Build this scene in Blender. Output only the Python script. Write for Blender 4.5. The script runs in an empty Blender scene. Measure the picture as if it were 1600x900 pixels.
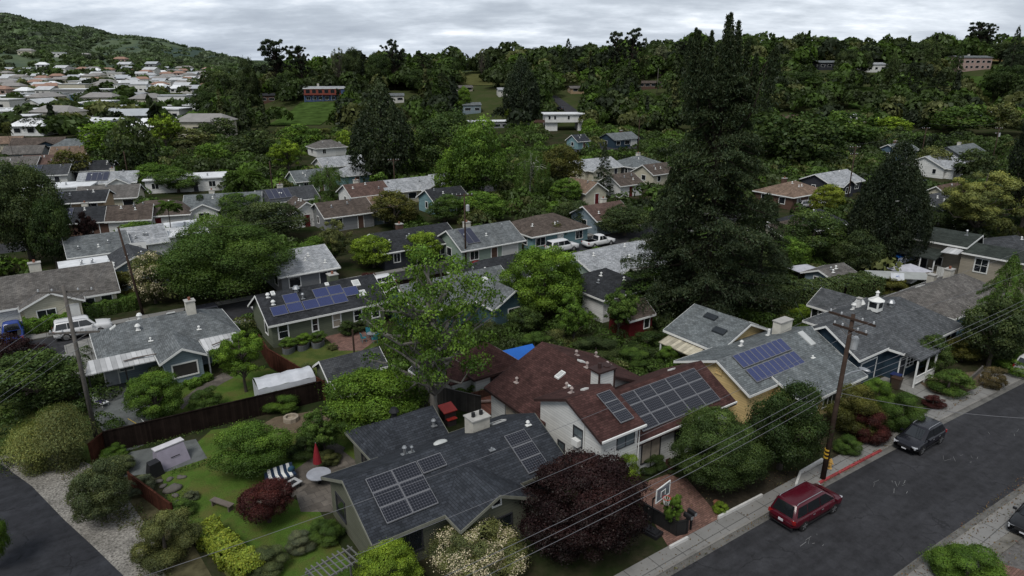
import bpy, math, random, time; T0_ = time.time()
import numpy as np
from mathutils import Vector, Matrix
random.seed(7)
scn = bpy.context.scene
COL = scn.collection
R = math.radians
# ---------------------------------------------------------------- survey of the place (metres)
CH, CF, CP = 27.0, 1067.0, R(18.5)
cc, ss = math.cos(CP), math.sin(CP)
YAW = R(35); ca, sa = math.cos(YAW), math.sin(YAW)
def W(s, t): return (s*ca - t*sa, s*sa + t*ca)          # street grid -> world
def P(px, py, z=0.0):
    u = (px-800)/CF; v = (py-450)/CF
    fw = cc-ss*v; dn = ss+cc*v; t = (CH-z)/dn
    return (u*t, fw*t)
def G(px, py, z=0.0):
    x, y = P(px, py, z); return (x*ca+y*sa, -x*sa+y*ca)
HILL = [(300,0),(380,4),(440,10),(500,12),(600,15),(740,18),(850,19),(950,22),(1100,25),(1300,26),(1450,24),(1600,27),(2100,30)]
MTN = [(-900,300),(-400,260),(0,203),(60,163),(120,146),(150,136),(200,104),(230,108),(300,70),(375,26),(430,8),(520,0),(3000,0)]
def sm(a): a = np.clip(a, 0, 1); return a*a*(3-2*a)
def terr(x, y):
    x = np.asarray(x, float); y = np.asarray(y, float)
    yy = np.maximum(y, 1.0)
    px = 800+CF*x/(.948*yy+5)
    h = np.interp(px, *zip(*HILL))*sm((yy-268)/165)*(1-sm((yy-620)/300))
    h = h + np.clip(h, 0, 8)/8*(1.2*np.sin(x*.05+1)+1.0*np.sin(y*.06+x*.02))
    m = np.interp(px, *zip(*MTN))
    prof = .10*sm((yy-800)/900)+.90*sm((yy-1500)/1400)**1.3
    prof = prof*(1-.8*sm((yy-3000)/3000))
    rg = 1+.10*np.sin(px*.045+yy*.002)*sm((yy-1100)/600)*(1-sm((yy-2300)/500))*2.2+.035*np.sin(px*.11+yy*.006)
    h = h + m*prof*rg
    h = h + 34*np.exp(-((px+10)/130.)**2)*np.exp(-((yy-1450)/330.)**2)
    h = h + 16*np.exp(-((px-190)/120.)**2)*np.exp(-((yy-1250)/260.)**2)
    return np.where(y > 5, h, 0.0)
def _ip(x, tab):
    if x <= tab[0][0]: return tab[0][1]
    for (x0,y0),(x1,y1) in zip(tab, tab[1:]):
        if x <= x1: return y0+(y1-y0)*(x-x0)/(x1-x0)
    return tab[-1][1]
def _s(a): a = min(1., max(0., a)); return a*a*(3-2*a)
def tz(x, y):
    """terr() for one point"""
    if y <= 5: return 0.0
    px = 800+CF*x/(.948*y+5)
    h = _ip(px, HILL)*_s((y-268)/165)*(1-_s((y-620)/300))
    if h > 0: h += min(h,8)/8*(1.2*math.sin(x*.05+1)+1.0*math.sin(y*.06+x*.02))
    if y > 800:
        m = _ip(px, MTN); pr = (.10*_s((y-800)/900)+.90*_s((y-1500)/1400)**1.3)*(1-.8*_s((y-3000)/3000))
        h += m*pr*(1+.10*math.sin(px*.045+y*.002)*_s((y-1100)/600)*(1-_s((y-2300)/500))*2.2+.035*math.sin(px*.11+y*.006))
    h += 34*math.exp(-((px+10)/130.)**2)*math.exp(-((y-1450)/330.)**2)+16*math.exp(-((px-190)/120.)**2)*math.exp(-((y-1250)/260.)**2)
    return h
def T(px, py):
    u = (px-800)/CF; v = (py-450)/CF; fw = cc-ss*v; dn = ss+cc*v
    if dn > 0 and fw*CH/dn < 265: return (u*CH/dn, fw*CH/dn, 0.0)
    t = 255.0; st = 2.0
    while t < 9000:
        if CH-dn*t <= tz(u*t, fw*t):
            a, b = t-st, t
            for _ in range(8):
                m = (a+b)/2
                if CH-dn*m <= tz(u*m, fw*m): b = m
                else: a = m
            return (u*b, fw*b, tz(u*b, fw*b))
        st = 2.0 if t < 600 else 8.0; t += st
    return (u*4000, fw*4000, 0)
# ---------------------------------------------------------------- materials
MATS = {}
def _nodes(name):
    m = bpy.data.materials.new(name); m.use_nodes = True
    n = m.node_tree; b = n.nodes['Principled BSDF']; return m, n, b
def mixc(n, f, a, b, blend='MIX'):
    x = n.nodes.new('ShaderNodeMix'); x.data_type = 'RGBA'; x.blend_type = blend
    for s, val in ((0, f), (6, a), (7, b)):
        if hasattr(val, 'is_output') or isinstance(val, bpy.types.NodeSocket): n.links.new(val, x.inputs[s])
        elif s == 0: x.inputs[0].default_value = val
        else: x.inputs[s].default_value = (*val[:3], 1)
    return x.outputs[2]
def math_(n, op, a, b=None):
    x = n.nodes.new('ShaderNodeMath'); x.operation = op
    for i, val in enumerate((a, b)):
        if val is None: continue
        if isinstance(val, bpy.types.NodeSocket): n.links.new(val, x.inputs[i])
        else: x.inputs[i].default_value = val
    return x.outputs[0]
def ramp(n, src, pts):
    r = n.nodes.new('ShaderNodeValToRGB'); e = r.color_ramp.elements
    while len(e) < len(pts): e.new(.5)
    for q, (p_, c_) in zip(e, pts): q.position = p_; q.color = (*c_, 1) if len(c_) == 3 else c_
    n.links.new(src, r.inputs[0]); return r.outputs[0]
def noise(n, vec, scale, detail=4, rough=.6):
    x = n.nodes.new('ShaderNodeTexNoise'); x.inputs['Scale'].default_value = scale
    x.inputs['Detail'].default_value = detail; x.inputs['Roughness'].default_value = rough
    if vec is not None: n.links.new(vec, x.inputs['Vector'])
    return x.outputs['Fac']
def M(name, col, rough=.85, var=.18, scale=1.5, pat=None, bump=.0, metal=0, spec=.3, col2=None, grime=.0):
    if name in MATS: return MATS[name]
    m, n, b = _nodes(name)
    tc = n.nodes.new('ShaderNodeTexCoord'); uv = tc.outputs['UV']; ob = tc.outputs['Object']
    a = [max(0, c*(1-var)) for c in col]; h = [min(1, c*(1+var)) for c in col]
    nz = noise(n, ob, scale, 5, .65)
    base = mixc(n, ramp(n, nz, [(.3, (0,0,0)), (.7, (1,1,1))]), a, h)
    hgt = noise(n, ob, scale*12, 2)
    if pat == 'shingle':
        br = n.nodes.new('ShaderNodeTexBrick'); n.links.new(uv, br.inputs['Vector'])
        br.inputs['Scale'].default_value = 1; br.inputs['Brick Width'].default_value = .34; br.inputs['Row Height'].default_value = .17
        br.inputs['Mortar Size'].default_value = .014; br.inputs['Mortar Smooth'].default_value = .4; br.inputs['Bias'].default_value = 0
        k = .26
        br.inputs['Color1'].default_value = (1-k,)*3+(1,); br.inputs['Color2'].default_value = (1+k,)*3+(1,); br.inputs['Mortar'].default_value = (.42,)*3+(1,)
        base = mixc(n, 1.0, base, br.outputs['Color'], 'MULTIPLY')
        base = mixc(n, 1.0, base, ramp(n, noise(n, ob, .45, 3), [(.3,(.78,)*3),(.7,(1.12,)*3)]), 'MULTIPLY')
        su = n.nodes.new('ShaderNodeSeparateXYZ'); n.links.new(uv, su.inputs[0]); cu_ = n.nodes.new('ShaderNodeCombineXYZ')
        n.links.new(math_(n, 'MULTIPLY', su.outputs[0], 1.6), cu_.inputs[0]); n.links.new(math_(n, 'MULTIPLY', su.outputs[1], .16), cu_.inputs[1])
        base = mixc(n, 1.0, base, ramp(n, noise(n, cu_.outputs[0], 1.0, 5, .7), [(.3,(.80,.82,.80)),(.5,(1,1,1)),(.7,(1.14,1.12,1.08))]), 'MULTIPLY')
        hgt = br.outputs['Fac']
    elif pat == 'road':
        sep = n.nodes.new('ShaderNodeSeparateXYZ'); n.links.new(ob, sep.inputs[0]); cbx = n.nodes.new('ShaderNodeCombineXYZ')
        n.links.new(math_(n, 'MULTIPLY', sep.outputs[0], .06), cbx.inputs[0]); n.links.new(math_(n, 'MULTIPLY', sep.outputs[1], 1.1), cbx.inputs[1])
        base = mixc(n, 1.0, base, ramp(n, noise(n, cbx.outputs[0], 1.0, 4, .6), [(.3,(.80,)*3),(.7,(1.30,)*3)]), 'MULTIPLY')
        base = mixc(n, 1.0, base, ramp(n, noise(n, ob, 1.7, 6, .75), [(.36,(.72,)*3),(.5,(1,)*3),(.68,(1.25,)*3)]), 'MULTIPLY')
        vo = n.nodes.new('ShaderNodeTexVoronoi'); vo.feature = 'DISTANCE_TO_EDGE'; vo.inputs['Scale'].default_value = .28
        wv = n.nodes.new('ShaderNodeVectorMath'); wv.operation = 'ADD'; n.links.new(ob, wv.inputs[0]); nz2 = n.nodes.new('ShaderNodeTexNoise'); nz2.inputs['Scale'].default_value = 1.1; nz2.inputs['Detail'].default_value = 4; n.links.new(ob, nz2.inputs['Vector']); n.links.new(nz2.outputs['Color'], wv.inputs[1]); n.links.new(wv.outputs[0], vo.inputs['Vector'])
        ck = ramp(n, vo.outputs['Distance'], [(0,(.55,)*3),(.006,(.62,)*3),(.012,(1,)*3)])
        base = mixc(n, ramp(n, noise(n, ob, .35, 2), [(.48,(0,)*3),(.56,(1,)*3)]), base, mixc(n, 1.0, base, ck, 'MULTIPLY'))
        base = mixc(n, 1.0, base, ramp(n, noise(n, ob, 40, 2, .6), [(.3,(.78,)*3),(.7,(1.25,)*3)]), 'MULTIPLY')
    elif pat in ('siding', 'boards', 'battens'):
        sep = n.nodes.new('ShaderNodeSeparateXYZ'); n.links.new(uv, sep.inputs[0])
        src = sep.outputs[1] if pat == 'siding' else sep.outputs[0]
        per = {'siding': .2, 'boards': .15, 'battens': .4}[pat]
        fr = math_(n, 'FRACT', math_(n, 'DIVIDE', src, per))
        line = ramp(n, fr, [(0,(.35,)*3),(.10,(.9,)*3),(.16,(1,1,1)),(1,(1,1,1))])
        idx = math_(n, 'FLOOR', math_(n, 'DIVIDE', src, per))
        wn = n.nodes.new('ShaderNodeTexWhiteNoise'); wn.noise_dimensions = '1D'; n.links.new(idx, wn.inputs['W'])
        k = .06 if pat == 'siding' else .28
        base = mixc(n, 1.0, base, line, 'MULTIPLY')
        base = mixc(n, 1.0, base, ramp(n, wn.outputs['Value'], [(0,(1-k,)*3),(1,(1+k,)*3)]), 'MULTIPLY')
        hgt = fr
    elif pat == 'solar':
        sep = n.nodes.new('ShaderNodeSeparateXYZ'); n.links.new(uv, sep.inputs[0])
        fx = math_(n, 'FRACT', math_(n, 'DIVIDE', sep.outputs[0], .17)); fy = math_(n, 'FRACT', math_(n, 'DIVIDE', sep.outputs[1], .17))
        ax = math_(n, 'ABSOLUTE', math_(n, 'SUBTRACT', fx, .5)); ay = math_(n, 'ABSOLUTE', math_(n, 'SUBTRACT', fy, .5))
        dia = math_(n, 'ADD', ax, ay); mx = math_(n, 'MAXIMUM', ax, ay)
        k = math_(n, 'MAXIMUM', math_(n, 'GREATER_THAN', dia, .80), math_(n, 'GREATER_THAN', mx, .465))
        base = mixc(n, k, base, col2 or (.35,.35,.4))
    elif pat in ('slabs', 'pavers', 'flags'):
        br = n.nodes.new('ShaderNodeTexBrick'); n.links.new(uv, br.inputs['Vector'])
        w_, h_ = {'slabs': (1.9,1.9), 'pavers': (.28,.14), 'flags': (.8,.6)}[pat]
        br.offset = 0 if pat == 'slabs' else .5
        br.inputs['Scale'].default_value = 1; br.inputs['Brick Width'].default_value = w_; br.inputs['Row Height'].default_value = h_
        br.inputs['Mortar Size'].default_value = .03 if pat == 'slabs' else .012; br.inputs['Bias'].default_value = 0
        k = .07 if pat == 'slabs' else .25
        br.inputs['Color1'].default_value = (1-k,)*3+(1,); br.inputs['Color2'].default_value = (1+k,)*3+(1,); br.inputs['Mortar'].default_value = (.45,)*3+(1,)
        base = mixc(n, 1.0, base, br.outputs['Color'], 'MULTIPLY')
    if pat == 'grass':
        base = mixc(n, ramp(n, noise(n, ob, .55, 5, .6), [(.44,(0,)*3),(.66,(1,)*3)]), base, (.085,.088,.026))
        base = mixc(n, ramp(n, noise(n, ob, .9, 6, .7), [(.58,(0,)*3),(.72,(.8,)*3)]), base, (.060,.046,.026))
        base = mixc(n, 1.0, base, ramp(n, noise(n, ob, 14, 3, .7), [(.3,(.6,)*3),(.7,(1.4,)*3)]), 'MULTIPLY')
    if grime:
        g = ramp(n, noise(n, ob, .8, 6, .7), [(.42,(1,1,1)),(.7,(1-grime,)*3)])
        base = mixc(n, 1.0, base, g, 'MULTIPLY')
    n.links.new(base, b.inputs['Base Color'])
    b.inputs['Roughness'].default_value = rough; b.inputs['Metallic'].default_value = metal
    b.inputs['Specular IOR Level'].default_value = spec
    if bump:
        bp = n.nodes.new('ShaderNodeBump'); bp.inputs['Strength'].default_value = bump; bp.inputs['Distance'].default_value = .03
        n.links.new(hgt, bp.inputs['Height']); n.links.new(bp.outputs[0], b.inputs['Normal'])
    MATS[name] = m; return m
def leaf_mat():
    m, n, b = _nodes('foliage')
    n.nodes.remove(b)
    oi = n.nodes.new('ShaderNodeObjectInfo'); at = n.nodes.new('ShaderNodeAttribute'); at.attribute_name = 'shade'
    col = mixc(n, 1.0, oi.outputs['Color'], at.outputs['Color'], 'MULTIPLY'); col = mixc(n, 1.0, col, (2.45,2.4,1.65), 'MULTIPLY')
    d = n.nodes.new('ShaderNodeBsdfDiffuse'); n.links.new(col, d.inputs[0])
    tr = n.nodes.new('ShaderNodeBsdfTranslucent'); n.links.new(mixc(n, 1.0, col, (1.1,1.15,.6), 'MULTIPLY'), tr.inputs[0])
    gl = n.nodes.new('ShaderNodeBsdfGlossy'); gl.inputs['Roughness'].default_value = .5; gl.inputs[0].default_value = (.6,.65,.6,1)
    m1 = n.nodes.new('ShaderNodeMixShader'); m1.inputs[0].default_value = .25
    n.links.new(d.outputs[0], m1.inputs[1]); n.links.new(tr.outputs[0], m1.inputs[2])
    m2 = n.nodes.new('ShaderNodeMixShader'); m2.inputs[0].default_value = .018
    n.links.new(m1.outputs[0], m2.inputs[1]); n.links.new(gl.outputs[0], m2.inputs[2])
    n.links.new(m2.outputs[0], n.nodes['Material Output'].inputs[0])
    return m
LEAF = leaf_mat()
# ---------------------------------------------------------------- mesh builder
class MB:
    def __init__(s, off=(0,0,0)): s.v = []; s.f = []; s.off = off
    def add(s, vs, fs):
        k = len(s.v); s.v += [tuple(q) for q in vs]; s.f += [tuple(i+k for i in f) for f in fs]; return s
    def box(s, c, d, rz=0, rx=0, ry=0):
        x, y, z = d[0]/2, d[1]/2, d[2]/2
        m = Matrix.Translation(c) @ Matrix.Rotation(rz,4,'Z') @ Matrix.Rotation(ry,4,'Y') @ Matrix.Rotation(rx,4,'X')
        vs = [m @ Vector(q) for q in ((-x,-y,-z),(x,-y,-z),(x,y,-z),(-x,y,-z),(-x,-y,z),(x,-y,z),(x,y,z),(-x,y,z))]
        return s.add(vs, [(0,3,2,1),(4,5,6,7),(0,1,5,4),(1,2,6,5),(2,3,7,6),(3,0,4,7)])
    def bb(s, x0, x1, y0, y1, z0, z1): return s.box(((x0+x1)/2,(y0+y1)/2,(z0+z1)/2), (abs(x1-x0),abs(y1-y0),abs(z1-z0)))
    def quad(s, *p): return s.add(p, [tuple(range(len(p)))])
    def prism(s, poly, z0, z1):
        n = len(poly)
        vs = [(x,y,z0) for x,y in poly]+[(x,y,z1) for x,y in poly]
        return s.add(vs, [tuple(range(n-1,-1,-1)), tuple(range(n,2*n))]+[(i,(i+1)%n,n+(i+1)%n,n+i) for i in range(n)])
    def extr(s, pts, axis, a, b):       # polygon in the plane across axis, extruded along axis a..b
        n = len(pts)
        def q(p, w): return (w,p[0],p[1]) if axis == 'x' else (p[0],w,p[1])
        vs = [q(p,a) for p in pts]+[q(p,b) for p in pts]
        return s.add(vs, [tuple(range(n-1,-1,-1)), tuple(range(n,2*n))]+[(i,(i+1)%n,n+(i+1)%n,n+i) for i in range(n)])
    def tube(s, path, r, n=6, cap=True):
        path = [Vector(p) for p in path]
        rs = r if isinstance(r, (list, tuple)) else [r]*len(path)
        vs = []
        for i, p in enumerate(path):
            d = (path[min(i+1,len(path)-1)]-path[max(i-1,0)]).normalized()
            u = d.cross(Vector((0,0,1)))
            if u.length < .05: u = d.cross(Vector((1,0,0)))
            u.normalize(); w = d.cross(u)
            for k in range(n):
                a = 2*math.pi*k/n; vs.append(p+(u*math.cos(a)+w*math.sin(a))*rs[i])
        fs = [(i*n+k, i*n+(k+1)%n, (i+1)*n+(k+1)%n, (i+1)*n+k) for i in range(len(path)-1) for k in range(n)]
        if cap: fs += [tuple(range(n-1,-1,-1)), tuple((len(path)-1)*n+k for k in range(n))]
        return s.add(vs, fs)
    def cyl(s, c, r, h, n=14, r2=None): return s.tube([c,(c[0],c[1],c[2]+h)], [r, r if r2 is None else r2], n)
    def lathe(s, c, prof, n=16):
        vs = [(c[0]+r*math.cos(2*math.pi*k/n), c[1]+r*math.sin(2*math.pi*k/n), c[2]+z) for r, z in prof for k in range(n)]
        fs = [(i*n+k, i*n+(k+1)%n, (i+1)*n+(k+1)%n, (i+1)*n+k) for i in range(len(prof)-1) for k in range(n)]
        fs += [tuple(range(n-1,-1,-1)), tuple((len(prof)-1)*n+k for k in range(n))]
        return s.add(vs, fs)
    def ball(s, c, r, n=10, sq=(1,1,1)):
        prof = [(max(.001, math.sin(math.pi*i/(n//2+1))), -math.cos(math.pi*i/(n//2+1))) for i in range(n//2+2)]
        vs = [(c[0]+r*sq[0]*a*math.cos(2*math.pi*k/n), c[1]+r*sq[1]*a*math.sin(2*math.pi*k/n), c[2]+r*sq[2]*z) for a, z in prof for k in range(n)]
        fs = [(i*n+k, i*n+(k+1)%n, (i+1)*n+(k+1)%n, (i+1)*n+k) for i in range(len(prof)-1) for k in range(n)]
        return s.add(vs, fs)
    def build(s, name, mat, parent=None, loc=(0,0,0), rz=0, smooth=False):
        o_ = s.off
        vs = [(x-o_[0], y-o_[1], z-o_[2]) for x,y,z in s.v]
        me = bpy.data.meshes.new(name); me.from_pydata(vs, [], s.f); me.update()
        uvl = me.uv_layers.new(name='UVMap')
        for p in me.polygons:
            nn = p.normal
            if abs(nn.z) > .985: U, V = Vector((1,0,0)), Vector((0,1,0))
            else: U = Vector((-nn.y,nn.x,0)).normalized(); V = nn.cross(U)
            if smooth: p.use_smooth = True
            for li in p.loop_indices:
                c = me.vertices[me.loops[li].vertex_index].co
                uvl.data[li].uv = (c.dot(U), c.dot(V))
        me.materials.append(mat)
        o = bpy.data.objects.new(name, me); COL.objects.link(o)
        o.location = loc; o.rotation_euler = (0,0,rz)
        if parent is not None: o.parent = parent
        return o
def tag(o, label=None, cat=None, group=None, kind=None):
    if label: o['label'] = label
    if cat: o['category'] = cat
    if group: o['group'] = group
    if kind: o['kind'] = kind
    return o
def empty(name, loc, rz=0, label=None, cat=None, group=None):
    o = bpy.data.objects.new(name, None); COL.objects.link(o); o.empty_display_size = .3
    o.location = loc; o.rotation_euler = (0,0,rz)
    return tag(o, label, cat, group)
def struct(name, mb, mat, **k): return tag(mb.build(name, mat, **k), kind='structure')
def clone(root, loc, rz, label=None, group=None, scale=None):
    r = root.copy(); COL.objects.link(r); r.location = loc; r.rotation_euler = (0,0,rz)
    if scale: r.scale = scale
    if label: r['label'] = label
    if group: r['group'] = group
    for ch in list(root.children):
        c = ch.copy(); COL.objects.link(c); c.parent = r
        for g in list(ch.children):
            d = g.copy(); COL.objects.link(d); d.parent = c
    return r
# ---------------------------------------------------------------- sky, light, camera
w = bpy.data.worlds.new('World'); scn.world = w; w.use_nodes = True
n = w.node_tree; n.nodes.clear()
SUN_EL, SUN_AZ = R(55), R(205)
sky = n.nodes.new('ShaderNodeTexSky'); sky.sky_type = 'NISHITA'; sky.sun_disc = False
sky.sun_elevation = SUN_EL; sky.sun_rotation = SUN_AZ; sky.air_density = 1.2; sky.dust_density = 2
tc = n.nodes.new('ShaderNodeTexCoord'); sp = n.nodes.new('ShaderNodeSeparateXYZ'); n.links.new(tc.outputs['Generated'], sp.inputs[0])
zz = math_(n, 'ADD', math_(n, 'MAXIMUM', sp.outputs[2], 0.0), .20)
cx = math_(n, 'DIVIDE', sp.outputs[0], zz); cy = math_(n, 'DIVIDE', sp.outputs[1], zz)
cb = n.nodes.new('ShaderNodeCombineXYZ'); n.links.new(math_(n, 'MULTIPLY', cx, .85), cb.inputs[0]); n.links.new(math_(n, 'MULTIPLY', cy, 1.0), cb.inputs[1])
n1 = noise(n, cb.outputs[0], 1.1, 7, .58); n1_ = n1
cb2 = n.nodes.new('ShaderNodeCombineXYZ'); n.links.new(math_(n, 'MULTIPLY', cx, .85), cb2.inputs[0]); n.links.new(math_(n, 'MULTIPLY', cy, 1.3), cb2.inputs[1]); cb2.inputs[2].default_value = 4
n2 = noise(n, cb2.outputs[0], 3.0, 7, .6)
nn = math_(n, 'ADD', math_(n, 'MULTIPLY', n1, .65), math_(n, 'MULTIPLY', n2, .35))
cl = ramp(n, nn, [(.36,(.39,.44,.515)),(.46,(.49,.545,.62)),(.54,(.66,.72,.80)),(.63,(.98,1.02,1.06))])
hz = ramp(n, sp.outputs[2], [(0,(1.20,)*3),(.06,(1.16,)*3),(.16,(.93,)*3),(1,(.88,)*3)])
cl = mixc(n, 1.0, cl, hz, 'MULTIPLY')
east = ramp(n, math_(n, 'ADD', math_(n, 'MULTIPLY', sp.outputs[0], .5), .5), [(.2,(.90,.92,.95)),(.75,(1.14,1.13,1.12))])
cl = mixc(n, 1.0, cl, east, 'MULTIPLY')
b1 = n.nodes.new('ShaderNodeBackground'); n.links.new(sky.outputs[0], b1.inputs[0]); b1.inputs[1].default_value = .06
b2 = n.nodes.new('ShaderNodeBackground'); n.links.new(cl, b2.inputs[0]); b2.inputs[1].default_value = 1.0
mx = n.nodes.new('ShaderNodeMixShader'); mx.inputs[0].default_value = .9
n.links.new(b1.outputs[0], mx.inputs[1]); n.links.new(b2.outputs[0], mx.inputs[2])
wo = n.nodes.new('ShaderNodeOutputWorld'); n.links.new(mx.outputs[0], wo.inputs[0])
sl = bpy.data.lights.new('sun', 'SUN'); sl.energy = 2.4; sl.angle = R(22); sl.color = (1,.97,.92)
so = bpy.data.objects.new('sun', sl); COL.objects.link(so)
# direction towards the sun: azimuth SUN_AZ measured from +Y
dv = Vector((math.sin(SUN_AZ)*math.cos(SUN_EL), math.cos(SUN_AZ)*math.cos(SUN_EL), math.sin(SUN_EL)))
so.rotation_euler = dv.to_track_quat('Z', 'Y').to_euler(); so.location = (0,0,80)
cam = bpy.data.cameras.new('camera'); co = bpy.data.objects.new('camera', cam); COL.objects.link(co)
co.location = (0,0,CH); co.rotation_euler = (R(90)-CP, 0, 0); cam.sensor_width = 36; cam.lens = 36*CF/1600
cam.clip_end = 30000; cam.clip_start = .1; scn.camera = co
scn.view_settings.view_transform = 'Standard'; scn.view_settings.look = 'None'; scn.view_settings.exposure = 0
# ---------------------------------------------------------------- ground
def ground():
    rad = [0]+[6*1.06**i for i in range(46)]; r_ = rad[-1]
    while r_ < 240: r_ += 8; rad.append(r_)
    while r_ < 3300: r_ *= 1.018; rad.append(r_)
    while r_ < 24000: r_ *= 1.25; rad.append(r_)
    ang = list(np.arange(-46, 46.01, .4))+list(np.arange(50, 314, 6))
    A, B = np.meshgrid(np.radians(ang), rad); X = B*np.sin(A); Y = B*np.cos(A)
    Z = terr(X, Y)
    rs = np.random.RandomState(3)
    far = sm((B-1000)/900)*(Z > 3)
    Z = Z+far*(rs.rand(*Z.shape)-.5)*5
    na, nr = len(ang), len(rad)
    vs = np.stack([X, Y, Z], -1).reshape(-1, 3)
    fs = [(i*na+j, i*na+(j+1)%na, (i+1)*na+(j+1)%na, (i+1)*na+j) for i in range(nr-1) for j in range(na)]
    me = bpy.data.meshes.new('ground'); me.from_pydata(vs.tolist(), [], fs); me.update()
    m, n, b = _nodes('ground'); tc = n.nodes.new('ShaderNodeTexCoord'); ob = tc.outputs['Object']
    near = mixc(n, ramp(n, noise(n, ob, .16, 6, .7), [(.42,(0,0,0)),(.58,(1,1,1))]), (.022,.034,.012), (.055,.045,.030))
    near = mixc(n, ramp(n, noise(n, ob, 2.2, 4, .7), [(.3,(0,0,0)),(.75,(1,1,1))]), near, (.018,.024,.010))
    gp = n.nodes.new('ShaderNodeNewGeometry'); se = n.nodes.new('ShaderNodeSeparateXYZ'); n.links.new(gp.outputs['Position'], se.inputs[0])
    # hill grass, mountain grass / chaparral; bluish haze is put into the mountain colours
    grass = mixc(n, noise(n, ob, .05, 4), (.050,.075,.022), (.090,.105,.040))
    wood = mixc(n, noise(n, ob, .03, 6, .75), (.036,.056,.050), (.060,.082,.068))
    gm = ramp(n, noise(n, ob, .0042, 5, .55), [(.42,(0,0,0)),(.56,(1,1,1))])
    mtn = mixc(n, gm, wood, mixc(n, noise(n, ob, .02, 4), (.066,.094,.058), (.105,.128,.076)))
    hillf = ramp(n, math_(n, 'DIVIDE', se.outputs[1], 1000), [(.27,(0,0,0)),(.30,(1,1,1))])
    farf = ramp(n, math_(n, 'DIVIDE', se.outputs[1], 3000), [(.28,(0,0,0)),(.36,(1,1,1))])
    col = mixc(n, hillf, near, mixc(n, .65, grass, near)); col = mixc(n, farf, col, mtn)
    n.links.new(col, b.inputs['Base Color']); b.inputs['Roughness'].default_value = 1; b.inputs['Specular IOR Level'].default_value = 0
    me.materials.append(m); o = bpy.data.objects.new('ground', me); COL.objects.link(o); tag(o, kind='structure')
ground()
def sheet(name, pts, mat, z, kind='structure', grid=True):
    """flat sheet through street-grid points (s,t)"""
    mb = MB(); c = (sum(p[0] for p in pts)/len(pts), sum(p[1] for p in pts)/len(pts))
    mb.quad(*[(p[0]-c[0], p[1]-c[1], 0) for p in pts])
    x, y = W(*c)
    return tag(mb.build(name, mat, loc=(x,y,z), rz=YAW), kind=kind)
def px_sheet(name, pts, mat, z): return sheet(name, [G(*p) for p in pts], mat, z)
ASPH = M('asphalt', (.027,.027,.030), .92, .22, .35, pat='road', bump=.15, spec=.25, grime=.25)
ASPH2 = M('fresh_asphalt', (.024,.025,.029), .95, .12, 1, pat='road', spec=.2)
CONC = M('sidewalk_concrete', (.20,.195,.185), .9, .14, .8, pat='slabs', grime=.35)
CONC2 = M('driveway_concrete', (.22,.215,.20), .9, .12, .6, pat='slabs', grime=.3)
DARKCONC = M('stained_concrete', (.105,.112,.108), .9, .2, .6, grime=.4)
LAWN = M('lawn_turf', (.058,.102,.018), 1, .25, .9, pat='grass', bump=.4, spec=.05)
LAWN2 = M('lawn_moss', (.050,.072,.018), 1, .3, .5, pat='grass', bump=.4, spec=.05)
BRICKP = M('brick_paving', (.17,.095,.075), .9, .2, 1.2, pat='pavers', grime=.3)
DIRT = M('dry_dirt', (.13,.10,.070), 1, .3, 1.5, spec=0, grime=.3)
GRAV = M('white_gravel', (.25,.235,.21), 1, .75, 7, bump=.8, spec=0, grime=.5)
# near street
struct('street', MB().prism([(-40,13.35),(24,13.3),(40,12.95),(50,12.5),(90,10.6),(160,7),(160,14),(90,17.6),(68.3,18.65),(55,19.3),(45.8,19.7),(38.8,19.92),(24.9,20.1),(-40,20.3)], -.2, .006), ASPH, loc=(0,0,0), rz=YAW)
def strip(name, near, far, mat, z0, z1, rz=YAW):
    return struct(name, MB().prism(near+far[::-1], z0, z1), mat, rz=rz)
cur = [(-40,20.3),(24.9,20.1),(38.8,19.92),(45.8,19.7),(55,19.3),(68.3,18.65),(90,17.6),(160,14)]
off = lambda l, d: [(s, t+d) for s, t in l]
strip('gutter', cur, off(cur,.38), M('gutter_concrete', (.13,.125,.115), .9, .2, 1, grime=.5), -.1, .018)
cur2 = off(cur, .382)
strip('kerb', cur2, off(cur2,.16), M('kerb_concrete', (.20,.19,.175), .9, .15, 1, grime=.4), -.1, .125)
side = off(cur2,.163)
strip('sidewalk', side, [(s, max(t+1.15, t+1.15)) for s, t in side], CONC, -.1, .128)
rc = [(-40,13.35),(24,13.3),(40,12.95),(50,12.5),(90,10.6),(160,7)]
strip('gutter', off(rc,-.45), rc, MATS['gutter_concrete'], -.1, .018)
strip('kerb', off(rc,-.61), off(rc,-.452), MATS['kerb_concrete'], -.1, .12)
strip('sidewalk', off(rc,-1.85), off(rc,-.613), CONC, -.1, .124)
strip('verge', off(rc,-2.5), off(rc,-1.853), M('verge_concrete', (.16,.15,.13), .9, .3, 1, grime=.5), -.1, .10)
# red kerb
rk = [(39.4,20.28),(45.8,20.06),(46.8,20.02)]
tag(MB().prism(off(rk,-.004)+off(rk,.17)[::-1], .0, .135).build('red_kerb_paint', M('red_kerb', (.30,.045,.05), .8, .25, 4, grime=.4), rz=YAW), kind='structure')
# faded white marks sprayed on the asphalt
mk = MB(); rr = random.Random(5)
for (px, py, k) in ((1390,762,10),(1272,845,6),(1500,715,7),(1565,670,3)):
    for i in range(k):
        s, t = G(px+rr.uniform(-28,28), py+rr.uniform(-10,10))
        mk.box((s,t,.009), (rr.uniform(.15,.7), rr.uniform(.012,.03), .002), rr.uniform(-.3,.7))
tag(mk.build('road_marks', M('faded_paint', (.17,.17,.17), .9, .3, 8), rz=YAW), kind='structure')
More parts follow.
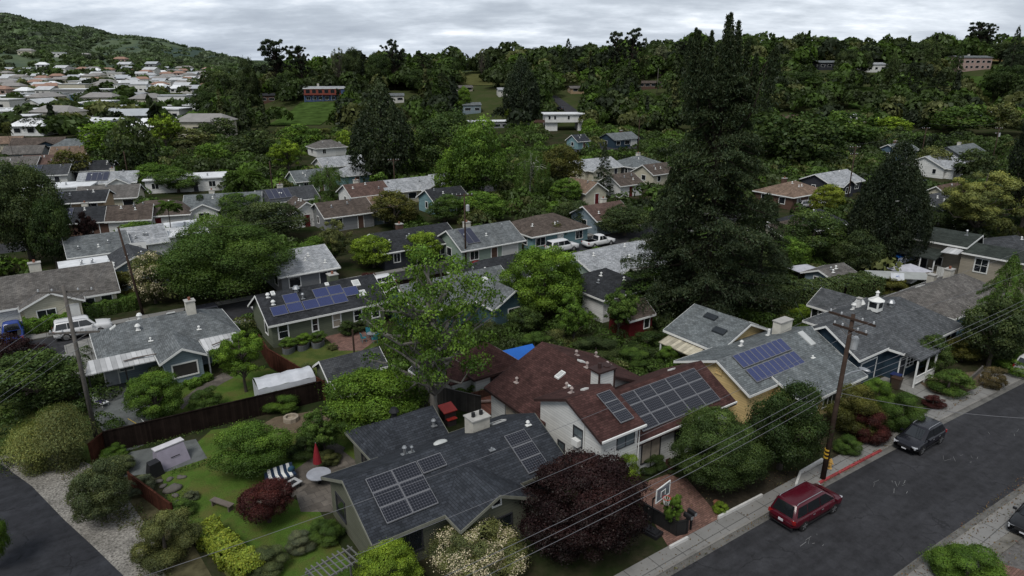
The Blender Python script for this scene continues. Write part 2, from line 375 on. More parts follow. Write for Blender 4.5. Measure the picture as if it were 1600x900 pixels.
# cracks / sealed seam on the asphalt
# back street and further streets
struct('back_street', MB().prism([(-120,74.2),(110,74.2),(110,80.2),(-120,80.2)], -.2, .006), ASPH, rz=YAW)
struct('sidewalk', MB().prism([(-120,72.9),(110,72.9),(110,74.1),(-120,74.1)], -.2, .12), CONC, rz=YAW)
struct('sidewalk', MB().prism([(-120,80.3),(110,80.3),(110,81.5),(-120,81.5)], -.2, .12), CONC, rz=YAW)
struct('cross_street', MB().prism([(-130,122),(170,122),(170,129),(-130,129)], -.2, .006), ASPH, rz=YAW)
struct('cross_street', MB().prism([(-60,170),(210,170),(210,177),(-60,177)], -.2, .006), ASPH, rz=YAW)
# left path road
px_sheet('path_road', [(-400,540),(0,724),(50,760),(100,812),(150,858),(192,899),(240,960),(-300,1300),(-700,700)], ASPH2, .014)
px_sheet('gravel_verge', [(-60,690),(0,712),(60,708),(120,716),(150,730),(200,780),(235,830),(258,899),(300,960),(240,960),(192,899),(150,858),(100,812),(50,760),(0,724),(-60,690)], GRAV, .010)
px_sheet('grass_verge', [(-200,560),(0,610),(60,640),(150,705),(150,730),(120,716),(60,708),(0,712),(-60,690),(-300,650)], LAWN2, .006)
px_sheet('verge_dirt', [(150,730),(215,770),(290,830),(330,899),(360,960),(300,960),(258,899),(235,830),(200,780)], M('weedy_dirt', (.075,.068,.038), 1, .5, 1.2, spec=0), .007)
# lawns and yards
px_sheet('lawn', [(252,742),(330,672),(470,655),(560,668),(570,720),(500,735),(420,760),(500,800),(560,900),(560,960),(400,960),(300,830),(262,780)], LAWN, .010)
px_sheet('patio_slab', [(165,735),(205,706),(306,686),(324,716),(262,737),(195,745)], DARKCONC, .016)
px_sheet('dirt_yard', [(400,668),(430,652),(505,640),(520,655),(480,675),(430,680)], DIRT, .016)
px_sheet('yard_path', [(395,800),(440,790),(500,745),(540,700),(520,690),(470,728),(400,775)], M('flagstone', (.115,.10,.085), .9, .3, 1, pat='flags', grime=.3), .018)
px_sheet('patio', [(455,745),(530,700),(575,735),(530,800),(470,800)], MATS['flagstone'], .015)
px_sheet('left_driveway', [(120,612),(190,595),(252,650),(235,690),(215,700),(150,720),(165,680)], DARKCONC, .014)
px_sheet('lawn', [(200,610),(330,590),(420,575),(470,600),(500,612),(300,660),(240,650)], LAWN, .010)
px_sheet('garden_path', [(318,598),(350,582),(365,590),(300,625),(285,640),(275,632)], MATS['flagstone'], .018)
px_sheet('lawn', [(420,560),(560,520),(600,535),(520,575),(470,600),(440,590)], LAWN2, .010)
px_sheet('brick_patio', [(505,525),(560,512),(590,530),(565,548),(530,548)], BRICKP, .016)
px_sheet('brick_driveway', [(988,760),(1062,735),(1128,812),(1052,868)], BRICKP, .02)
px_sheet('concrete_driveway', [(1370,594),(1425,570),(1500,632),(1485,640),(1440,622)], CONC2, .02)
px_sheet('concrete_driveway', [(1455,612),(1540,575),(1575,588),(1490,636)], CONC2, .016)
px_sheet('concrete_driveway', [(0,545),(0,505),(45,495),(60,520),(40,535)], CONC2, .018)
px_sheet('concrete_driveway', [(100,540),(165,520),(190,545),(150,590),(110,590)], CONC2, .018)
px_sheet('concrete_driveway', [(725,405),(775,390),(795,398),(740,415)], CONC2, .135)
px_sheet('lawn', [(1150,500),(1170,480),(1260,490),(1290,510),(1210,520)], LAWN, .010)
px_sheet('front_garden', [(1040,770),(1100,740),(1270,735),(1240,760),(1130,805)], M('dark_soil', (.035,.030,.022), 1, .4, 2, spec=0), .012)
px_sheet('lawn', [(1045,778),(1066,770),(1128,806),(1110,812)], LAWN, .016)
px_sheet('front_garden', [(1290,720),(1400,655),(1440,640),(1395,690),(1310,728)], MATS['dark_soil'], .012)
px_sheet('front_garden', [(1425,590),(1530,580),(1535,605),(1500,625),(1460,615)], MATS['dry_dirt'], .022)
px_sheet('gravel_lot', [(1500,860),(1600,810),(1700,860),(1700,960),(1600,905)], M('grey_gravel', (.11,.105,.10), 1, .4, 3, spec=0, bump=.5), .02)
px_sheet('brick_edge', [(1555,878),(1600,892),(1640,910),(1640,940),(1550,895)], BRICKP, .03)
# ---------------------------------------------------------------- houses
WHITE = M('white_trim', (.66,.66,.64), .6, .05, 3)
DKTRIM = M('dark_trim', (.03,.03,.035), .6)
BLACKM = M('black_metal', (.02,.02,.022), .5, metal=.3)
STEEL = M('galvanised_steel', (.35,.36,.37), .45, metal=.7)
GLASS = M('window_glass', (.012,.015,.018), .08, .1, .4, spec=.6)
GLASSL = M('window_glass_pale', (.10,.12,.13), .15, .5, .6, spec=.6)
CURT = M('window_curtain', (.30,.26,.21), .8, .3, 2)
def shingle(nm, c): return M('shingles_'+nm, c, .95, .14, .9, pat='shingle', bump=.35, spec=.12)
def siding(nm, c, pat='siding'): return M('siding_'+nm, c, .85, .06, .7, pat=pat, bump=.2, spec=.15, grime=.12)
SH = {k: shingle(k, c) for k, c in dict(slate=(.036,.040,.048), grey=(.13,.14,.145), pale=(.30,.31,.325), red=(.060,.030,.027), brown=(.085,.068,.058),
     tan=(.17,.12,.09), dark=(.032,.034,.038), warm=(.12,.112,.105), bluegrey=(.13,.143,.148), charcoal=(.055,.058,.063), midgrey=(.085,.090,.096), green=(.036,.043,.038), rust=(.10,.065,.055), white=(.62,.63,.64)).items()}
SD = {k: siding(k, c) for k, c in dict(green=(.115,.13,.092), olive=(.115,.118,.088), bluegrey=(.19,.24,.27), white=(.62,.62,.60), cream=(.46,.43,.34), yellow=(.60,.45,.22), navy=(.025,.045,.065),
     blue=(.09,.14,.19), offwhite=(.52,.51,.48), beige=(.28,.25,.20), grey=(.20,.205,.21), aqua=(.16,.26,.28), mint=(.24,.30,.25), charcoal=(.035,.037,.045), tan=(.33,.24,.15), pink=(.36,.26,.23), red=(.11,.014,.016), brown=(.10,.06,.045)).items()}
PVF = M('panel_frame', (.22,.22,.23), .4, .05, 3, metal=.4)
PV = M('solar_cells_dark', (.008,.009,.014), .25, .1, 3, pat='solar', col2=(.085,.085,.10), spec=.4)
PVB = M('solar_cells_blue', (.024,.032,.095), .22, .12, 1, spec=.5, pat='solar', col2=(.035,.05,.15))
class House:
    def __init__(h, s, t, label, rz=YAW, z=0.0, name='house', cat='house', group=None, world=None):
        h.o = (s, t, 0); x, y = world if world else W(s, t)
        h.root = empty(name, (x,y,z), rz, label, cat, group)
        h.off = (s, t, 0) if not world else (0,0,0)
        h.wall = MB(h.off); h.roof = MB(h.off); h.trim = MB(h.off); h.rz = 0; h.wings = []
    def mb(h): return MB(h.off)
    def part(h, name, mb, mat, parent=None, smooth=False): return mb.build(name, mat, parent=parent or h.root, smooth=smooth)
    def wing(h, s0, s1, t0, t1, ze, zr, ax='s', ov=.4, hip=(0,0), walls=True, z0=-.3, trim=True, ridge=None, th=.14):
        """gabled or hipped wing; ax = direction of the ridge; ridge = offset position of ridge across"""
        if ax == 's': a0, a1, b0, b1 = s0, s1, t0, t1; q = lambda a, b, z: (a, b, z)
        else: a0, a1, b0, b1 = t0, t1, s0, s1; q = lambda a, b, z: (b, a, z)
        bm = (b0+b1)/2 if ridge is None else ridge
        if walls:
            e = .012; za = ze-.02
            zq = zr-.04
            if not hip[0] and not hip[1]:
                pts = [(b0,z0),(b1,z0),(b1,za),(bm,zq),(b0,za)]
                h.wall.extr(pts if ax == 's' else pts, 'x' if ax == 's' else 'y', a0, a1)
            else:
                h.wall.bb(s0, s1, t0, t1, z0, za)
                for sd in (0, 1):
                    if not hip[sd]:
                        aa, ab = (a0, a0+.4) if sd == 0 else (a1-.4, a1)
                        h.wall.extr([(b0,za-.01),(b1,za-.01),(bm,zq)], 'x' if ax == 's' else 'y', aa, ab)
        k0 = (zr-ze)/(bm-b0); k1 = (zr-ze)/(b1-bm)
        f0, f1 = b0-ov, b1+ov; zf0, zf1 = ze-ov*k0, ze-ov*k1
        g0, g1 = a0-ov, a1+ov
        r0 = g0+(hip[0]+ov if hip[0] else 0); r1 = g1-(hip[1]+ov if hip[1] else 0)
        A, B, C, D = q(g0,f0,zf0), q(g1,f0,zf0), q(g1,f1,zf1), q(g0,f1,zf1)
        E, F = q(r0,bm,zr), q(r1,bm,zr)
        dn = lambda p: (p[0], p[1], p[2]-th)
        top = [A,B,C,D,E,F]; vs = top+[dn(p) for p in top]
        fs = [(0,1,5,4),(2,3,4,5),(1,2,5),(3,0,4)] if (hip[0] and hip[1]) else [(0,1,5,4),(2,3,4,5)]+([(1,2,5)] if hip[1] else [])+([(3,0,4)] if hip[0] else [])
        if ax != 's': fs = [f[::-1] for f in fs]
        fs2 = [tuple(i+6 for i in f[::-1]) for f in fs]
        per = [0,1]+([5] if not hip[1] else [])+[2,3]+([4] if not hip[0] else [])
        h.roof.add(vs, fs+fs2+[(per[i], per[i]+6, per[(i+1)%len(per)]+6, per[(i+1)%len(per)]) for i in range(len(per))])
        if trim:
            pp = [top[i] for i in per]; c = Vector(((s0+s1)/2, (t0+t1)/2, 0)); m = len(pp)
            for i in range(m):
                p, r = Vector(pp[i]), Vector(pp[(i+1)%m]); d = r-p; nr = Vector((d.y,-d.x,0)).normalized()
                if nr.dot((p+r)/2-c) < 0: nr = -nr
                a_, b_ = p+nr*.004-Vector((0,0,.008)), r+nr*.004-Vector((0,0,.008))
                t_ = nr*.035; dz = Vector((0,0,.20))
                h.trim.add([a_,b_,b_+t_,a_+t_,a_-dz,b_-dz,b_+t_-dz,a_+t_-dz], [(0,1,2,3),(7,6,5,4),(0,4,5,1),(1,5,6,2),(2,6,7,3),(3,7,4,0)])
        h.wings.append((s0,s1,t0,t1,ze,zr,ax,bm,hip,ov))
        return h
    def zroof(h, s, t, wi=None):
        z = 0
        for k, (s0,s1,t0,t1,ze,zr,ax,bm,hip,ov) in enumerate(h.wings):
            if wi is not None and k != wi: continue
            if not (s0-ov <= s <= s1+ov and t0-ov <= t <= t1+ov): continue
            a, b, a0, a1, b0, b1 = (s,t,s0,s1,t0,t1) if ax == 's' else (t,s,t0,t1,s0,s1)
            v = zr-(zr-ze)*((bm-b)/(bm-b0) if b < bm else (b-bm)/(b1-bm))
            if hip[0]: v = min(v, ze+(zr-ze)*(a-a0)/hip[0])
            if hip[1]: v = min(v, ze+(zr-ze)*(a1-a)/hip[1])
            z = max(z, v)
        return z
    def win(h, ax, pl, sg, pos, z, w, hh, fr=None, gl=None, bars=(1,1), parent=None, name='window', fw=.09):
        """ax 's': wall plane s=pl facing sg; window centred at pos (other axis), z"""
        a, b = pos-w/2, pos+w/2; z0, z1 = z-hh/2, z+hh/2
        def bx(mb, p0, p1, q0, q1, d0, d1):
            d0, d1 = pl+sg*d0, pl+sg*d1
            if ax == 's': mb.bb(min(d0,d1), max(d0,d1), p0, p1, q0, q1)
            else: mb.bb(p0, p1, min(d0,d1), max(d0,d1), q0, q1)
        f = h.mb()
        bx(f, a-fw, b+fw, z1, z1+fw, -.02, .06); bx(f, a-fw, b+fw, z0-fw, z0, -.02, .07)
        bx(f, a-fw, a, z0, z1, -.02, .055); bx(f, b, b+fw, z0, z1, -.02, .055)
        for i in range(1, bars[0]): x = a+(b-a)*i/bars[0]; bx(f, x-.025, x+.025, z0, z1, .0, .04)
        for i in range(1, bars[1]): x = z0+(z1-z0)*i/bars[1]; bx(f, a, b, x-.025, x+.025, .0, .042)
        F = f.build(name, fr or WHITE, parent=h.root)
        g = h.mb(); bx(g, a, b, z0, z1, .004, .018); g.build('pane', gl or GLASS, parent=F)
        return F
    def door(h, ax, pl, sg, pos, w=.95, hh=2.05, mat=None, z0=0.05, name='door'):
        mb = h.mb(); d = (pl+sg*.0, pl+sg*.05); f = h.mb(); d2 = (pl, pl+sg*.08)
        for (m_, dd, p0, p1, q0, q1) in ((mb,d,pos-w/2,pos+w/2,z0,z0+hh),(f,d2,pos-w/2-.1,pos-w/2,z0,z0+hh),(f,d2,pos+w/2,pos+w/2+.1,z0,z0+hh),(f,d2,pos-w/2-.1,pos+w/2+.1,z0+hh,z0+hh+.1)):
            if ax == 's': m_.bb(min(dd),max(dd),p0,p1,q0,q1)
            else: m_.bb(p0,p1,min(dd),max(dd),q0,q1)
        F = mb.build(name, mat or WHITE, parent=h.root); f.build('door_frame', WHITE, parent=F)
        return F
    def garage(h, ax, pl, sg, pos, w=2.6, mat=None):
        D = h.door(ax, pl, sg, pos, w, 2.1, mat or M('garage_door_white', (.5,.5,.48), .6, .05, 2, pat='siding'), name='garage_door'); return D
    def chimney(h, s, t, w=.9, d=.7, up=.9, mat=None, z0=None, cap=True, pots=1):
        z = h.zroof(s, t) if z0 is None else z0
        c = h.part('chimney', h.mb().box((s,t,z+up/2-.35), (w,d,up+.7)), mat or M('chimney_stucco', (.42,.40,.35), .9, .12, 2, grime=.3))
        if cap: h.mb().box((s,t,z+up+.04), (w+.14,d+.14,.08)).build('chimney_cap', M('cap_concrete', (.33,.32,.3), .9, .2, 2), parent=c)
        for i in range(pots):
            h.mb().cyl((s+(i-.5*(pots-1))*w*.45,t,z+up+.08), .13, .28, 10).build('chimney_pot', BLACKM if pots > 1 else M('terracotta', (.2,.08,.05), .8), parent=c)
    def vent(h, s, t, r=.09, up=.5, mat=None, cap=True):
        z = h.zroof(s, t); m = h.mb().cyl((s,t,z-.1), r, up+.1, 8); 
        if cap: m.cyl((s,t,z+up), r*1.8, r*1.3, 8, r)
        m.box((s,t,z+.01), (.4,.4,.05)); h.part('roof_vent', m, mat or STEEL)
    def slope(h, s, t, wi=None):
        e = .05; z = h.zroof(s,t,wi); return ((h.zroof(s+e,t,wi)-z)/e, (h.zroof(s,t+e,wi)-z)/e)
    def flat(h, name, s0, s1, t0, t1, up, th, mat, wi=None, frame=None, fw=.05):
        """a slab lying on the roof slope"""
        cs, ct = (s0+s1)/2, (t0+t1)/2; gs, gt = h.slope(cs, ct, wi); zc = h.zroof(cs, ct, wi)
        zf = lambda s, t, u: (s, t, zc+gs*(s-cs)+gt*(t-ct)+u)
        def slab(mb, a0, a1, b0, b1, u0, u1):
            c4 = [(a0,b0),(a1,b0),(a1,b1),(a0,b1)]
            mb.add([zf(x,y,u0) for x,y in c4]+[zf(x,y,u1) for x,y in c4], [(3,2,1,0),(4,5,6,7),(0,1,5,4),(1,2,6,5),(2,3,7,6),(3,0,4,7)])
        m = h.mb(); 
        if frame:
            slab(m, s0+fw, s1-fw, t0+fw, t1-fw, up, up+th*.8); f = h.mb()
            slab(f, s0, s1, t0, t0+fw, up-.02, up+th); slab(f, s0, s1, t1-fw, t1, up-.02, up+th)
            slab(f, s0, s0+fw, t0+fw, t1-fw, up-.02, up+th); slab(f, s1-fw, s1, t0+fw, t1-fw, up-.02, up+th)
            o = h.part(name, m, mat); f.build('panel_frame' if 'panel' in name else 'frame', frame, parent=o)
            return o
        slab(m, s0, s1, t0, t1, up, up+th); return h.part(name, m, mat)
    def solar(h, s0, s1, t0, t1, ns, nt, mat=None, wi=None, skip=(), frame=None):
        ds, dt = (s1-s0)/ns, (t1-t0)/nt
        for i in range(ns):
            for j in range(nt):
                if (i,j) in skip: continue
                h.flat('solar_panel', s0+i*ds+.01, s0+(i+1)*ds-.01, t0+j*dt+.01, t0+(j+1)*dt-.01, .12, .05, mat or PV, wi, frame or PVF, .028)
    def skylight(h, s, t, w=.8, d=.7, mat=None, name='skylight'):
        h.flat(name, s-w/2, s+w/2, t-d/2, t+d/2, .0, .12, mat or M('skylight_dome', (.42,.43,.42), .3, .1, 2), None, WHITE, .07)
    def box(h, name, s0, s1, t0, t1, z0, z1, mat, parent=None):
        return h.part(name, h.mb().bb(s0,s1,t0,t1,z0,z1), mat, parent)
    def finish(h, wall, roof, trim=None, roofname='roof'):
        if h.wall.v: h.part('wall', h.wall, wall)
        if h.roof.v: h.part(roofname, h.roof, roof)
        if h.trim.v: h.part('fascia', h.trim, trim or WHITE)
        return h.root
def awning(h, name, pts, mat, posts=(), pm=None, th=.08):
    m = h.mb(); m.add(list(pts)+[(a,b,c-th) for a,b,c in pts], [(0,1,2,3),(7,6,5,4)]+[(i,i+4,(i+1)%4+4,(i+1)%4) for i in range(4)])
    o = h.part(name, m, mat)
    for (s,t,z) in posts: h.mb().bb(s-.06,s+.06,t-.06,t+.06,0,z).build('post', pm or WHITE, parent=o)
    return o
# --- grey-shingled house with ten dark panels, front
h = House(18, 32.4, 'low olive green house with dark slate roof and ten dark solar panels, nearest the camera')
h.wing(11.5, 24.2, 29.1, 35.9, 2.9, 4.55)
h.wing(15.9, 20.3, 27.4, 32.4, 2.9, 3.95, 't', hip=(0,2))
h.wing(14.9, 19.6, 35.9, 40.6, 2.7, 4.0, 's', hip=(2.3,0))
h.wing(19.5, 23.0, 35.7, 37.6, 2.6, 4.3, 's', walls=True, ridge=36.0, trim=False) if 0 else None
h.solar(12.25, 15.45, 29.3, 32.0, 2, 3); h.solar(15.5, 17.1, 31.15, 32.0, 1, 1)
h.solar(21.5, 23.1, 28.9, 31.6, 1, 3)
h.chimney(20.7, 33.5, 1.3, 1.0, 1.0, pots=2)
h.win('s', 11.5, -1, 34.3, 1.5, 1.3, 1.3, DKTRIM); h.win('t', 29.1, -1, 13.4, 1.5, 1.5, 1.3, DKTRIM, bars=(2,1)); h.win('t', 27.4, -1, 18, 1.4, 2.2, 1.3, DKTRIM, bars=(2,2)); h.win('t', 29.1, -1, 22.6, 1.4, 1.8, 1.3, DKTRIM, bars=(3,1))
h.win('s', 14.9, -1, 38.5, 1.4, 1.2, 1.3, DKTRIM, bars=(2,1)); h.door('s', 14.9, -1, 37, mat=M('door_brown', (.05,.03,.02), .6)); h.win('t', 27.4, -1, 18.1, 3.25, .5, .4, WHITE)
h.vent(15.6, 33.8); h.vent(16.0, 33.6, .06, .4); h.vent(17.2, 38.6, .2, .45, BLACKM); h.vent(20.3, 31.2, .04, .12); h.vent(19.3,36.9,.1,.4)
h.part('roof_dome', h.mb().ball((17.9,33.4,h.zroof(17.9,33.4)+.05), .42, 12, (1.2,.7,.35)), M('skylight_dome', (.42,.43,.42), .3, .1, 2), smooth=True)
h.skylight(22.3, 33.6, 1.1, .6, M('skylight_dark', (.03,.035,.04), .3)); h.vent(23.6,31.9,.08,.2,WHITE)
h.finish(SD['olive'], SH['slate'], M('trim_sage', (.16,.16,.13), .7))
# --- red-shingled house
h = House(32, 33, 'two storey white house with dark red shingle roof and fifteen solar panels')
h.wing(26.1, 36.6, 33.6, 40.1, 3.0, 5.3, 't', hip=(0,0))
h.wing(26.1, 29.3, 27.5, 33.8, 4.7, 6.05, 's', ov=.32)
h.wing(29.2, 39.4, 28.1, 34.5, 3.05, 4.85, 's', hip=(0,0))
h.solar(30.5, 38.5, 28.15, 30.85, 5, 3, skip=((0,0),(4,0)) if 0 else (), wi=2)
h.solar(27.9, 29.1, 27.7, 30.1, 1, 3, wi=1)
h.part('chimney', h.mb().bb(30.15,31.55,32.3,33.2,3.5,6.0), SD['white'])
h.part('chimney_cap', h.mb().bb(30.0,31.7,32.15,33.35,5.98,6.12).box((30.12,32.27,4.9),(.1,.1,2.2)).box((31.58,32.27,4.9),(.1,.1,2.2)).cyl((30.6,32.8,6.1),.14,.4,10).cyl((31.2,32.7,6.1),.25,.1,12), M('trim_maroon', (.035,.018,.016), .7))
h.win('s', 26.1, -1, 29.7, 3.6, .85, 1.15, DKTRIM, GLASSL, bars=(1,2)); h.win('s', 26.1, -1, 31.4, 1.9, .6, .85, DKTRIM, GLASSL)
h.box('air_conditioner', 25.75, 26.12, 29.4, 30.0, 3.0, 3.45, WHITE)
h.win('s', 26.1, -1, 37.0, 1.9, 2.1, 1.0, M('trim_grey', (.2,.2,.2), .7), bars=(2,1), gl=CURT); h.win('t', 27.5, -1, 28.2, 3.7, 1.5, .85, DKTRIM, GLASSL, bars=(2,1), fw=.04)
h.win('t', 27.5, -1, 27.6, 1.7, 1.4, 1.2, DKTRIM, bars=(2,1)); h.win('t', 28.1, -1, 31.3, 1.6, 1.7, 1.6, DKTRIM, CURT, bars=(2,1)); h.win('t', 28.1, -1, 34.5, 1.6, 1.6, 1.4, DKTRIM, bars=(2,1)); h.win('t', 28.1, -1, 37.5, 1.6, 1.6, 1.4, WHITE, bars=(2,1)); h.door('s', 29.2, -1, 27.0, mat=DKTRIM) if 0 else None
for s,t in ((27.4,38.5),(27.2,31.8),(28.6,34.0),(31.2,34.8),(32.8,37.9),(34.5,36.1),(34.0,35.2),(36.1,39.2)): h.vent(s,t,.08,.35,M('vent_pale',(.33,.27,.25),.7))
h.skylight(29.6, 36.0, .7, .5); h.skylight(29.0,34.3,.5,.5); h.skylight(31.5,35.8,.5,.4); h.skylight(28.0,31.4,.4,.4); h.skylight(37.2,31.9,.4,.4)
h.part('downpipe', h.mb().tube([(26.02,29.1,0),(26.02,29.1,5.1)],.04,6).tube([(29.36,27.42,0),(29.36,27.42,4.4)],.04,6), WHITE)
h.finish(SD['white'], SH['red'], M('trim_maroon', (.035,.018,.016), .7))
gut = h.part('gutter', MB(h.off).bb(25.8,29.65,27.06,27.16,4.42,4.56).bb(29.3,39.8,27.62,27.70,2.78,2.9), WHITE)
# --- yellow house
h = House(47.5, 31, 'yellow clapboard house with grey roof and blue solar panels')
h.wing(41.9, 53.9, 28.2, 35.0, 3.0, 4.5, 's', ridge=31.1, hip=(0,0))
h.wing(45.3, 53.6, 25.6, 28.5, 2.15, 3.25, 's', ridge=28.4, ov=.3, hip=(0,0))
h.wing(46.6, 54.2, 34.9, 40.6, 2.9, 4.5, 't', hip=(0,0))
h.solar(43.1, 49.5, 28.35, 29.55, 9, 1, PVB, wi=0); h.solar(43.1, 49.5, 29.7, 30.9, 9, 1, PVB, wi=0)
h.chimney(52.1, 32.5, 1.7, .8, 1.1, mat=M('chimney_white', (.5,.48,.42), .8), pots=0)
h.vent(46.6,32.6,.1,.4,WHITE); h.vent(50.9,28.6,.05,.15,WHITE); h.vent(50.8,32.9,.12,.6,WHITE,False)
h.flat('skylight', 52.0,52.7,29.5,30.9,.0,.1,M('skylight_dome',(.42,.43,.42),.3),0)
h.win('s', 41.9,-1,31.1,3.5,.5,.5,SD['yellow'],SD['yellow'],bars=(2,2),name='gable_vent'); 
h.win('s', 46.6,-1,36.6,1.6,1.2,1.7,WHITE,bars=(2,1)); h.win('s',46.6,-1,39.2,1.6,.8,1.2,WHITE)
h.win('t', 25.6,-1,46.6,1.2,1.2,1.0,WHITE); h.win('t',25.6,-1,49.0,1.2,1.8,1.0,WHITE,bars=(3,1)); h.win('t',25.6,-1,51.6,1.2,1.8,1.0,WHITE,bars=(2,1))
h.flat('skylight', 49.2,49.75,37.6,38.9,.0,.18,M('skylight_dark',(.03,.035,.04),.3),2); h.flat('skylight',48.0,48.6,35.6,36.9,.0,.18,MATS['skylight_dark'],2) 
h.flat('skylight', 52.2,52.8,35.3,36.0,.0,.1,MATS['skylight_dome'],2)
awning(h,'awning',[(46.6,40.3,2.5),(46.6,36.2,2.5),(44.9,36.2,2.05),(44.9,40.3,2.05)],M('awning_cream',(.42,.38,.29),.8,.2,2,pat='battens',grime=.35),[(45.0,36.4,2.0),(45.0,40.1,2.0)])
m = h.mb().tube([(41.8,29.6,1.3),(41.3,29.6,1.5),(41.3,29.6,2.0)],.025,5).tube([(41.3,29.6,1.9),(41.0,29.4,2.1)],.02,5); m.lathe((41.0,29.3,2.0),[(.02,0),(.2,.05),(.28,.13),(.26,.12)],12); h.part('satellite_dish', m, STEEL)
h.finish(SD['yellow'], SH['bluegrey'])
# --- dark blue house with garage
h = House(60, 29, 'dark navy house with grey hip roof, white porch and blue garage door')
h.wing(54.6, 63.0, 26.7, 32.7, 3.2, 5.0, 's', hip=(0,0))
h.wing(59.3, 70.0, 25.4, 34.2, 3.1, 5.1, 's', hip=(3.4,3.0), ov=.45)
h.wing(64.6, 68.6, 34.0, 37.2, 2.8, 4.0, 't', hip=(0,0))
h.garage('t', 26.7, -1, 56.6, 2.4, SD['navy']); 
awning(h,'porch',[(59.0,25.3,3.05),(59.0,23.6,2.7),(62.6,23.6,2.7),(62.6,25.3,3.05)],SH['midgrey'],[(59.1,23.8,2.65),(61.0,23.8,2.65),(62.5,23.8,2.65)],WHITE,.16)
h.part('railing', h.mb().bb(59.1,62.5,23.75,23.83,.95,1.03).bb(59.1,62.5,23.75,23.83,.3,.36), WHITE)
for i in range(22): h.mb().bb(59.2+i*.15,59.24+i*.15,23.77,23.81,.33,.97).build('baluster', WHITE, parent=h.root)
h.win('t',25.4,-1,61.3,1.6,1.2,1.3,WHITE,bars=(2,2)); h.door('t',25.4,-1,59.9,mat=SD['charcoal']); h.win('t',25.4,-1,64.5,1.6,1.9,1.3,WHITE,bars=(2,1)); h.win('t',25.4,-1,67.8,1.6,1.9,1.3,WHITE,bars=(2,1))
h.win('s',64.6,-1,35.6,1.5,1.5,1.3,WHITE); h.win('s',64.6,-1,36.8,1.5,.6,1.3,WHITE)
cu = h.part('cupola', h.mb().box((61.9,29.5,5.35),(.95,.95,1.0)), WHITE); h.mb().box((61.9,29.5,5.45),(.7,.98,.5)).box((61.9,29.5,5.45),(.98,.7,.5)).build('pane', GLASS, parent=cu)
h.mb().lathe((61.9,29.5,5.85),[(.75,0),(.15,.35),(.12,.7),(.2,.75),(.02,.95)],8).build('finial', WHITE, parent=cu)
h.chimney(63.0,31.6,.35,.35,.9,WHITE,pots=0); h.vent(61.7,31.4,.14,.5,WHITE); h.vent(64.2,29.2,.2,.4,STEEL); h.vent(64.6,32.3,.3,.15,WHITE)
for i in range(4): h.box('step',59.6+.0,60.3,23.5-.3*i,23.8-.3*i,0,.6-.15*i,WHITE) if 0 else None
h.finish(SD['navy'], SH['midgrey'])
# --- brown-roofed blue house at right
h = House(75, 30, 'pale blue house with brown hip roof behind the dark navy house')
h.wing(71.5, 84.0, 26.6, 33.2, 3.2, 5.0, 's', hip=(3.3,3.3))
h.win('t',26.6,-1,77,1.6,1.9,1.2,WHITE,bars=(2,1)); h.chimney(80,31); h.skylight(75.6,31.8,.8,.6); h.chimney(79,32.2,.7,.7,.8,pots=0); h.win('s',71.5,-1,28.5,1.6,1.0,1.1,WHITE)
h.finish(SD['blue'], SH['warm'])
# --- left grey house with patio cover
h = House(7.3, 66, 'pale blue grey house with mottled grey roof and long white patio cover')
h.wing(2.0, 13.0, 64.1, 71.0, 2.8, 4.4, 's', hip=(2.6,2.8))
h.wing(6.2, 9.2, 60.6, 66.5, 2.8, 3.6, 't', hip=(0,1.5))
h.win('t',60.6,-1,7.75,1.45,1.9,1.1,WHITE,M('window_screen',(.035,.032,.03),.7),fw=.12)
h.win('t',64.1,-1,3.6,1.5,1.0,.7,WHITE,GLASSL); h.door('t',64.1,-1,2.4,.95,2.0,M('door_grey',(.33,.35,.37),.6))
awning(h,'patio_cover',[(0.5,61.9,2.35),(5.75,61.9,2.35),(5.75,64.0,2.75),(0.9,64.0,2.75)],M('cover_white',(.42,.42,.42),.5,.08,1,pat='battens',grime=.2),[(3.4,62.0,2.3),(.7,62.0,2.3)],BLACKM)
awning(h,'side_cover',[(9.7,61.5,2.3),(12.9,61.8,2.3),(12.9,64.0,2.7),(9.7,64.0,2.7)],MATS['cover_white'],[(12.7,61.9,2.2),(9.9,61.7,2.2)],WHITE)
h.part('plank', h.mb().box((4.2,62.7,2.62),(1.6,.15,.06),.1).box((5.0,62.6,2.68),(1.9,.12,.06),-.08).box((11.2,62.3,2.6),(1.8,.15,.06),.4), M('weathered_plank',(.12,.10,.09),.9))
h.chimney(9.9,67.3,.8,.8,1.1,mat=M('chimney_white', (.5,.48,.42), .8)); h.vent(5.6,67.7,.15,.4,WHITE); h.vent(5.2,66.3,.14,.4,WHITE); h.vent(5.9,64.8,.06,.25,WHITE); h.vent(10.0,65.0,.08,.25,WHITE)
h.skylight(4.9,68.2,.8,.5); h.skylight(8.2,67.6,.7,.45); h.skylight(3.4,68.6,.5,.4)
h.finish(SD['bluegrey'], SH['grey'])
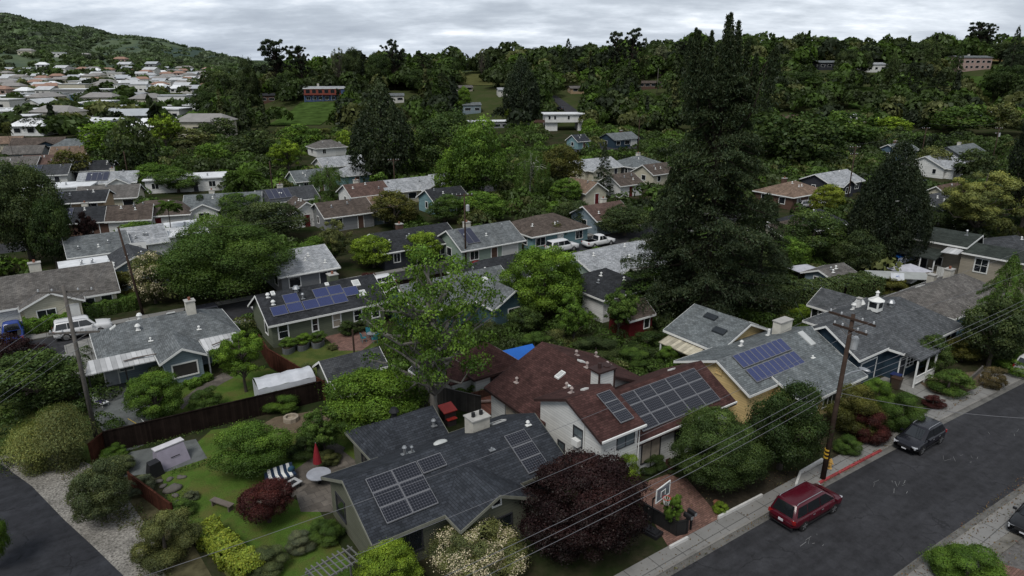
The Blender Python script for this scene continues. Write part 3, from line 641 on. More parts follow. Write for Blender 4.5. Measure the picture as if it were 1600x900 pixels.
# --- green house with twelve blue panels
h = House(21, 67, 'sage green house with dark roof and blue solar panels above three garden beds')
h.wing(16.3, 28.2, 64.2, 70.6, 2.8, 4.7, 's'); h.wing(24,28,64.4,71.5,2.8,4.3,'t') if 0 else None
for (a,b) in ((16.7,64.4),(18.3,64.4),(18.3,65.5),(19.9,64.4),(21.4,64.4),(21.4,65.5),(22.95,64.4),(22.95,65.5),(24.5,65.0)): h.solar(a,a+1.53,b+.15,b+1.2,1,1,PVB)
h.chimney(24.2,68.0,.95,.9,.9,mat=SD['green']); h.skylight(26.2,66.6,.8,.7); h.skylight(26.3,65.3,.8,.6); h.vent(19.9,67.0,.22,.3,STEEL); h.vent(20.2,66.0,.1,.5,STEEL)
h.vent(17.2,66.0,.13,.3,WHITE); h.vent(17.0,66.9,.13,.3,WHITE); h.skylight(17.6,67.2,.4,.4); h.skylight(23.2,67.1,.4,.3)
for (s,hw,hh) in ((17.4,.85,1.35),(20.6,.5,1.3),(22.9,.75,1.35),(25.2,.75,1.1),(27.2,.75,1.2)): h.win('t',64.2,-1,s,1.55,hw,hh,WHITE,bars=(1,2),gl=CURT if s==22.9 else None,fw=.13)
h.win('s',16.3,-1,66,1.6,.9,1.2,WHITE)
h.finish(SD['green'], SH['dark'])
# --- slate blue house right of it
h = House(34, 63, 'teal blue house with long grey roof behind the big airy tree')
h.wing(29.3, 41.5, 58.6, 65.8, 2.9, 4.7, 's'); h.wing(36.5,41.2,55.2,60.5,2.9,4.3,'t'); h.win('s',29.3,-1,62.2,1.8,.9,1.7,WHITE); h.skylight(38.5,60.2,.4,.9); h.skylight(36,64,.5,.5)
h.win('t',55.2,-1,38.9,1.6,1.4,1.1,WHITE,bars=(2,1)); h.vent(33,60.5); h.vent(39,63.5)
h.finish(M('siding_teal',(.045,.085,.10),.85,.1,.7,pat='siding'), SH['grey'])
# --- cream house far left
h = House(-2, 87, 'cream bungalow with brown grey gable roof and white garage door at left edge')
h.wing(-14.5, 5.2, 84.9, 91.6, 2.7, 5.0, 's'); h.wing(-3.4,1.7,83.4,88.5,2.7,3.9,'t')
h.wing(-14,-3.6,84.2,86,2.6,2.9,'s',ridge=85.6,trim=False) if 0 else None
h.garage('t',84.9,-1,-5.2,2.6); h.win('t',84.9,-1,-5.4,2.32,1.0,.22,WHITE,fw=.04) if 0 else None
h.door('t',84.9,-1,2.3,mat=WHITE) if 0 else h.door('t',83.4,-1,.9); h.win('t',83.4,-1,-1.5,1.4,1.6,1.2,WHITE,bars=(2,1)); h.win('t',84.9,-1,4.2,1.4,1.0,1.3,WHITE); h.win('t',84.9,-1,2.5,1.5,1.0,1.0,WHITE)
h.chimney(-1.7,88.9,1.1,.7,1.3,mat=MATS['chimney_white'])
h.finish(SD['cream'], SH['warm'])
# --- garden shed with slate roof
h = House(19,51.5,'dark green garden shed with black shingle roof beside the brown fence',name='garden_shed',cat='shed')
h.wing(16.9, 21.8, 50.2, 53.4, 2.2, 3.2, 's', ov=.25); h.finish(SD['green'], SH['charcoal'])
h = House(19,48.6,'low lean-to shed with flat dark shingle roof in front of the green shed',name='lean_to_shed',cat='shed')
h.wing(16.9, 20.8, 47.6, 49.85, 1.8, 2.15, 's', ov=.15, ridge=49.7); h.finish(SD['charcoal'], SH['dark'])
# --- small white hut with red roof
h = House(29,45.5,'small white cottage with dark red hip roof behind the red deck',name='cottage',cat='cottage')
h.wing(27.0,31.4,43.8,47.6,2.4,4.0,'s',hip=(2.1,2.1)); h.wing(25.2,27.2,44.6,46.6,2.0,2.5,'s',hip=(.5,0),trim=False); h.win('t',43.8,-1,29,1.5,1.0,.9,DKTRIM); h.win('s',27.0,-1,45,1.5,.6,.9,DKTRIM)
h.finish(SD['white'], SH['red'], M('trim_maroon', (.035,.018,.016), .7))
h = House(24.6,46.6,'narrow white shed with tilted grey roof left of the white cottage',name='white_shed',cat='shed')
h.wing(23.4,25.0,45.6,48.6,1.9,2.4,'t',ov=.12); h.finish(SD['white'], SH['charcoal'])
# --- dark red shed under trees
h = House(48,46,'dark red wooden shed with white window under the big conifer',name='red_shed',cat='shed')
h.wing(46.4,49.6,45.6,48.6,2.4,3.5,'s',ov=.25); h.win('t',45.6,-1,48.8,1.4,.7,1.1,WHITE); h.finish(SD['red'], SH['brown'])
h = House(66,46,'small navy outbuilding with white window at the back of the lawn',name='outbuilding',cat='shed')
h.wing(65.4,68.6,44.8,47.8,2.5,3.6,'s',ov=.25); h.win('t',44.8,-1,67.4,1.5,.7,1.2,WHITE); h.finish(SD['navy'], SH['charcoal'])

# ---------------------------------------------------------------- vegetation
def leaf_mesh(name, pos, nrm, size, shade, rs, aspect=.62):
    """one kite-shaped leaf (or leaf clump) per point"""
    n_ = len(pos)
    nrm = nrm+rs.normal(0, .55, nrm.shape); nrm /= np.linalg.norm(nrm, axis=1)[:,None]+1e-9
    up = rs.normal(0, 1, nrm.shape); u = np.cross(nrm, up); u /= np.linalg.norm(u, axis=1)[:,None]+1e-9
    v = np.cross(nrm, u); s = size[:,None]
    q = np.stack([pos-u*s, pos-v*s*aspect+nrm*s*.18, pos+u*s, pos+v*s*aspect+nrm*s*.18], 1).reshape(-1, 3)
    me = bpy.data.meshes.new(name); me.vertices.add(4*n_); me.vertices.foreach_set('co', q.astype(np.float32).ravel())
    me.loops.add(4*n_); me.loops.foreach_set('vertex_index', np.arange(4*n_, dtype=np.int32))
    me.polygons.add(n_); me.polygons.foreach_set('loop_start', np.arange(0, 4*n_, 4, dtype=np.int32))
    try: me.polygons.foreach_set('loop_total', np.full(n_, 4, dtype=np.int32))
    except Exception: pass
    me.update(calc_edges=True)
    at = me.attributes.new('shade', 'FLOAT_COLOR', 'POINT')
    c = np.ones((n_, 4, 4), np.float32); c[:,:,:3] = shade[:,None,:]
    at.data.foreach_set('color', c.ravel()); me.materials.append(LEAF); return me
BARK = M('bark', (.075,.065,.055), .95, .3, 3, spec=.05); BARKP = M('bark_pale', (.17,.16,.145), .9, .3, 4, spec=.05)
BARKD = M('bark_dark', (.035,.028,.024), .95, .3, 3, spec=.05); BARKW = M('bark_white', (.36,.35,.32), .9, .3, 6, spec=.05)
def sph(rs, n_):
    d = rs.normal(0,1,(n_,3)); return d/np.linalg.norm(d,axis=1)[:,None]
def lobed(rs, cen, rad, n_, leaf, hollow=.72, flat=.9, top=1.0, tone=.32, under=.55):
    """leaves over the outside of many overlapping lobes; those buried inside other lobes are dropped"""
    cen = np.asarray(cen); rad = np.asarray(rad); w_ = rad**2; k = rs.choice(len(cen), int(n_*1.7), p=w_/w_.sum())
    d = sph(rs, len(k)); d[:,2] = np.where(d[:,2] < -.35, -d[:,2]*.6, d[:,2]); d /= np.linalg.norm(d,axis=1)[:,None]
    # second level of bumps
    sub = sph(rs, 9*len(cen)).reshape(len(cen), 9, 3)
    dots = np.einsum('ij,ikj->ik', d, sub[k]).max(1)
    rr_ = rad[k]*(.84+.22*np.clip((dots-.55)/.45,0,1))*rs.uniform(.80,1.10,len(k))*np.where(rs.rand(len(k)) < .22, rs.uniform(1.05,1.55,len(k)), 1)
    p = cen[k]+d*rr_[:,None]*np.array([1,1,flat])
    keep = np.ones(len(k), bool)
    for i in range(len(cen)):
        q = (p-cen[i])/(rad[i]*np.array([1,1,flat])); keep &= ~((np.linalg.norm(q,axis=1) < hollow) & (k != i))
    p, d, k, dots = p[keep][:n_], d[keep][:n_], k[keep][:n_], dots[keep][:n_]
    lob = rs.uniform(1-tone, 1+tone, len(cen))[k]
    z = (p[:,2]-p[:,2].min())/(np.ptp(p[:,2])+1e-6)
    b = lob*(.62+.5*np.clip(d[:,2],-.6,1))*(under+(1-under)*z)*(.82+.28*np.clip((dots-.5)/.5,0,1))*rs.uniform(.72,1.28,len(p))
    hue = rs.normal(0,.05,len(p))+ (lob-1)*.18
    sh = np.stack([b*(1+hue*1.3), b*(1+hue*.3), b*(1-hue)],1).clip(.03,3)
    return p, d, leaf*rs.uniform(.6,1.35,len(p)), sh
def limbs(mb, base, tips, r0, rs, fork=.35, n=7):
    base = np.array(base)
    for tp in tips:
        tp = np.array(tp); m1 = base*(1-fork)+tp*fork+rs.normal(0,.02,3)+np.array([0,0,.03]); m2 = base*.35+tp*.65+rs.normal(0,.02,3)
        mb.tube([base, m1, m2, tp], [r0*.55, r0*.42, r0*.27, r0*.1], 5)
NL = {'X': 105000, 'N': 50000, 'M': 15000, 'F': 3000}
PRO = {}
def proto(kind, lod, var=0):
    key = (kind, lod, var)
    if key in PRO: return PRO[key]
    rs = np.random.RandomState(abs(hash((kind, var))) % 1000 if 0 else (sum(ord(c) for c in kind)*31+var*17) % 99991)
    n_ = NL[lod]; mb = MB(); name = 'crown'; bark = BARK
    lf = {'X': .0070, 'N': .0096, 'M': .0150, 'F': .030}[lod]
    if kind in ('round', 'oak', 'lumpy', 'bush', 'wide', 'blossom'):
        z0 = {'round': .10, 'oak': .08, 'lumpy': .07, 'bush': -.02, 'wide': .2, 'blossom': 0}[kind]
        nl = {'round': 52, 'oak': 66, 'lumpy': 100, 'bush': 40, 'wide': 60, 'blossom': 60}[kind]; cen, rad = [], []
        sk = rs.uniform(-.05,.05,2); hm = .46 if kind != 'bush' else .3; irr = sph(rs, 5)
        for i in range(nl):
            d = sph(rs,1)[0]; r_ = rs.uniform(.55,1.0)**.5*(.86+.18*max(irr@d)); rd = rs.uniform(.09,.155)*(.72 if kind == 'lumpy' else 1)
            q = np.array([d[0]*.385*r_+sk[0]*d[2], d[1]*.385*r_+sk[1]*d[2], 0])
            q[2] = hm+d[2]*(1-hm-rd*.8)*r_ if d[2] > 0 else hm+d[2]*(hm-z0-rd*.6)*r_
            cen.append(q); rad.append(rd)
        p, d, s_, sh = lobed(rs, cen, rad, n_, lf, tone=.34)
        if kind == 'blossom': fl = (rs.rand(len(p)) < .5) & (np.sin(p[:,0]*23)+np.sin(p[:,1]*19+1)+np.sin(p[:,2]*21) > -.2); sh[fl] = np.array([4.6,3.6,7.2])*rs.uniform(.6,1.2,(fl.sum(),1))
        tz = .3; mb.tube([(0,0,-.03),(.005,0,.12),(0,.01,tz),(0,0,.55)], [.04,.03,.026,.012], 8)
        if kind != 'bush': limbs(mb, (0,0,tz-.04), [c for c in cen[:9]], .035, rs)
    elif kind in ('airy', 'sycamore'):
        cen, rad = [], []; nl = 75 if kind == 'airy' else 170
        for i in range(nl):
            d = sph(rs,1)[0]; r_ = rs.uniform(.35,1); z = .62+d[2]*.34*r_
            wd = .40*math.sqrt(max(.12, 1-((z-.55)/.5)**2))
            cen.append(np.array([d[0]*wd*r_*1.1, d[1]*wd*r_*1.1, z])); rad.append(rs.uniform(.04,.085)*(1 if kind == 'airy' else .72))
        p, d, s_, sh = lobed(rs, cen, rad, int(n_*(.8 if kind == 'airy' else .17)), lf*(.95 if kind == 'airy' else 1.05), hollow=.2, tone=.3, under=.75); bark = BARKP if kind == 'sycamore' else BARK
        mb.tube([(0,0,-.02),(.01,0,.18),(0,.01,.42),(.02,0,.75),(0,0,.95)], [.028,.022,.018,.01,.003], 8)
        for c in cen[::2]:
            zb = max(.22, c[2]-.28*rs.uniform(.6,1.2)); limbs(mb, (0,0,zb), [c], .017 if kind == 'airy' else .021, rs)
    elif kind == 'bare':
        tips = []
        for i in range(46):
            d = sph(rs,1)[0]; tips.append(np.array([d[0]*.42, d[1]*.42, .62+d[2]*.34]))
        mb.tube([(0,0,-.02),(.01,0,.2),(0,0,.45)], [.03,.022,.014], 6)
        for tq in tips:
            limbs(mb, (0,0,rs.uniform(.2,.42)), [tq], .022, rs)
            for _ in range(3): mb.tube([tq*.8+np.array([0,0,.09]), tq+rs.normal(0,.06,3)], [.003,.001], 3)
        cen = tips; p, d, s_, sh = lobed(rs, cen, np.full(46,.05), n_//5, lf*.8, hollow=.1)
    elif kind in ('redwood', 'conifer', 'fir', 'deodar'):
        pts, ds, shd = [], [], []
        nb = {'redwood': 120, 'conifer': 90, 'fir': 70, 'deodar': 90}[kind]; mb.tube([(0,0,-.02),(0,0,.4),(.01,0,.98)], [.022,.015,.002], 8)
        zlo = .08 if kind != 'redwood' else .10
        for i in range(nb):
            f_ = (i+rs.rand())/nb; z = zlo+((1 if kind != 'redwood' else .84)-zlo)*f_
            rmax = .5*((1-f_)**.75)*rs.uniform(.68,1.06)+.015
            if kind == 'deodar': rmax = .5*((1-f_)**.5)*rs.uniform(.7,1.06)+.015
            if kind == 'redwood': rmax = (.14+.36*(1-f_)**1.1)*rs.uniform(.4,1.0)
            if kind in ('fir','conifer'): rmax *= 1.08
            az = i*2.39996+rs.uniform(-.4,.4); m_ = max(6, int(n_*(1.25 if kind == 'redwood' else 1)/nb*(.3+2.0*rmax)))
            t_ = rs.uniform(.1,1,m_)**.6; droop = {'redwood': .05, 'conifer': .04, 'fir': .02, 'deodar': .12}[kind]
            wob = (.12 if kind != 'redwood' else .17)*rmax+.012
            x = t_*rmax; zz_ = z-droop*t_**1.5+.05*t_*(kind == 'redwood')+rs.normal(0,.010 if kind != 'redwood' else .006,m_)
            lat = rs.normal(0,1,m_)*wob*(1.15-t_*.7)
            pp = np.stack([x*math.cos(az)-lat*math.sin(az), x*math.sin(az)+lat*math.cos(az), zz_-np.abs(lat)*.35],1)
            pts.append(pp); dd = np.tile([math.cos(az)*.25,math.sin(az)*.25,1.],(m_,1)); ds.append(dd)
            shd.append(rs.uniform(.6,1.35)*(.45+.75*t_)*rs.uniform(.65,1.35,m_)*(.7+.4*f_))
            if i % 3 == 0 or kind == 'redwood': mb.tube([(0,0,z),(rmax*.9*math.cos(az),rmax*.9*math.sin(az),z-droop*.7)],[.006*(1-f_)+.001,.001],4)
        if kind == 'redwood':      # several ragged leaders
            for k in range(22):
                a_ = rs.uniform(0,6.28); r_ = rs.uniform(.01,.21)*(k > 1); h0, h1 = rs.uniform(.68,.82), rs.uniform(.90,1.0)-r_*.3; m_ = n_//80
                t_ = rs.rand(m_); wd = .022*(1-t_)+.003
                pts.append(np.stack([r_*math.cos(a_)+rs.normal(0,1,m_)*wd, r_*math.sin(a_)+rs.normal(0,1,m_)*wd, h0+(h1-h0)*t_],1)); ds.append(sph(rs,m_)); shd.append(rs.uniform(.5,1.1,m_))
                mb.tube([(0,0,.55),(r_*.7*math.cos(a_),r_*.7*math.sin(a_),h0),(r_*math.cos(a_),r_*math.sin(a_),h1)],[.006,.004,.001],4)
        p = np.concatenate(pts); d = np.concatenate(ds); b = np.concatenate(shd); s_ = lf*rs.uniform(.6,1.3,len(p))*(1.0 if kind != 'redwood' else .95)
        hue = rs.normal(0,.08,len(p)); sh = np.stack([b*(1+hue),b,b*(1-hue)],1); bark = BARKD
    elif kind == 'cypress':
        cen, rad = [], []
        for i in range(80):
            f_ = i/80; a_ = i*2.4; r_ = .36*min(1, (1-f_)*1.6+.08)*(.55+.45*min(1,f_*6)); cen.append(np.array([r_*math.cos(a_),r_*math.sin(a_),.05+f_*.88])); rad.append(.13*(1-.5*f_))
        p, d, s_, sh = lobed(rs, cen, rad, n_, lf, hollow=.75, flat=1.5, tone=.3); mb.tube([(0,0,-.02),(0,0,.8)],[.03,.006],6); bark = BARKD
    elif kind == 'pine':
        cen, rad = [], []; tips = []
        for i in range(70):
            a_ = rs.uniform(0,6.28); z = rs.uniform(.42,.96); r_ = rs.uniform(.05,.40)*(1 if z < .85 else .7)
            c = np.array([r_*math.cos(a_), r_*math.sin(a_), z]); cen.append(c); rad.append(rs.uniform(.04,.085)*(1 if kind == 'airy' else .72)); tips.append(c)
        p, d, s_, sh = lobed(rs, cen, rad, int(n_*.9), lf, hollow=.2, flat=.6, tone=.3); bark = BARKD
        mb.tube([(0,0,-.02),(.02,0,.3),(0,.02,.6),(.01,0,.9)],[.03,.024,.016,.005],6)
        for tq in tips: limbs(mb, (0,0,max(.3,tq[2]-.2)), [tq], .02, rs)
    elif kind == 'weeping':
        pts, ds, shd = [], [], []; nb = 70; mb.tube([(0,0,-.02),(.02,0,.4),(0,0,.9)],[.022,.015,.004],6)
        for i in range(nb):
            a_ = rs.uniform(0,6.28); r_ = .47*math.sqrt(rs.uniform(.05,1)); zt = .98-.55*r_**1.3*1.6+rs.normal(0,.03); ln = rs.uniform(.25,.6); zb = max(.08, zt-ln); m_ = n_//nb
            t_ = rs.rand(m_); pts.append(np.stack([r_*math.cos(a_)*(1+.05*t_)+rs.normal(0,.022,m_), r_*math.sin(a_)*(1+.05*t_)+rs.normal(0,.022,m_), zt+(zb-zt)*t_+rs.normal(0,.01,m_)],1))
            ds.append(np.tile([math.cos(a_),math.sin(a_),.3],(m_,1))); shd.append(rs.uniform(.65,1.3)*(1-.45*t_)*rs.uniform(.7,1.3,m_)); 
            if i % 3 == 0: mb.tube([(0,0,.35+.4*rs.rand()),(r_*.6*math.cos(a_),r_*.6*math.sin(a_),zt-.02),(r_*math.cos(a_),r_*math.sin(a_),zt-.06)],[.008,.005,.001],4)
        p = np.concatenate(pts); d = np.concatenate(ds); b = np.concatenate(shd); s_ = lf*rs.uniform(.6,1.2,len(p)); hue = rs.normal(0,.08,len(p)); sh = np.stack([b*(1+hue),b,b*(1-hue)],1); bark = BARKW if var == 1 else BARK
    elif kind in ('fan_palm', 'date_palm'):
        pts, ds, shd = [], [], []; nb = 34 if kind == 'fan_palm' else 60; top = .9 if kind == 'fan_palm' else .62
        mb.tube([(0,0,-.02),(.01,0,top*.5),(0,0,top)],[.02,.014,.016] if kind == 'fan_palm' else [.05,.04,.05],8); m_ = max(16, n_//nb); lf *= 1.35
        for i in range(nb):
            a_ = rs.uniform(0,6.28); el = rs.uniform(-.9,1.25); L_ = .46; t_ = rs.rand(m_); wd = (.10 if kind == 'fan_palm' else .045)
            rr_ = L_*t_*math.cos(el*.8); zz_ = top+(L_*t_*math.sin(el)-.30*t_**2*L_*1.6)*(.35 if kind == 'fan_palm' else .8)
            lat = rs.uniform(-1,1,m_)*wd*np.sin(np.clip(t_,.05,1)*2.6)
            pts.append(np.stack([rr_*math.cos(a_)-lat*math.sin(a_), rr_*math.sin(a_)+lat*math.cos(a_), zz_],1)); ds.append(np.tile([0,0,1.],(m_,1))); shd.append((.55+.5*max(el,-.3))*rs.uniform(.6,1.3,m_))
            mb.tube([(0,0,top),(L_*.5*math.cos(a_)*math.cos(el*.8),L_*.5*math.sin(a_)*math.cos(el*.8),top+(L_*.5*math.sin(el)-.12*L_)*(.35 if kind == 'fan_palm' else .8))],[.004,.002],4)
        p = np.concatenate(pts); d = np.concatenate(ds); b = np.concatenate(shd); s_ = lf*1.1*rs.uniform(.6,1.3,len(p)); sh = np.stack([b,b,b*.9],1).clip(.05,3)
    elif kind == 'grassy':        # plume grass: long thin blades arching out
        n_ = n_//2; a_ = rs.uniform(0,6.28,n_); r_ = rs.uniform(0,1,n_); t_ = rs.rand(n_); ri = .25*rs.rand(n_)
        rad_ = ri+r_*.33*t_; p = np.stack([rad_*np.cos(a_), rad_*np.sin(a_), (1-.5*r_)*np.sin(t_*2.0)*.95],1)
        d = np.stack([np.cos(a_),np.sin(a_),.6+0*a_],1); b = (.5+.7*t_)*rs.uniform(.6,1.35,n_); s_ = lf*1.3*rs.uniform(.6,1.6,n_); hue = rs.normal(0,.08,n_); sh = np.stack([b*(1+hue),b,b*(1-hue)],1)
    me = leaf_mesh('crown', p, d, s_, sh, rs, .62 if kind not in ('redwood','conifer','fir','deodar','grassy','fan_palm','date_palm','weeping') else .34)
    tm = None
    if mb.v:
        o = mb.build('trunk', bark); tm = o.data; bpy.data.objects.remove(o)
    PRO[key] = (me, tm); return PRO[key]
NAMES = {'round':'broadleaf_tree','oak':'oak_tree','lumpy':'broadleaf_tree','bush':'shrub','blossom':'flowering_tree','wide':'broadleaf_tree','airy':'light_crowned_tree','sycamore':'sycamore_tree','bare':'bare_tree','redwood':'redwood_tree','conifer':'conifer_tree','fir':'fir_tree','deodar':'cedar_tree','cypress':'cypress_tree','pine':'pine_tree','weeping':'weeping_tree','fan_palm':'fan_palm','date_palm':'date_palm','grassy':'grass_clump'}
GC = {k: tuple(v) for k, v in dict(dark=(.022,.036,.014), dk2=(.028,.040,.020), mid=(.036,.062,.018), oak=(.030,.048,.018), green=(.046,.082,.018), bright=(.058,.100,.018), lime=(.080,.120,.018), yell=(.085,.105,.020), olive=(.060,.068,.034), sage=(.050,.062,.036),
     purple=(.014,.0065,.0095), maroon=(.034,.010,.013), black=(.011,.016,.011), bronze=(.050,.052,.018), grey=(.065,.075,.062), blush=(.34,.30,.29), brown=(.07,.055,.035), redw=(.016,.023,.015), cone=(.016,.023,.016), pine=(.015,.022,.016), straw=(.085,.095,.04), tan=(.11,.10,.05), red=(.12,.02,.03), pinky=(.20,.05,.07)).items()}
rng = random.Random(11)
def tree(kind, x, y, wd, hg, col, label, lod=None, var=None, group=None, z=None, cat=None, rz=None, name=None):
    z = tz(x,y) if z is None else z
    d = math.hypot(x, y)
    lod = lod or ('N' if d < 62 else 'M' if d < 175 else 'F')
    var = rng.randrange(3 if lod != 'X' else 1) if var is None else var
    me, tm = proto(kind, lod, var)
    small = kind in ('bush', 'grassy')
    c = cat or ('palm' if 'palm' in kind else 'shrub' if small else 'tree')
    rz = rng.uniform(0,6.28) if rz is None else rz
    nm = name or NAMES[kind]
    if small and tm is None:
        o = bpy.data.objects.new(nm, me); COL.objects.link(o); o.location = (x,y,z); o.rotation_euler = (0,0,rz); o.scale = (wd,wd,hg); o.color = (*GC[col],1); return tag(o, label, c, group)
    r = empty(nm, (x,y,z), rz, label, c, group)
    o = bpy.data.objects.new('crown' if not small else 'foliage', me); COL.objects.link(o); o.parent = r; o.scale = (wd,wd,hg); o.color = (*GC[col],1)
    if tm and not (lod == 'F' and kind in ('round','oak','lumpy','wide','conifer','fir')):
        o = bpy.data.objects.new('trunk', tm); COL.objects.link(o); o.parent = r; o.scale = (wd,wd,hg)
    return r
def pt(kind, px, pyb, wpx, pyt, col, label, **k):
    """survey entry: foot of the tree seen at (px,pyb), crown wpx wide, top at pyt"""
    x, y, z = T(px, pyb); dep = cc*y+ss*(CH-z); foot = k.pop('foot', False)
    v = (pyt-450)/CF; fw = cc-ss*v; dn = ss+cc*v; wd = wpx*dep/CF
    if kind in ('round','oak','lumpy','bush','wide','cypress','blossom') and not foot:
        y2 = y+.33*wd; x *= y2/y; y = y2; dep = cc*y+ss*(CH-z); wd = wpx*dep/CF; top = CH-dn*(y+.10*wd)/fw
        hg = max((top-z)/.94, .52*wd, .5)
    else:
        q_ = .12*wd if kind in ('airy','sycamore','weeping','round','grassy') else 0
        top = CH-dn*(y+q_)/fw; hg = max(.6, top-z)
    z = tz(x,y)
    return tree(kind, x, y, wd*(1.06 if kind in ('round','oak','lumpy','wide','bush') else 1.0), hg, col, label, z=z, **k)
def hedge(pts, wd, hg, col, label, name='hedge', n=14000, leaf=.07, z=0, group=None, seed=1):
    rs = np.random.RandomState(seed); P_ = []; D_ = []
    L_ = [math.dist(pts[i], pts[i+1]) for i in range(len(pts)-1)]
    for i in range(len(L_)):
        m_ = int(n*L_[i]/sum(L_)); a = np.array(pts[i]); b = np.array(pts[i+1]); dr = (b-a)/L_[i]; nr = np.array([-dr[1],dr[0]])
        t_ = rs.rand(m_)*L_[i]; u = rs.rand(m_)*(wd+2*hg)-hg
        lat = np.clip(u, 0, wd)-wd/2; zz_ = np.where(u < 0, hg+u, np.where(u > wd, hg-(u-wd), hg))
        bump = .10*np.sin(t_*3.1+lat*2)+.08*np.sin(t_*7+1)+rs.normal(0,.05,m_)
        nx = np.where(u < 0, -1, np.where(u > wd, 1, 0)); xy = a+np.outer(t_,dr)+np.outer(lat+nx*bump, nr)
        P_.append(np.column_stack([xy, zz_+(nx == 0)*bump])); D_.append(np.column_stack([np.outer(nx,nr), (nx == 0)*1.+.2]))
    p = np.concatenate(P_); d = np.concatenate(D_); c = p.mean(0); c[2] = 0
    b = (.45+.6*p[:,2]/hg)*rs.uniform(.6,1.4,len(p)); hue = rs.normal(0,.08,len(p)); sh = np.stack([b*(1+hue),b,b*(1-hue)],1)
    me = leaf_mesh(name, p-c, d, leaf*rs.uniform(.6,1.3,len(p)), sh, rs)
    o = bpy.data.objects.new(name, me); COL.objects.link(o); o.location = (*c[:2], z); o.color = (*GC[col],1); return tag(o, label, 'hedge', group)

# near trees ---------------------------------------------------------------
pt('round',163,812,100,718,'sage','grey green olive tree with short trunk on the gravel verge', foot=True, name='olive_tree')
pt('bush',266,893,100,800,'olive','loose grey green shrub at the lower end of the gravel verge')
pt('grassy',60,735,90,655,'straw','tall feathery grass clump left of the wooden pole, nearer the path', rz=1)
pt('grassy',108,728,95,625,'olive','broad feathery shrub mound at the foot of the left utility pole')
pt('lumpy',72,655,150,548,'oak','wide dark leafy tree left of the pale grey house')
pt('bush',25,580,90,522,'purple','dark purple shrub at left edge beside the path road')
pt('lumpy',250,668,92,584,'green','round glossy citrus tree in front of the pale grey house')
pt('bush',325,648,50,605,'mid','small round shrub in the lawn below the pale grey house')
pt('airy',385,612,98,512,'bright','open bright green fruit tree on the lawn of the pale grey house')
pt('round',402,755,122,666,'green','broad light green fruit tree on the lawn by the covered swing')
pt('wide',424,834,88,752,'maroon','red leaved maple beside the striped sofa', name='maple_tree')
pt('wide',592,712,160,572,'bright','feathery bright green tree behind the slate roof', name='maple_tree')
pt('airy',508,712,92,632,'mid','slim soft green tree at the far side of the lawn')
pt('sycamore',682,676,265,372,'green','tall airy tree with pale branches and thick trunk between the back yards', lod='X', var=0)
pt('lumpy',905,905,205,712,'purple','large dark purple plum tree in front of the slate roof', name='plum_tree', lod='X', var=0)
pt('bush',968,775,66,703,'lime','yellow green shrub between the plum tree and the white house')
pt('lumpy',1115,790,150,643,'oak','big round dark green tree over the brick driveway', lod='X', var=0, name='magnolia_tree')
pt('round',1214,756,126,604,'dark','dark green tree between the big round tree and the street pole', var=1)
pt('blossom',750,925,150,836,'olive','green shrub sprinkled with pale pink blossom at the bottom edge')
pt('bush',750,933,148,838,'blush','cloud of pale pink blossom on the shrub at the bottom edge', name='blossom') if 0 else None
pt('lumpy',612,950,108,850,'lime','bright lime tree top at the bottom edge below the slate house')
pt('round',-5,905,60,790,'bright','leafy bright green branch tips at the bottom left corner') 
pt('bush',1403,684,66,610,'mid','rounded green rose bush above the parked dark car')
pt('bush',1352,700,62,636,'maroon','reddish pink flowering shrub beside the hydrant')
pt('bush',1330,690,90,598,'bronze','bronze green shrub behind the street pole')
pt('bush',1322,716,44,680,'mid','low green shrub behind the yellow hydrant')
pt('bush',1368,640,54,592,'green','leafy green bush left of the navy porch')
pt('bush',1456,640,34,618,'maroon','small dark red shrub on the concrete driveway edge')
pt('round',1448,592,60,522,'oak','small rounded tree in front of the white porch')
pt('round',1500,572,56,526,'bronze','bronze tipped tree right of the white porch')
pt('bush',1478,622,70,605,'mid','low green ground shrubs along the front walk')
pt('bush',1548,612,40,572,'brown','twiggy brown shrub beside the front walk of the pale blue house')
pt('bush',1585,592,60,560,'green','green shrub at the right edge above the white parked car')
pt('deodar',1548,560,120,392,'mid','drooping pale green conifer in front of the brown roof', lod='N')
pt('round',1540,590,100,470,'dk2','dark green tree at the right edge below the drooping conifer')
pt('bush',1500,935,116,858,'green','leafy green shrub at the bottom right beside the gravel lot')
pt('bush',1125,806,26,784,'lime','potted lime green plant at the driveway corner')
pt('airy',1048,830,44,765,'green','thin young tree behind the basketball hoop')
pt('bush',1015,742,50,712,'dark','dark shrub under the front window of the white house')
pt('bush',1060,748,40,715,'dk2','round dark shrub beside the front walk of the white house')
pt('bush',785,830,80,775,'green','green climbing shrub in front of the slate house gable')
pt('bush',700,840,110,800,'dark','dark shrub under the eaves of the slate house')
pt('bush',440,650,60,612,'green','round leafy shrub against the dark board fence')
pt('bush',222,565,36,540,'dk2','dark bush in the patio of the pale grey house')
pt('bush',250,608,60,588,'dk2','dark shrub behind the citrus tree')
pt('bush',480,720,60,690,'dark','dark round shrub under the slim soft green tree')
pt('bush',515,730,40,705,'olive','olive shrub by the hip roofed annexe')
pt('bush',470,868,50,846,'grey','silvery grey lavender mound at the corner of the slate house')
pt('bush',510,855,60,825,'mid','low green border plants along the slate house wall')
pt('bush',190,745,50,722,'sage','silvery shrub at the corner of the concrete slab')
pt('bush',222,775,46,745,'grey','grey blue spiky plant beside the covered swing')
pt('bush',180,722,40,703,'green','small green shrub at the board fence corner')
pt('bush',288,812,46,785,'mid','green flower border behind the short board fence')
pt('bush',300,785,24,768,'grey','silvery round plant on the lawn edge')
pt('bush',420,905,70,882,'sage','sage shrub at the bottom of the lawn')
pt('bush',505,522,26,512,'dk2','small bush below the green wall, left of the patio')
pt('bush',545,527,30,500,'dark','round dark bush under the white windows')
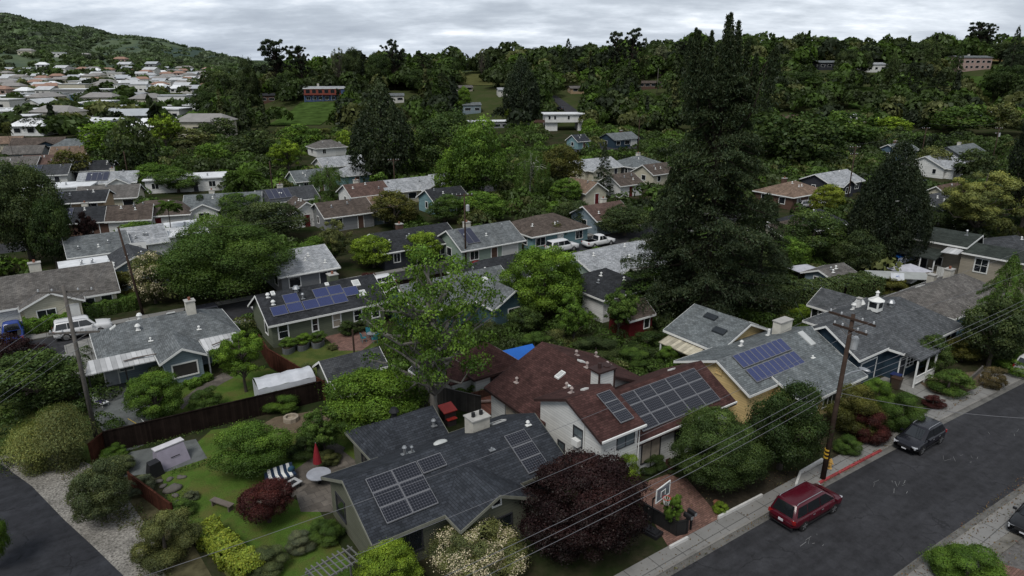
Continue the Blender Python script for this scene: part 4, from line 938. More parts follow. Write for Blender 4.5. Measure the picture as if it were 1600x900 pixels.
pt('bush',562,520,24,500,'dk2','dark bush at the right end of the green wall')
pt('bush',480,596,26,567,'sage','silver shrub beside the dark green shed')
pt('bush',520,548,18,536,'olive','small olive plant beside the brick patio')
for i,(px,py) in enumerate(((720,625),(745,615),(765,612))): pt('bush',px,py+8,34,py-18,'green',['leafy pot plants at the red deck, left end','leafy shrub in front of the white cottage','leafy shrub at the right corner of the white cottage'][i])
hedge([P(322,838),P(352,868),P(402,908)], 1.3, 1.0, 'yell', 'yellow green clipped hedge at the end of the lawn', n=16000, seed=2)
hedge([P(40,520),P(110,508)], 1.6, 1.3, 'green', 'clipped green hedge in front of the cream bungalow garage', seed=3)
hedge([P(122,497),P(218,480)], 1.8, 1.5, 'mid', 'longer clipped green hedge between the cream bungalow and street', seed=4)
hedge([P(292,608),P(330,592)], .7, .5, 'green', 'low clipped hedge under the picture window', n=5000, seed=5)
# middle ground ---------------------------------------------------------------
pt('oak',358,482,196,345,'mid','huge round dark green tree behind the pale grey house', lod='X', var=0)
pt('oak',55,425,125,250,'dk2','large dense dark tree at the left edge', lod='N')
pt('cypress',100,425,60,300,'dark','dark upright tree leaning over the cream bungalow roof') if 0 else pt('oak',92,428,60,310,'dark','shorter dark tree right of the large dense one')
pt('lumpy',850,515,135,383,'bright','bright green lumpy tree beside the dark roof', lod='N')
pt('lumpy',785,500,70,440,'green','mid green tree behind the airy tree')
pt('redwood',1097,505,300,16,'redw','giant dark redwood towering above the whole neighbourhood', lod='X', var=0)
pt('conifer',1040,490,150,250,'cone','lower dark conifer grown against the redwood, left side', lod='N', var=1)
pt('conifer',1180,480,140,300,'cone','lower dark conifer grown against the redwood, right side', lod='N', var=2)
pt('round',1020,500,130,425,'mid','spreading green tree at the redwood foot above the red shed')
pt('oak',940,490,90,440,'dk2','dark tree left of the red shed')
pt('airy',895,545,70,455,'green','thin green tree in the wild garden behind the red roof')
pt('airy',965,530,70,445,'mid','loose green tree in front of the red shed')
pt('bush',880,548,60,520,'olive','olive shrub in the wild garden')
pt('bush',930,575,80,535,'dk2','dark shrub thicket behind the red roof ridge')
pt('bush',985,580,60,545,'mid','green shrub near the yellow house awning')
pt('bush',835,560,60,520,'mid','green shrub beside the blue tarpaulin')
pt('bush',1045,580,40,540,'green','climbing shrub at the yellow house awning')
pt('round',820,530,60,480,'oak','dark green tree above the blue tarpaulin')
pt('bush',1010,560,70,525,'dark','dark shrub in the shade under the redwood')
pt('cypress',1375,434,124,234,'black','dense black green conifer beside the neighbour yard', lod='N', var=0)
pt('round',1335,440,70,360,'dk2','dark tree left of the dense black green conifer')
pt('airy',1520,385,150,262,'straw','broad pale green tree behind the beige house', lod='N')
pt('oak',1470,378,80,320,'dk2','dark tree left of the broad pale green one')
pt('oak',1590,380,80,170,'black','tall dark tree at the right edge')
pt('round',1225,430,80,370,'green','bright edged green tree right of the redwood')
pt('oak',1265,415,110,330,'oak','dark green tree beyond the lawn, right of the redwood')
pt('round',1200,440,70,385,'dk2','dark tree at the edge of the back lawn')
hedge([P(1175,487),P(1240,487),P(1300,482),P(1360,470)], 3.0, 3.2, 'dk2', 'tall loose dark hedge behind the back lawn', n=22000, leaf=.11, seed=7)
pt('bush',1250,505,46,483,'lime','bright lime shrub on the back lawn')
pt('bush',1390,470,60,440,'bronze','bronze shrub in the terraced yard')
pt('bush',1345,455,40,435,'green','green shrub in the terraced yard')
pt('bush',1305,452,60,425,'mid','grey green shrub by the small outbuilding')
pt('bush',190,475,60,425,'bronze','bronze green shrub beside the cream bungalow')
pt('blossom',245,482,72,395,'olive','white flowering tree beside the leaning pole')
pt('oak',425,385,110,315,'dk2','dark rounded tree behind the huge green one')
pt('round',225,398,80,345,'green','green tree in front of the white roofed houses')
pt('fan_palm',272,385,46,312,'mid','short fan palm beside the white roof')
pt('airy',145,405,44,325,'purple','small dark tree beside the cream flat roof')
pt('date_palm',386,326,72,248,'mid','stout date palm beside the grey roofed house')
pt('bush',320,345,40,303,'dark','dark round tree in front of the grey gabled house')
pt('round',380,350,80,315,'mid','green tree below the date palm')
pt('weeping',516,310,62,255,'mid','soft weeping green tree among the mid roofs', var=0)
pt('weeping',505,350,50,300,'mid','narrow weeping tree beside the brown roof', var=0)
pt('airy',525,420,60,340,'olive','thin greyish tree beside the pale flat roof')
pt('round',500,428,70,370,'green','pale green tree in front of the pale flat roof')
pt('lumpy',585,425,76,368,'lime','bright rounded tree left of the pair on the back street')
pt('lumpy',660,418,66,362,'lime','bright rounded tree right of the pair on the back street')
pt('lumpy',618,362,80,298,'bronze','yellow bronze rounded tree in front of the pale house')
pt('oak',748,325,92,190,'green','large soft green willow like tree, right half')
pt('round',715,322,80,228,'bright','large soft green willow like tree, left half')
pt('cypress',602,292,112,143,'redw','broad dark tiered cedar in the middle distance')
pt('oak',700,290,110,175,'oak','dark green tree behind the tiered cedar')
pt('weeping',828,318,60,225,'mid','weeping birch with white trunk', var=1)
pt('oak',872,300,80,228,'bronze','rounded olive brown tree right of the birch')
pt('lumpy',885,325,60,280,'green','rounded bright tree below the olive brown one')
pt('fir',942,310,40,226,'cone','slim dark fir among pale roofs')
pt('round',695,352,60,306,'mid','green tree behind the white garage house')
pt('lumpy',755,352,90,314,'green','light green tree behind the white garage house roof')
pt('oak',855,385,70,350,'bronze','dark rounded shrub tree beside the street corner')
pt('round',905,360,80,328,'dk2','dark green tree beside the blue gabled house')
pt('oak',975,375,90,330,'dk2','dark tree left of the redwood foot')
pt('lumpy',1290,345,60,290,'yell','yellow green tree beside the parked cars')
pt('oak',1455,275,50,230,'olive','olive tree beside the grey roofed white house')
pt('round',1515,285,60,232,'dk2','dark tree right of the grey roofed white house')
pt('oak',1255,275,110,180,'dark','wide dark tree in front of the right hillside')
pt('oak',1190,270,110,180,'dark','dark tree behind the redwood, right side')
pt('oak',1320,235,90,175,'mid','green tree in the right valley')
pt('round',1390,215,60,195,'lime','bright yellow green tree top in the right valley')
pt('oak',1500,215,90,165,'mid','rounded green tree below the hilltop houses')
pt('round',1560,215,60,160,'olive','olive green tree at the foot of the right hillside')
pt('oak',215,290,80,185,'dk2','dense dark tree in the left valley')
pt('round',180,255,90,190,'bright','bright green tree in the left valley')
pt('oak',160,290,60,245,'oak','dark green tree below the bright one') if 0 else None
pt('round',245,300,80,260,'green','green tree above the leaning wire pole')
pt('round',280,305,70,270,'mid','green tree beside the long white roof')
pt('airy',270,235,50,180,'lime','lime green airy tree in the left valley') if 0 else pt('airy',262,240,60,175,'lime','lime green airy tree in the left valley')
pt('airy',452,280,66,212,'lime','tall pale lime tree beside the valley pole')
pt('oak',475,235,70,195,'green','rounded green tree at the grassy slope foot')
pt('round',545,240,40,205,'lime','bright lime tree beside the tiered cedar')
pt('oak',115,285,60,235,'bronze','brown green tree above the white flat roof')
pt('oak',62,212,56,187,'black','dark spreading tree in the left valley')
pt('oak',345,225,60,185,'dk2','dark tree left of the grassy slope')
pt('round',300,240,70,200,'olive','olive tree in the left valley')
pt('oak',400,255,70,205,'dk2','dark green trees below the grassy slope')
pt('round',335,265,60,225,'green','green tree above the date palm')
pt('fan_palm',8,262,18,168,'olive','very tall thin fan palm at the left edge')
pt('fan_palm',25,262,16,190,'olive','second tall thin fan palm near the left edge')
pt('fan_palm',510,235,20,200,'olive','fan palm beside the brown hip roof')
pt('fan_palm',590,200,18,160,'olive','fan palm below the red and blue house')
pt('bare',150,248,34,205,'grey','leafless grey tree in the left valley')
pt('bare',600,210,30,170,'brown','leafless brown tree behind the cedar') if 0 else None
pt('round',650,470,60,425,'green','green tree behind the airy tree crown') if 0 else None
pt('bush',700,438,40,418,'maroon','red flowering bush beside the parked white van') if 0 else pt('bush',575,455,40,425,'maroon','red flowering bush beside the parked white van')
pt('bush',760,392,26,382,'green','clipped green shrub by the front door')
pt('bush',780,402,20,392,'bronze','rust coloured shrub on the street corner')
pt('bush',745,398,20,380,'mid','green shrub at the corner of the white garage house')
pt('bush',808,392,26,378,'bronze','rust shrub across the street corner')
pt('bush',935,432,66,400,'olive','olive shrub row beside the charcoal roof')
pt('bush',640,405,40,380,'green','dark bush between the two bright rounded trees')

# ---------------------------------------------------------------- houses of the middle distance
HPX = [(508,150,20,360,6),(880,192,16,290,6)]
def mh(px, py, w, d, wall, roof, label, ax='s', ze=2.7, rise=1.7, hip=(0,0), o='', yaw=35, solar=0, name='house', z=None, cat='house', group=None, twin=1):
    """(px,py): middle of the roof as surveyed; o: g garage door, c front gable, h chimney, f flat roof, v vents, n no windows"""
    x, y, zt = T(px, py+(9 if py < 200 and z is None else 0))
    if yaw == 35:
        w *= .76; d *= .93
        if px < 420 and py < 345: yaw = 17
    if z is None:
        z = zt if zt > 1.5 else 0.0
        if z == 0 or py >= 200: x, y = P(px, py, z+ze+rise*.5)
    HPX.append((px, py, w, y, ze))
    h = House(0, 0, label, rz=R(yaw), z=z, world=(x,y), name=name, cat=cat, group=group); r_ = random.Random(px*7+py)
    s0, s1, t0, t1 = -w/2, w/2, -d/2, d/2; far = math.hypot(x,y) > 230; zb_ = -.9
    if 'f' in o:
        h.wall.bb(s0,s1,t0,t1,zb_ if z else -.3,ze); h.roof.bb(s0-.4,s1+.4,t0-.4,t1+.4,ze+.003,ze+.22); h.wings.append((s0-.4,s1+.4,t0-.4,t1+.4,ze+.2,ze+.23,'s',0,(0,0),0))
    else:
        h.wing(s0,s1,t0,t1,ze,ze+rise,ax,hip=hip,z0=zb_ if z else -.3,trim=not far)
        if 'c' in o: cw = min(5, w*.36); c0 = s0+w*(.08 if r_.random() < .5 else .55); h.wing(c0,c0+cw,t0-1.8,0,ze,ze+rise*.62,'t',hip=(0,1.5),z0=zb_ if z else -.3,trim=not far)
    tf = t0-1.8 if 'c' in o else t0; tr = .10 if not far else .05
    used = []
    if 'c' in o: h.win('t',tf,-1,c0+cw/2,1.5,min(1.9,cw*.4),1.15,WHITE,bars=(2,1) if not far else (1,1),fw=tr); used.append((c0-.2,c0+cw+.2))
    if 'g' in o: gp = s1-2.1 if not used or used[0][0] < 0 else s0+2.1; h.garage('t',t0,-1,gp); used.append((gp-1.8,gp+1.8))
    if 'n' not in o:
        nw = max(1, int(w/3.2)); dr = False
        for i in range(nw):
            p_ = s0+w*(i+.5)/nw+r_.uniform(-.3,.3)
            if any(a-.6 < p_ < b+.6 for a,b in used): continue
            if not dr and ze < 4 and not far and i >= nw//2: h.door('t',t0,-1,p_,mat=[WHITE,SD['charcoal'],SD['red'],SD['brown']][r_.randrange(4)]); dr = True; continue
            for lv in ((0,) if ze < 4 else (0, 2.7)): h.win('t',t0,-1,p_,1.5+lv,r_.choice((.9,1.3,1.7) if not far else (1.6,2.2,2.6)),1.15,WHITE if wall != 'white' else WHITE,bars=(2,1) if not far and r_.random() < .6 else (1,1),fw=tr)
        for i in range(max(1,int(d/4))):
            for lv in ((0,) if ze < 4 else (0, 2.7)): h.win('s',s0,-1,t0+d*(i+.5)/max(1,int(d/4))+r_.uniform(-.3,.3),1.5+lv,r_.choice((.8,1.2)),1.1,WHITE,fw=tr)
    if 'h' in o: h.chimney(r_.uniform(-.25,.25)*w, .18*d, .9,.7,1.0,mat=MATS['chimney_white'] if r_.random() < .7 else SD['brown'],pots=1 if not far else 0)
    if not far and 'f' not in o:
        for i in range(3): h.vent(r_.uniform(s0+1,s1-1), r_.uniform(t0+.8,-.3), .08, .3, WHITE if r_.random() < .5 else STEEL)
    elif 'f' in o and not far:
        for i in range(2): h.vent(r_.uniform(s0+1,s1-1), r_.uniform(t0+.8,t1-.8), .12, .4, STEEL)
    if solar:
        a = s0+w*.12; n_ = int(min(solar, (w*.7)/1.05)); h.solar(a, a+n_*1.05, t0+.5, -.4 if ax=='s' else -.5, n_, 1, M('solar_cells_plain',(.030,.033,.055),.4,.1,2), 0)
    if not far and 'f' not in o and 'n' not in o: h.part('gutter', h.mb().bb(s0-.45,s1+.45,t0-.52,t0-.44,ze-.35,ze-.22) if ax == 's' else h.mb().bb(s0-.52,s0-.44,t0-.45,t1+.45,ze-.35,ze-.22), WHITE)
    h.finish(SD[wall], SH[roof] if 'f' not in o else (SH[roof] if roof not in ('white','pale') else M('flat_roof_'+roof,(.62,.63,.64) if roof == 'white' else (.34,.35,.36),.8,.1,.6,grime=.25)))
    return h
FLATWHITE = 1
mh(748,362,13,8,'mint','grey','white garage house with two dark roof panels at the street corner',o='gh',rise=1.9,solar=2)
mh(640,365,15,8,'charcoal','dark','low house with long charcoal roof and white chimney behind the bright round trees',o='h')
mh(592,382,8,7,'white','dark','small white gabled house corner left of the long charcoal roof',ax='t') if 0 else None
mh(462,398,9,10,'grey','pale','house with plain pale grey roof half hidden by trees on the back street')
mh(533,320,11,8,'grey','brown','grey walled house with brown roof and white framed windows',o='v')
mh(445,300,13,7.5,'mint','charcoal','pale green house with charcoal roof and four solar panels',solar=4,o='h')
mh(470,318,7,6,'white','brown','small white gable with brown roof in front of the charcoal roof',ax='t')
mh(568,292,10,7.5,'white','rust','white house with dark red roof and square white chimney',o='h')
mh(640,284,17,8,'cream','pale','long cream house with pale grey roof and front gable',o='c')
mh(588,313,8,7,'bluegrey','tan','blue grey house with faded tan roof behind the bronze tree')
mh(692,300,9,7,'aqua','dark','pale blue gabled house with dark roof beside the bronze tree',ax='s')
mh(688,277,6,6,'yellow','pale','small yellow gabled house behind the cream one',o='')
mh(530,249,14,8,'white','pale','white house with pale roof left of the tiered cedar')
mh(549,263,8,7,'aqua','pale','turquoise house with pale hip roof left of the cedar',hip=(3,3))
mh(480,271,9,7,'mint','bluegrey','small pale house with grey green roof behind the date palm')
mh(510,223,12,8,'white','warm','white house with grey hip roof at the hill foot',hip=(3,3),o='g')
mh(350,309,16,8,'white','bluegrey','long white house with blue grey roof right of the dark round tree',o='ch')
mh(290,270,20,8,'white','white','long flat white roofed house in the left valley',o='f')
mh(248,320,13,8.5,'white','brown','white house with brown hip roof behind the fan palm',hip=(3,3),o='g')
mh(205,328,8,6,'white','brown','low white garage with brown roof left of the brown hip roof',o='gn')
mh(262,352,12,10,'white','white','low white roofed bungalow behind the fan palm',o='f')
mh(220,362,7,7,'white','pale','small pale roofed wing left of the white roofed bungalow',o='')
mh(112,304,14,7,'tan','dark','two storey tan house with black roof and solar panels',ze=5,rise=1.2,solar=3)
mh(133,331,12,7,'brown','dark','dark roofed house with tan chimney below the two storey one',o='h',solar=2)
mh(172,296,13,8,'cream','warm','cream house with grey gable roof in the left valley',o='')
mh(172,274,14,8,'white','pale','white house with big chimney and roof panels in the left valley',o='hc',solar=4)
mh(90,284,16,7,'white','white','flat white roof behind the large dense tree',o='f')
mh(68,263,14,8,'white','charcoal','white framed house with charcoal roof and roof panels at left',o='c',solar=4)
mh(75,247,13,8,'cream','rust','cream house with rusty brown roof at left')
mh(25,250,13,8,'grey','warm','grey roofed house beside the tall fan palms')
mh(150,256,10,7,'charcoal','dark','dark house with small white skylight in the left valley')
mh(62,219,18,8,'navy','brown','navy house with two white edged gables far left',o='c')
mh(112,221,12,8,'mint','bluegrey','mint house with grey hip roof far left',hip=(3,3))
mh(10,217,12,8,'cream','tan','cream house with tan roof at the far left edge')
mh(110,233,11,7,'cream','tan','low house with faded orange roof far left')
mh(40,232,12,8,'grey','warm','low grey house below the navy gabled one')
mh(150,375,9,8,'white','grey','white house corner with grey roof behind the small dark tree')
mh(130,404,6,5,'cream','white','cream flat roofed garage box behind the cream bungalow',o='fn',ze=3.2,name='garage',cat='garage')
mh(206,400,9,7,'bluegrey','charcoal','small house with dark gable roof and white edge beside the leaning pole',ax='t')
mh(944,430,9,8,'white','dark','white house with charcoal hip roof above the wild garden',hip=(3.2,3.2),ze=3)
mh(765,414,9,7,'white','dark','white house with charcoal roof just below the street corner',hip=(2.5,0),o='')
mh(950,395,15,10,'mint','pale','house with wide pale grey roof beside the white pickup',o='c',rise=1.6)
mh(850,343,14,9,'aqua','brown','pale teal house with wide brown hip roof',hip=(3.5,3.5))
mh(797,368,4.5,6,'cream','brown','small cream house corner right of the white garage house',ax='t') if 0 else None
mh(940,325,10,7,'bluegrey','rust','blue gabled house with red brown roof and white chimney',o='h')
mh(925,253,15,9,'cream','pale','cream house with pale ridged roof in front of the dark fir',o='c')
mh(995,249,14,9,'grey','bluegrey','house with broad grey hip roof beside the redwood',hip=(4,4),o='h')
mh(1022,261,9,7,'cream','brown','cream gabled house with brown roof left of the redwood',ax='s')
mh(912,287,7,8,'cream','tan','cream house with tan roof below the olive brown tree',ax='t')
mh(970,277,8,7,'white','brown','white house with brown roof right of the dark fir')
mh(967,211,14,8,'navy','bluegrey','navy house with white garage door on the upper street',o='gh')
mh(903,214,6,6,'aqua','slate','small light blue house left of the navy one')
mh(1236,290,14,9,'brown','tan','brown house with wide tan hip roof right of the redwood',hip=(4,4),o='h')
mh(1298,274,15,8.5,'charcoal','pale','black gabled house with pale roof and white window',o='c')
mh(1265,337,12,8,'grey','dark','house with plain dark roof beside the parked cars',hip=(2,2))
mh(1222,354,9,8,'cream','brown','house with dark brown roof below the plain dark one')
mh(1463,248,15,10,'white','pale','white house with large pale grey roof and garage on the right',o='gc',rise=2.2)
mh(1452,310,10,8,'grey','charcoal','tall grey house with charcoal roof right of the black conifer',ze=4.6,rise=1.2)
mh(1478,294,10,6,'cream','rust','low house with rusty roof behind the tall grey one')
mh(1403,228,14,7,'blue','bluegrey','blue grey roofed house with small round dormer at the right',o='h')
mh(1405,218,9,5,'blue','slate','upper storey with dark roof above the blue grey roofed house',ze=4.5) if 0 else None
mh(1500,231,20,7,'grey','bluegrey','long grey roof behind the right wire pole',o='h')
mh(1582,378,10,9,'grey','charcoal','dark roofed house at the right edge behind the beige one',hip=(3,3))
mh(1298,420,6,4,'bluegrey','warm','small blue grey outbuilding with white door post in the terraced yard',name='outbuilding',cat='shed',rise=.7,ze=2.4)
mh(545,160,10,7,'white','pale','x') if 0 else None
# beige house at right with green roof
h = House(0,0,'long beige house with dark green roof and wooden porch stairs at right',rz=R(-50),z=0,world=P(1533,415,3.0))
h.wing(-2.3,11,0,6,4.4,5.0,'s',hip=(0,0)); h.wing(-8.0,-2.45,.8,6,4.9,5.6,'s',ridge=5.6,ov=.5)
PWH = M('trim_white_beige',(.55,.55,.53),.6)
h.win('t',0,-1,0,3.0,1.3,1.6,PWH,bars=(2,2),fw=.14); h.win('t',0,-1,5.5,3.0,1.3,1.6,WHITE,bars=(2,2)); h.win('t',0,-1,9,3.0,1.3,1.6,WHITE,bars=(2,2)); h.win('s',-2.3,-1,.4,3.4,.3,.8,WHITE)
awning(h,'porch_roof',[(-9.6,.7,3.95),(-9.6,-2.6,3.35),(-4.2,-2.6,3.35),(-4.2,.7,3.95)],SH['green'],[(-9.4,-2.4,3.3),(-7.7,-2.4,3.3),(-6.0,-2.4,3.3),(-4.4,-2.4,3.3)],PWH,.15)
awning(h,'lattice_cover',[(-4.1,.7,4.5),(-4.1,-1.8,4.2),(-2.2,-1.8,4.3),(-2.2,.0,4.5)],M('cover_white',(.42,.42,.42)),[])
h.part('porch_deck', h.mb().bb(-9.5,-4.2,-2.5,.78,.9,1.1), SD['beige'])
for a_,b_ in ((-9.4,-7.7),(-4.9,-4.4)):
    for z_ in (1.5,2.0): h.part('railing', h.mb().bb(a_,b_,-2.44,-2.38,z_,z_+.08), PWH)
for i in range(6): h.part('step', h.mb().bb(-7.4,-6.0,-2.78-.28*i,-2.52-.28*i,0,.95-.16*i), PWH)
for q_ in (-7.5,-5.9): h.part('handrail', h.mb().tube([(q_,-2.5,1.95),(q_,-4.2,1.0)],.06,4), PWH)
h.part('white_gate', h.mb().bb(-4.1,-2.5,-1.9,-1.8,.4,2.3), M('lattice_white',(.5,.5,.48),.7,.2,8,pat='battens'))
h.door('t',.8,-1,-6.7,mat=SD['charcoal'],z0=1.1,hh=1.9); h.win('t',.8,-1,-5.0,2.3,.9,1.1,PWH); h.vent(-3.5,4.5,.1,.6)
h.finish(SD['beige'], SH['green'])
# houses on the hillsides
def hill_house(px, py, w, d, ze, wall, roof, label, yaw=12, o='', z=None):
    return mh(px, py, w, d, wall, roof, label, ze=ze, rise=.9 if 'f' not in o else .2, yaw=yaw, o=o, cat='house')
x, y, z = T(508, 158)
h = House(0,0,'long two storey house with blue end wall and red balcony above the grassy slope',rz=R(8),z=z,world=(x,y+4))
h.wing(-10.5,9.5,-3.6,3.6,6.2,7.0,'s',z0=-2); h.part('balcony', h.mb().bb(-10.5,7.5,-5.0,-3.62,2.9,3.1), SD['red']); h.part('red_wall_panel', h.mb().bb(-10.4,7.4,-3.75,-3.61,3.2,6.1), M('paint_red_wood',(.17,.045,.03),.8,.2,1)); h.part('railing', h.mb().bb(-10.5,7.5,-5.05,-4.95,3.7,3.85).bb(-10.5,7.5,-5.05,-4.95,3.1,3.5), M('paint_red_wood',(.17,.045,.03)))
for i in range(6): h.win('t',-3.75,-1,-8.6+i*3,4.6,1.7,1.5,DKTRIM,bars=(2,1)); h.win('t',-3.6,-1,-8.6+i*3,1.4,1.7,1.5,WHITE,bars=(2,1))
for i in range(5): h.mb().box((-10.3+i*4.4,-4.9,.9),(.2,.2,4.2)).build('post', SD['blue'], parent=h.root)
h.chimney(-4,1.5,1,1,1.6,pots=0); h.finish(M('siding_cobalt',(.05,.08,.17),.8,.1,1,pat='siding'), SH['pale'])
x, y, z = T(880, 205)
h = House(0,0,'white modern house with flat roof raised on a pale base below the sloping road',rz=R(4),z=z,world=(x,y+4)); 
h.wall.bb(-7.5,7.5,-4,4,3.4,6.4); h.part('base_wall', h.mb().bb(-7.3,-2.5,-3,4,-2,3.39).bb(5.6,7.2,-3.6,4,-2,3.38), SD['white']); h.roof.bb(-8.2,8.2,-4.7,4.6,6.41,6.75)
for i,p_ in enumerate((-5.8,-3.6,1.8,6.2)): h.win('t',-4,-1,p_,5.2,.8,1.3,WHITE)
h.part('balcony', h.mb().bb(-11.5,-7.6,-3.5,2,3.3,3.5).bb(-11.5,-7.6,-3.5,-3.4,3.5,4.4), SD['brown']); h.finish(SD['white'], M('flat_roof_white',(.62,.63,.64),.8,.1,.6))
hill_house(762,189,16,7,3.0,'grey','white','low flat roofed white house in front of the upper green trees',o='f')
hill_house(618,150,8,6,3.2,'offwhite','grey','white two storey hillside house with dark upper band',o='')
hill_house(722,134,10,6,2.2,'beige','warm','low house with grey brown roof below the grassy knoll')
hill_house(787,140,6,5,2.8,'offwhite','pale','white hillside house beside a light green tree')
hill_house(420,150,7,6,3.4,'brown','dark','brown wooden house among the trees left of the red and blue one')
hill_house(481,104,9,7,5.6,'pink','rust','salmon pink block on the ridge line between dark trees',o='f')
hill_house(903,136,9,6,2.4,'tan','warm','tan and cream house with grey roof below the ridge',o='')
hill_house(1012,128,13,7,2.6,'brown','brown','long brown roof under the ridge trees left of the redwood')
hill_house(655,170,6,5,2.5,'white','pale','x') if 0 else None
hill_house(1285,80,15,8,2.6,'grey','warm','flat grey house on the right ridge line',o='f')
hill_house(1288,98,12,8,3.2,'charcoal','bluegrey','dark house with blue grey roof below the ridge line')
hill_house(1361,102,12,8,3.6,'white','pale','white house with balcony windows on the right ridge',o='h')
hill_house(1511,100,21,9,6.4,'pink','grey','large pale pink hillside house with long balconies',o='h')
hill_house(1566,86,7,7,4.6,'yellow','brown','mustard yellow house at the end of the right ridge')
hill_house(1210,72,12,6,2.5,'grey','pale','x') if 0 else None
hill_house(742,165,9,7,3.4,'bluegrey','pale','small blue white house between the hillside trees',o='h') if 0 else hill_house(736,166,8,7,3.4,'bluegrey','bluegrey','small blue white house between the hillside trees')
hill_house(1325,180,12,6,2.6,'white','white','low white roof at the foot of the right hillside',o='f')
hill_house(1240,183,12,6,2.4,'tan','rust','low rust brown roof at the foot of the right hillside',o='')
hill_house(1545,175,10,7,2.6,'bluegrey','pale','small pale roof below the rounded right valley trees')
# valley and far town
def fb(px, py, w, d, hgt, wall, roof, label, yaw=15, n=0, o='f'):
    return mh(px, py, w, d, wall, roof, label, ze=hgt, rise=.9 if 'f' not in o else .2, yaw=yaw, o=o+('n' if not n else ''), name='building', cat='building', z=0.0 if py > 140 else None)
fb(282,194,30,10,2.3,'charcoal','white','long low building with thin flat white roof beyond the left valley trees',yaw=-4,n=1)
fb(298,205,14,8,3,'white','white','small bright white roof below the long thin white one',yaw=-4)
fb(118,171,22,9,3.6,'blue','white','blue walled warehouse with white roof in the far town',yaw=0)
fb(180,158,48,22,5,'blue','pale','big warehouse with pale arched roof and blue wall in the far town',yaw=-3,o='')
fb(138,152,42,14,6,'grey','white','long white roofed warehouse behind the blue one',yaw=0)
fb(232,160,44,16,4.5,'grey','pale','pale grey warehouse right of the arched one',yaw=-3)
fb(58,184,58,12,4.2,'white','white','very long white warehouse in front of the far town, left',yaw=2,n=1)
fb(150,184,50,12,4,'grey','pale','very long grey roofed warehouse in front of the far town, middle',yaw=0)
fb(278,172,16,10,8,'white','pale','white apartment block with dark window rows right of the warehouses',yaw=0,n=1)
fb(120,147,22,10,8,'cream','pale','cream three storey block in the far town',yaw=0,n=1)
fb(210,148,26,9,8,'white','pale','white block with dark openings in the far town, right of the cream one',yaw=0,n=1)
fb(20,162,30,14,5,'white','white','white warehouse at the far left of the town',yaw=3)
fb(60,158,36,12,5,'white','pale','low pale warehouse at the left of the town',yaw=0)
fb(218,176,24,10,3.5,'white','pale','pale flat shed before the right end of the town',yaw=-3)
fb(105,202,22,9,4,'white','white','white flat house behind the left valley trees, right one',yaw=10,n=1)
fb(15,200,22,10,5,'white','white','white two storey house at the left edge behind the palms',yaw=10,n=1)
fb(140,196,16,8,3,'grey','white','white flat roof before the long grey warehouse',yaw=0)
# many small houses of the far town and foothill: copies of a few kinds
protos = []
for k,(w_,d_,h_,wl,rf,kind) in enumerate(((12,9,4,'white','white',''),(14,10,5,'offwhite','pale',''),(18,11,6,'cream','warm',''),(15,10,5,'white','pale','f'),(15,10,5,'pink','rust',''),(14,9,5,'grey','bluegrey',''),(18,10,6,'offwhite','pale','f'))):
    h = House(0,0,'x',rz=0,z=-50,world=(0,-60),name='far_house',cat='house')
    if kind == 'f': h.wall.bb(-w_/2,w_/2,-d_/2,d_/2,-4,h_); h.roof.bb(-w_/2-.5,w_/2+.5,-d_/2-.5,d_/2+.5,h_+.01,h_+.5)
    else: h.wing(-w_/2,w_/2,-d_/2,d_/2,h_,h_+2.2,'s',hip=(0,0) if k%2 else (3,3),z0=-4,trim=False,ov=.7)
    for i in range(int(w_/5)): h.win('t',-d_/2,-1,-w_/2+2.5+i*5,h_*.5,2.4,1.6,SD[wl],fw=.1)
    h.finish(SD[wl],M('far_roof_%d'%k,((.66,.67,.68),(.42,.43,.44),(.22,.21,.2),(.6,.61,.62),(.26,.16,.12),(.34,.36,.38),(.5,.5,.5))[k],.9,.15,.3)); protos.append(h.root)
FL = ['pale house in the far town beyond the valley','small house scattered on the wooded foothill']
rr = random.Random(4); first = [True]*len(protos); spots = []
for i in range(4000):
    zone = i % 7
    if zone > 4: px, py = rr.uniform(-15,330), rr.uniform(165,213)
    elif zone < 3: px, py = rr.uniform(-15,335), rr.uniform(128,150)
    elif zone == 3: px, py = rr.gauss(80,35), rr.uniform(112,130)
    else: px, py = rr.uniform(90,330), rr.uniform(111,130)
    if (px < 130 and py < 112) or any(abs(px-a) < 4+w_*CF/(.95*hy+6)*.62 and abs(py-b) < 7 for a,b,w_,hy,_ in HPX): continue
    x, y, z = T(px, py)
    if y > 1700 or any(abs(x-a) < 20 and abs(y-b) < 24 for a,b in spots): continue
    if any(abs(px-a) < 32 and abs(py-b) < 7 for a,b in ((180,157),(138,151),(120,146),(60,157),(232,159))): continue
    spots.append((x,y))
    if len(spots) > 287: break
    k = rr.randrange(len(protos)); lb = FL[0] if py > 131 else FL[1]; gp = 'houses of the far town' if py > 131 else 'houses on the far foothill'
    if first[k]: first[k] = False; r = protos[k]; r.location = (x,y,z); r.rotation_euler = (0,0,rr.choice((0,.3,-.2,1.4,.1))); r['label'] = lb; r['group'] = gp
    else: clone(protos[k], (x,y,z), rr.choice((0,.3,-.2,1.4,.1)), lb, gp)
for (px,py,k) in ((134,86,2),(190,95,4),(94,85,3),(43,83,2),(68,103,0),(100,110,1),(150,113,0),(198,104,1),(238,113,1),(240,103,5)):
    x, y, z = T(px, py+4); clone(protos[k],(x,y,z+1),rr.uniform(-.3,.3),FL[1],'houses on the far foothill',(1.3,1.3,1.3))

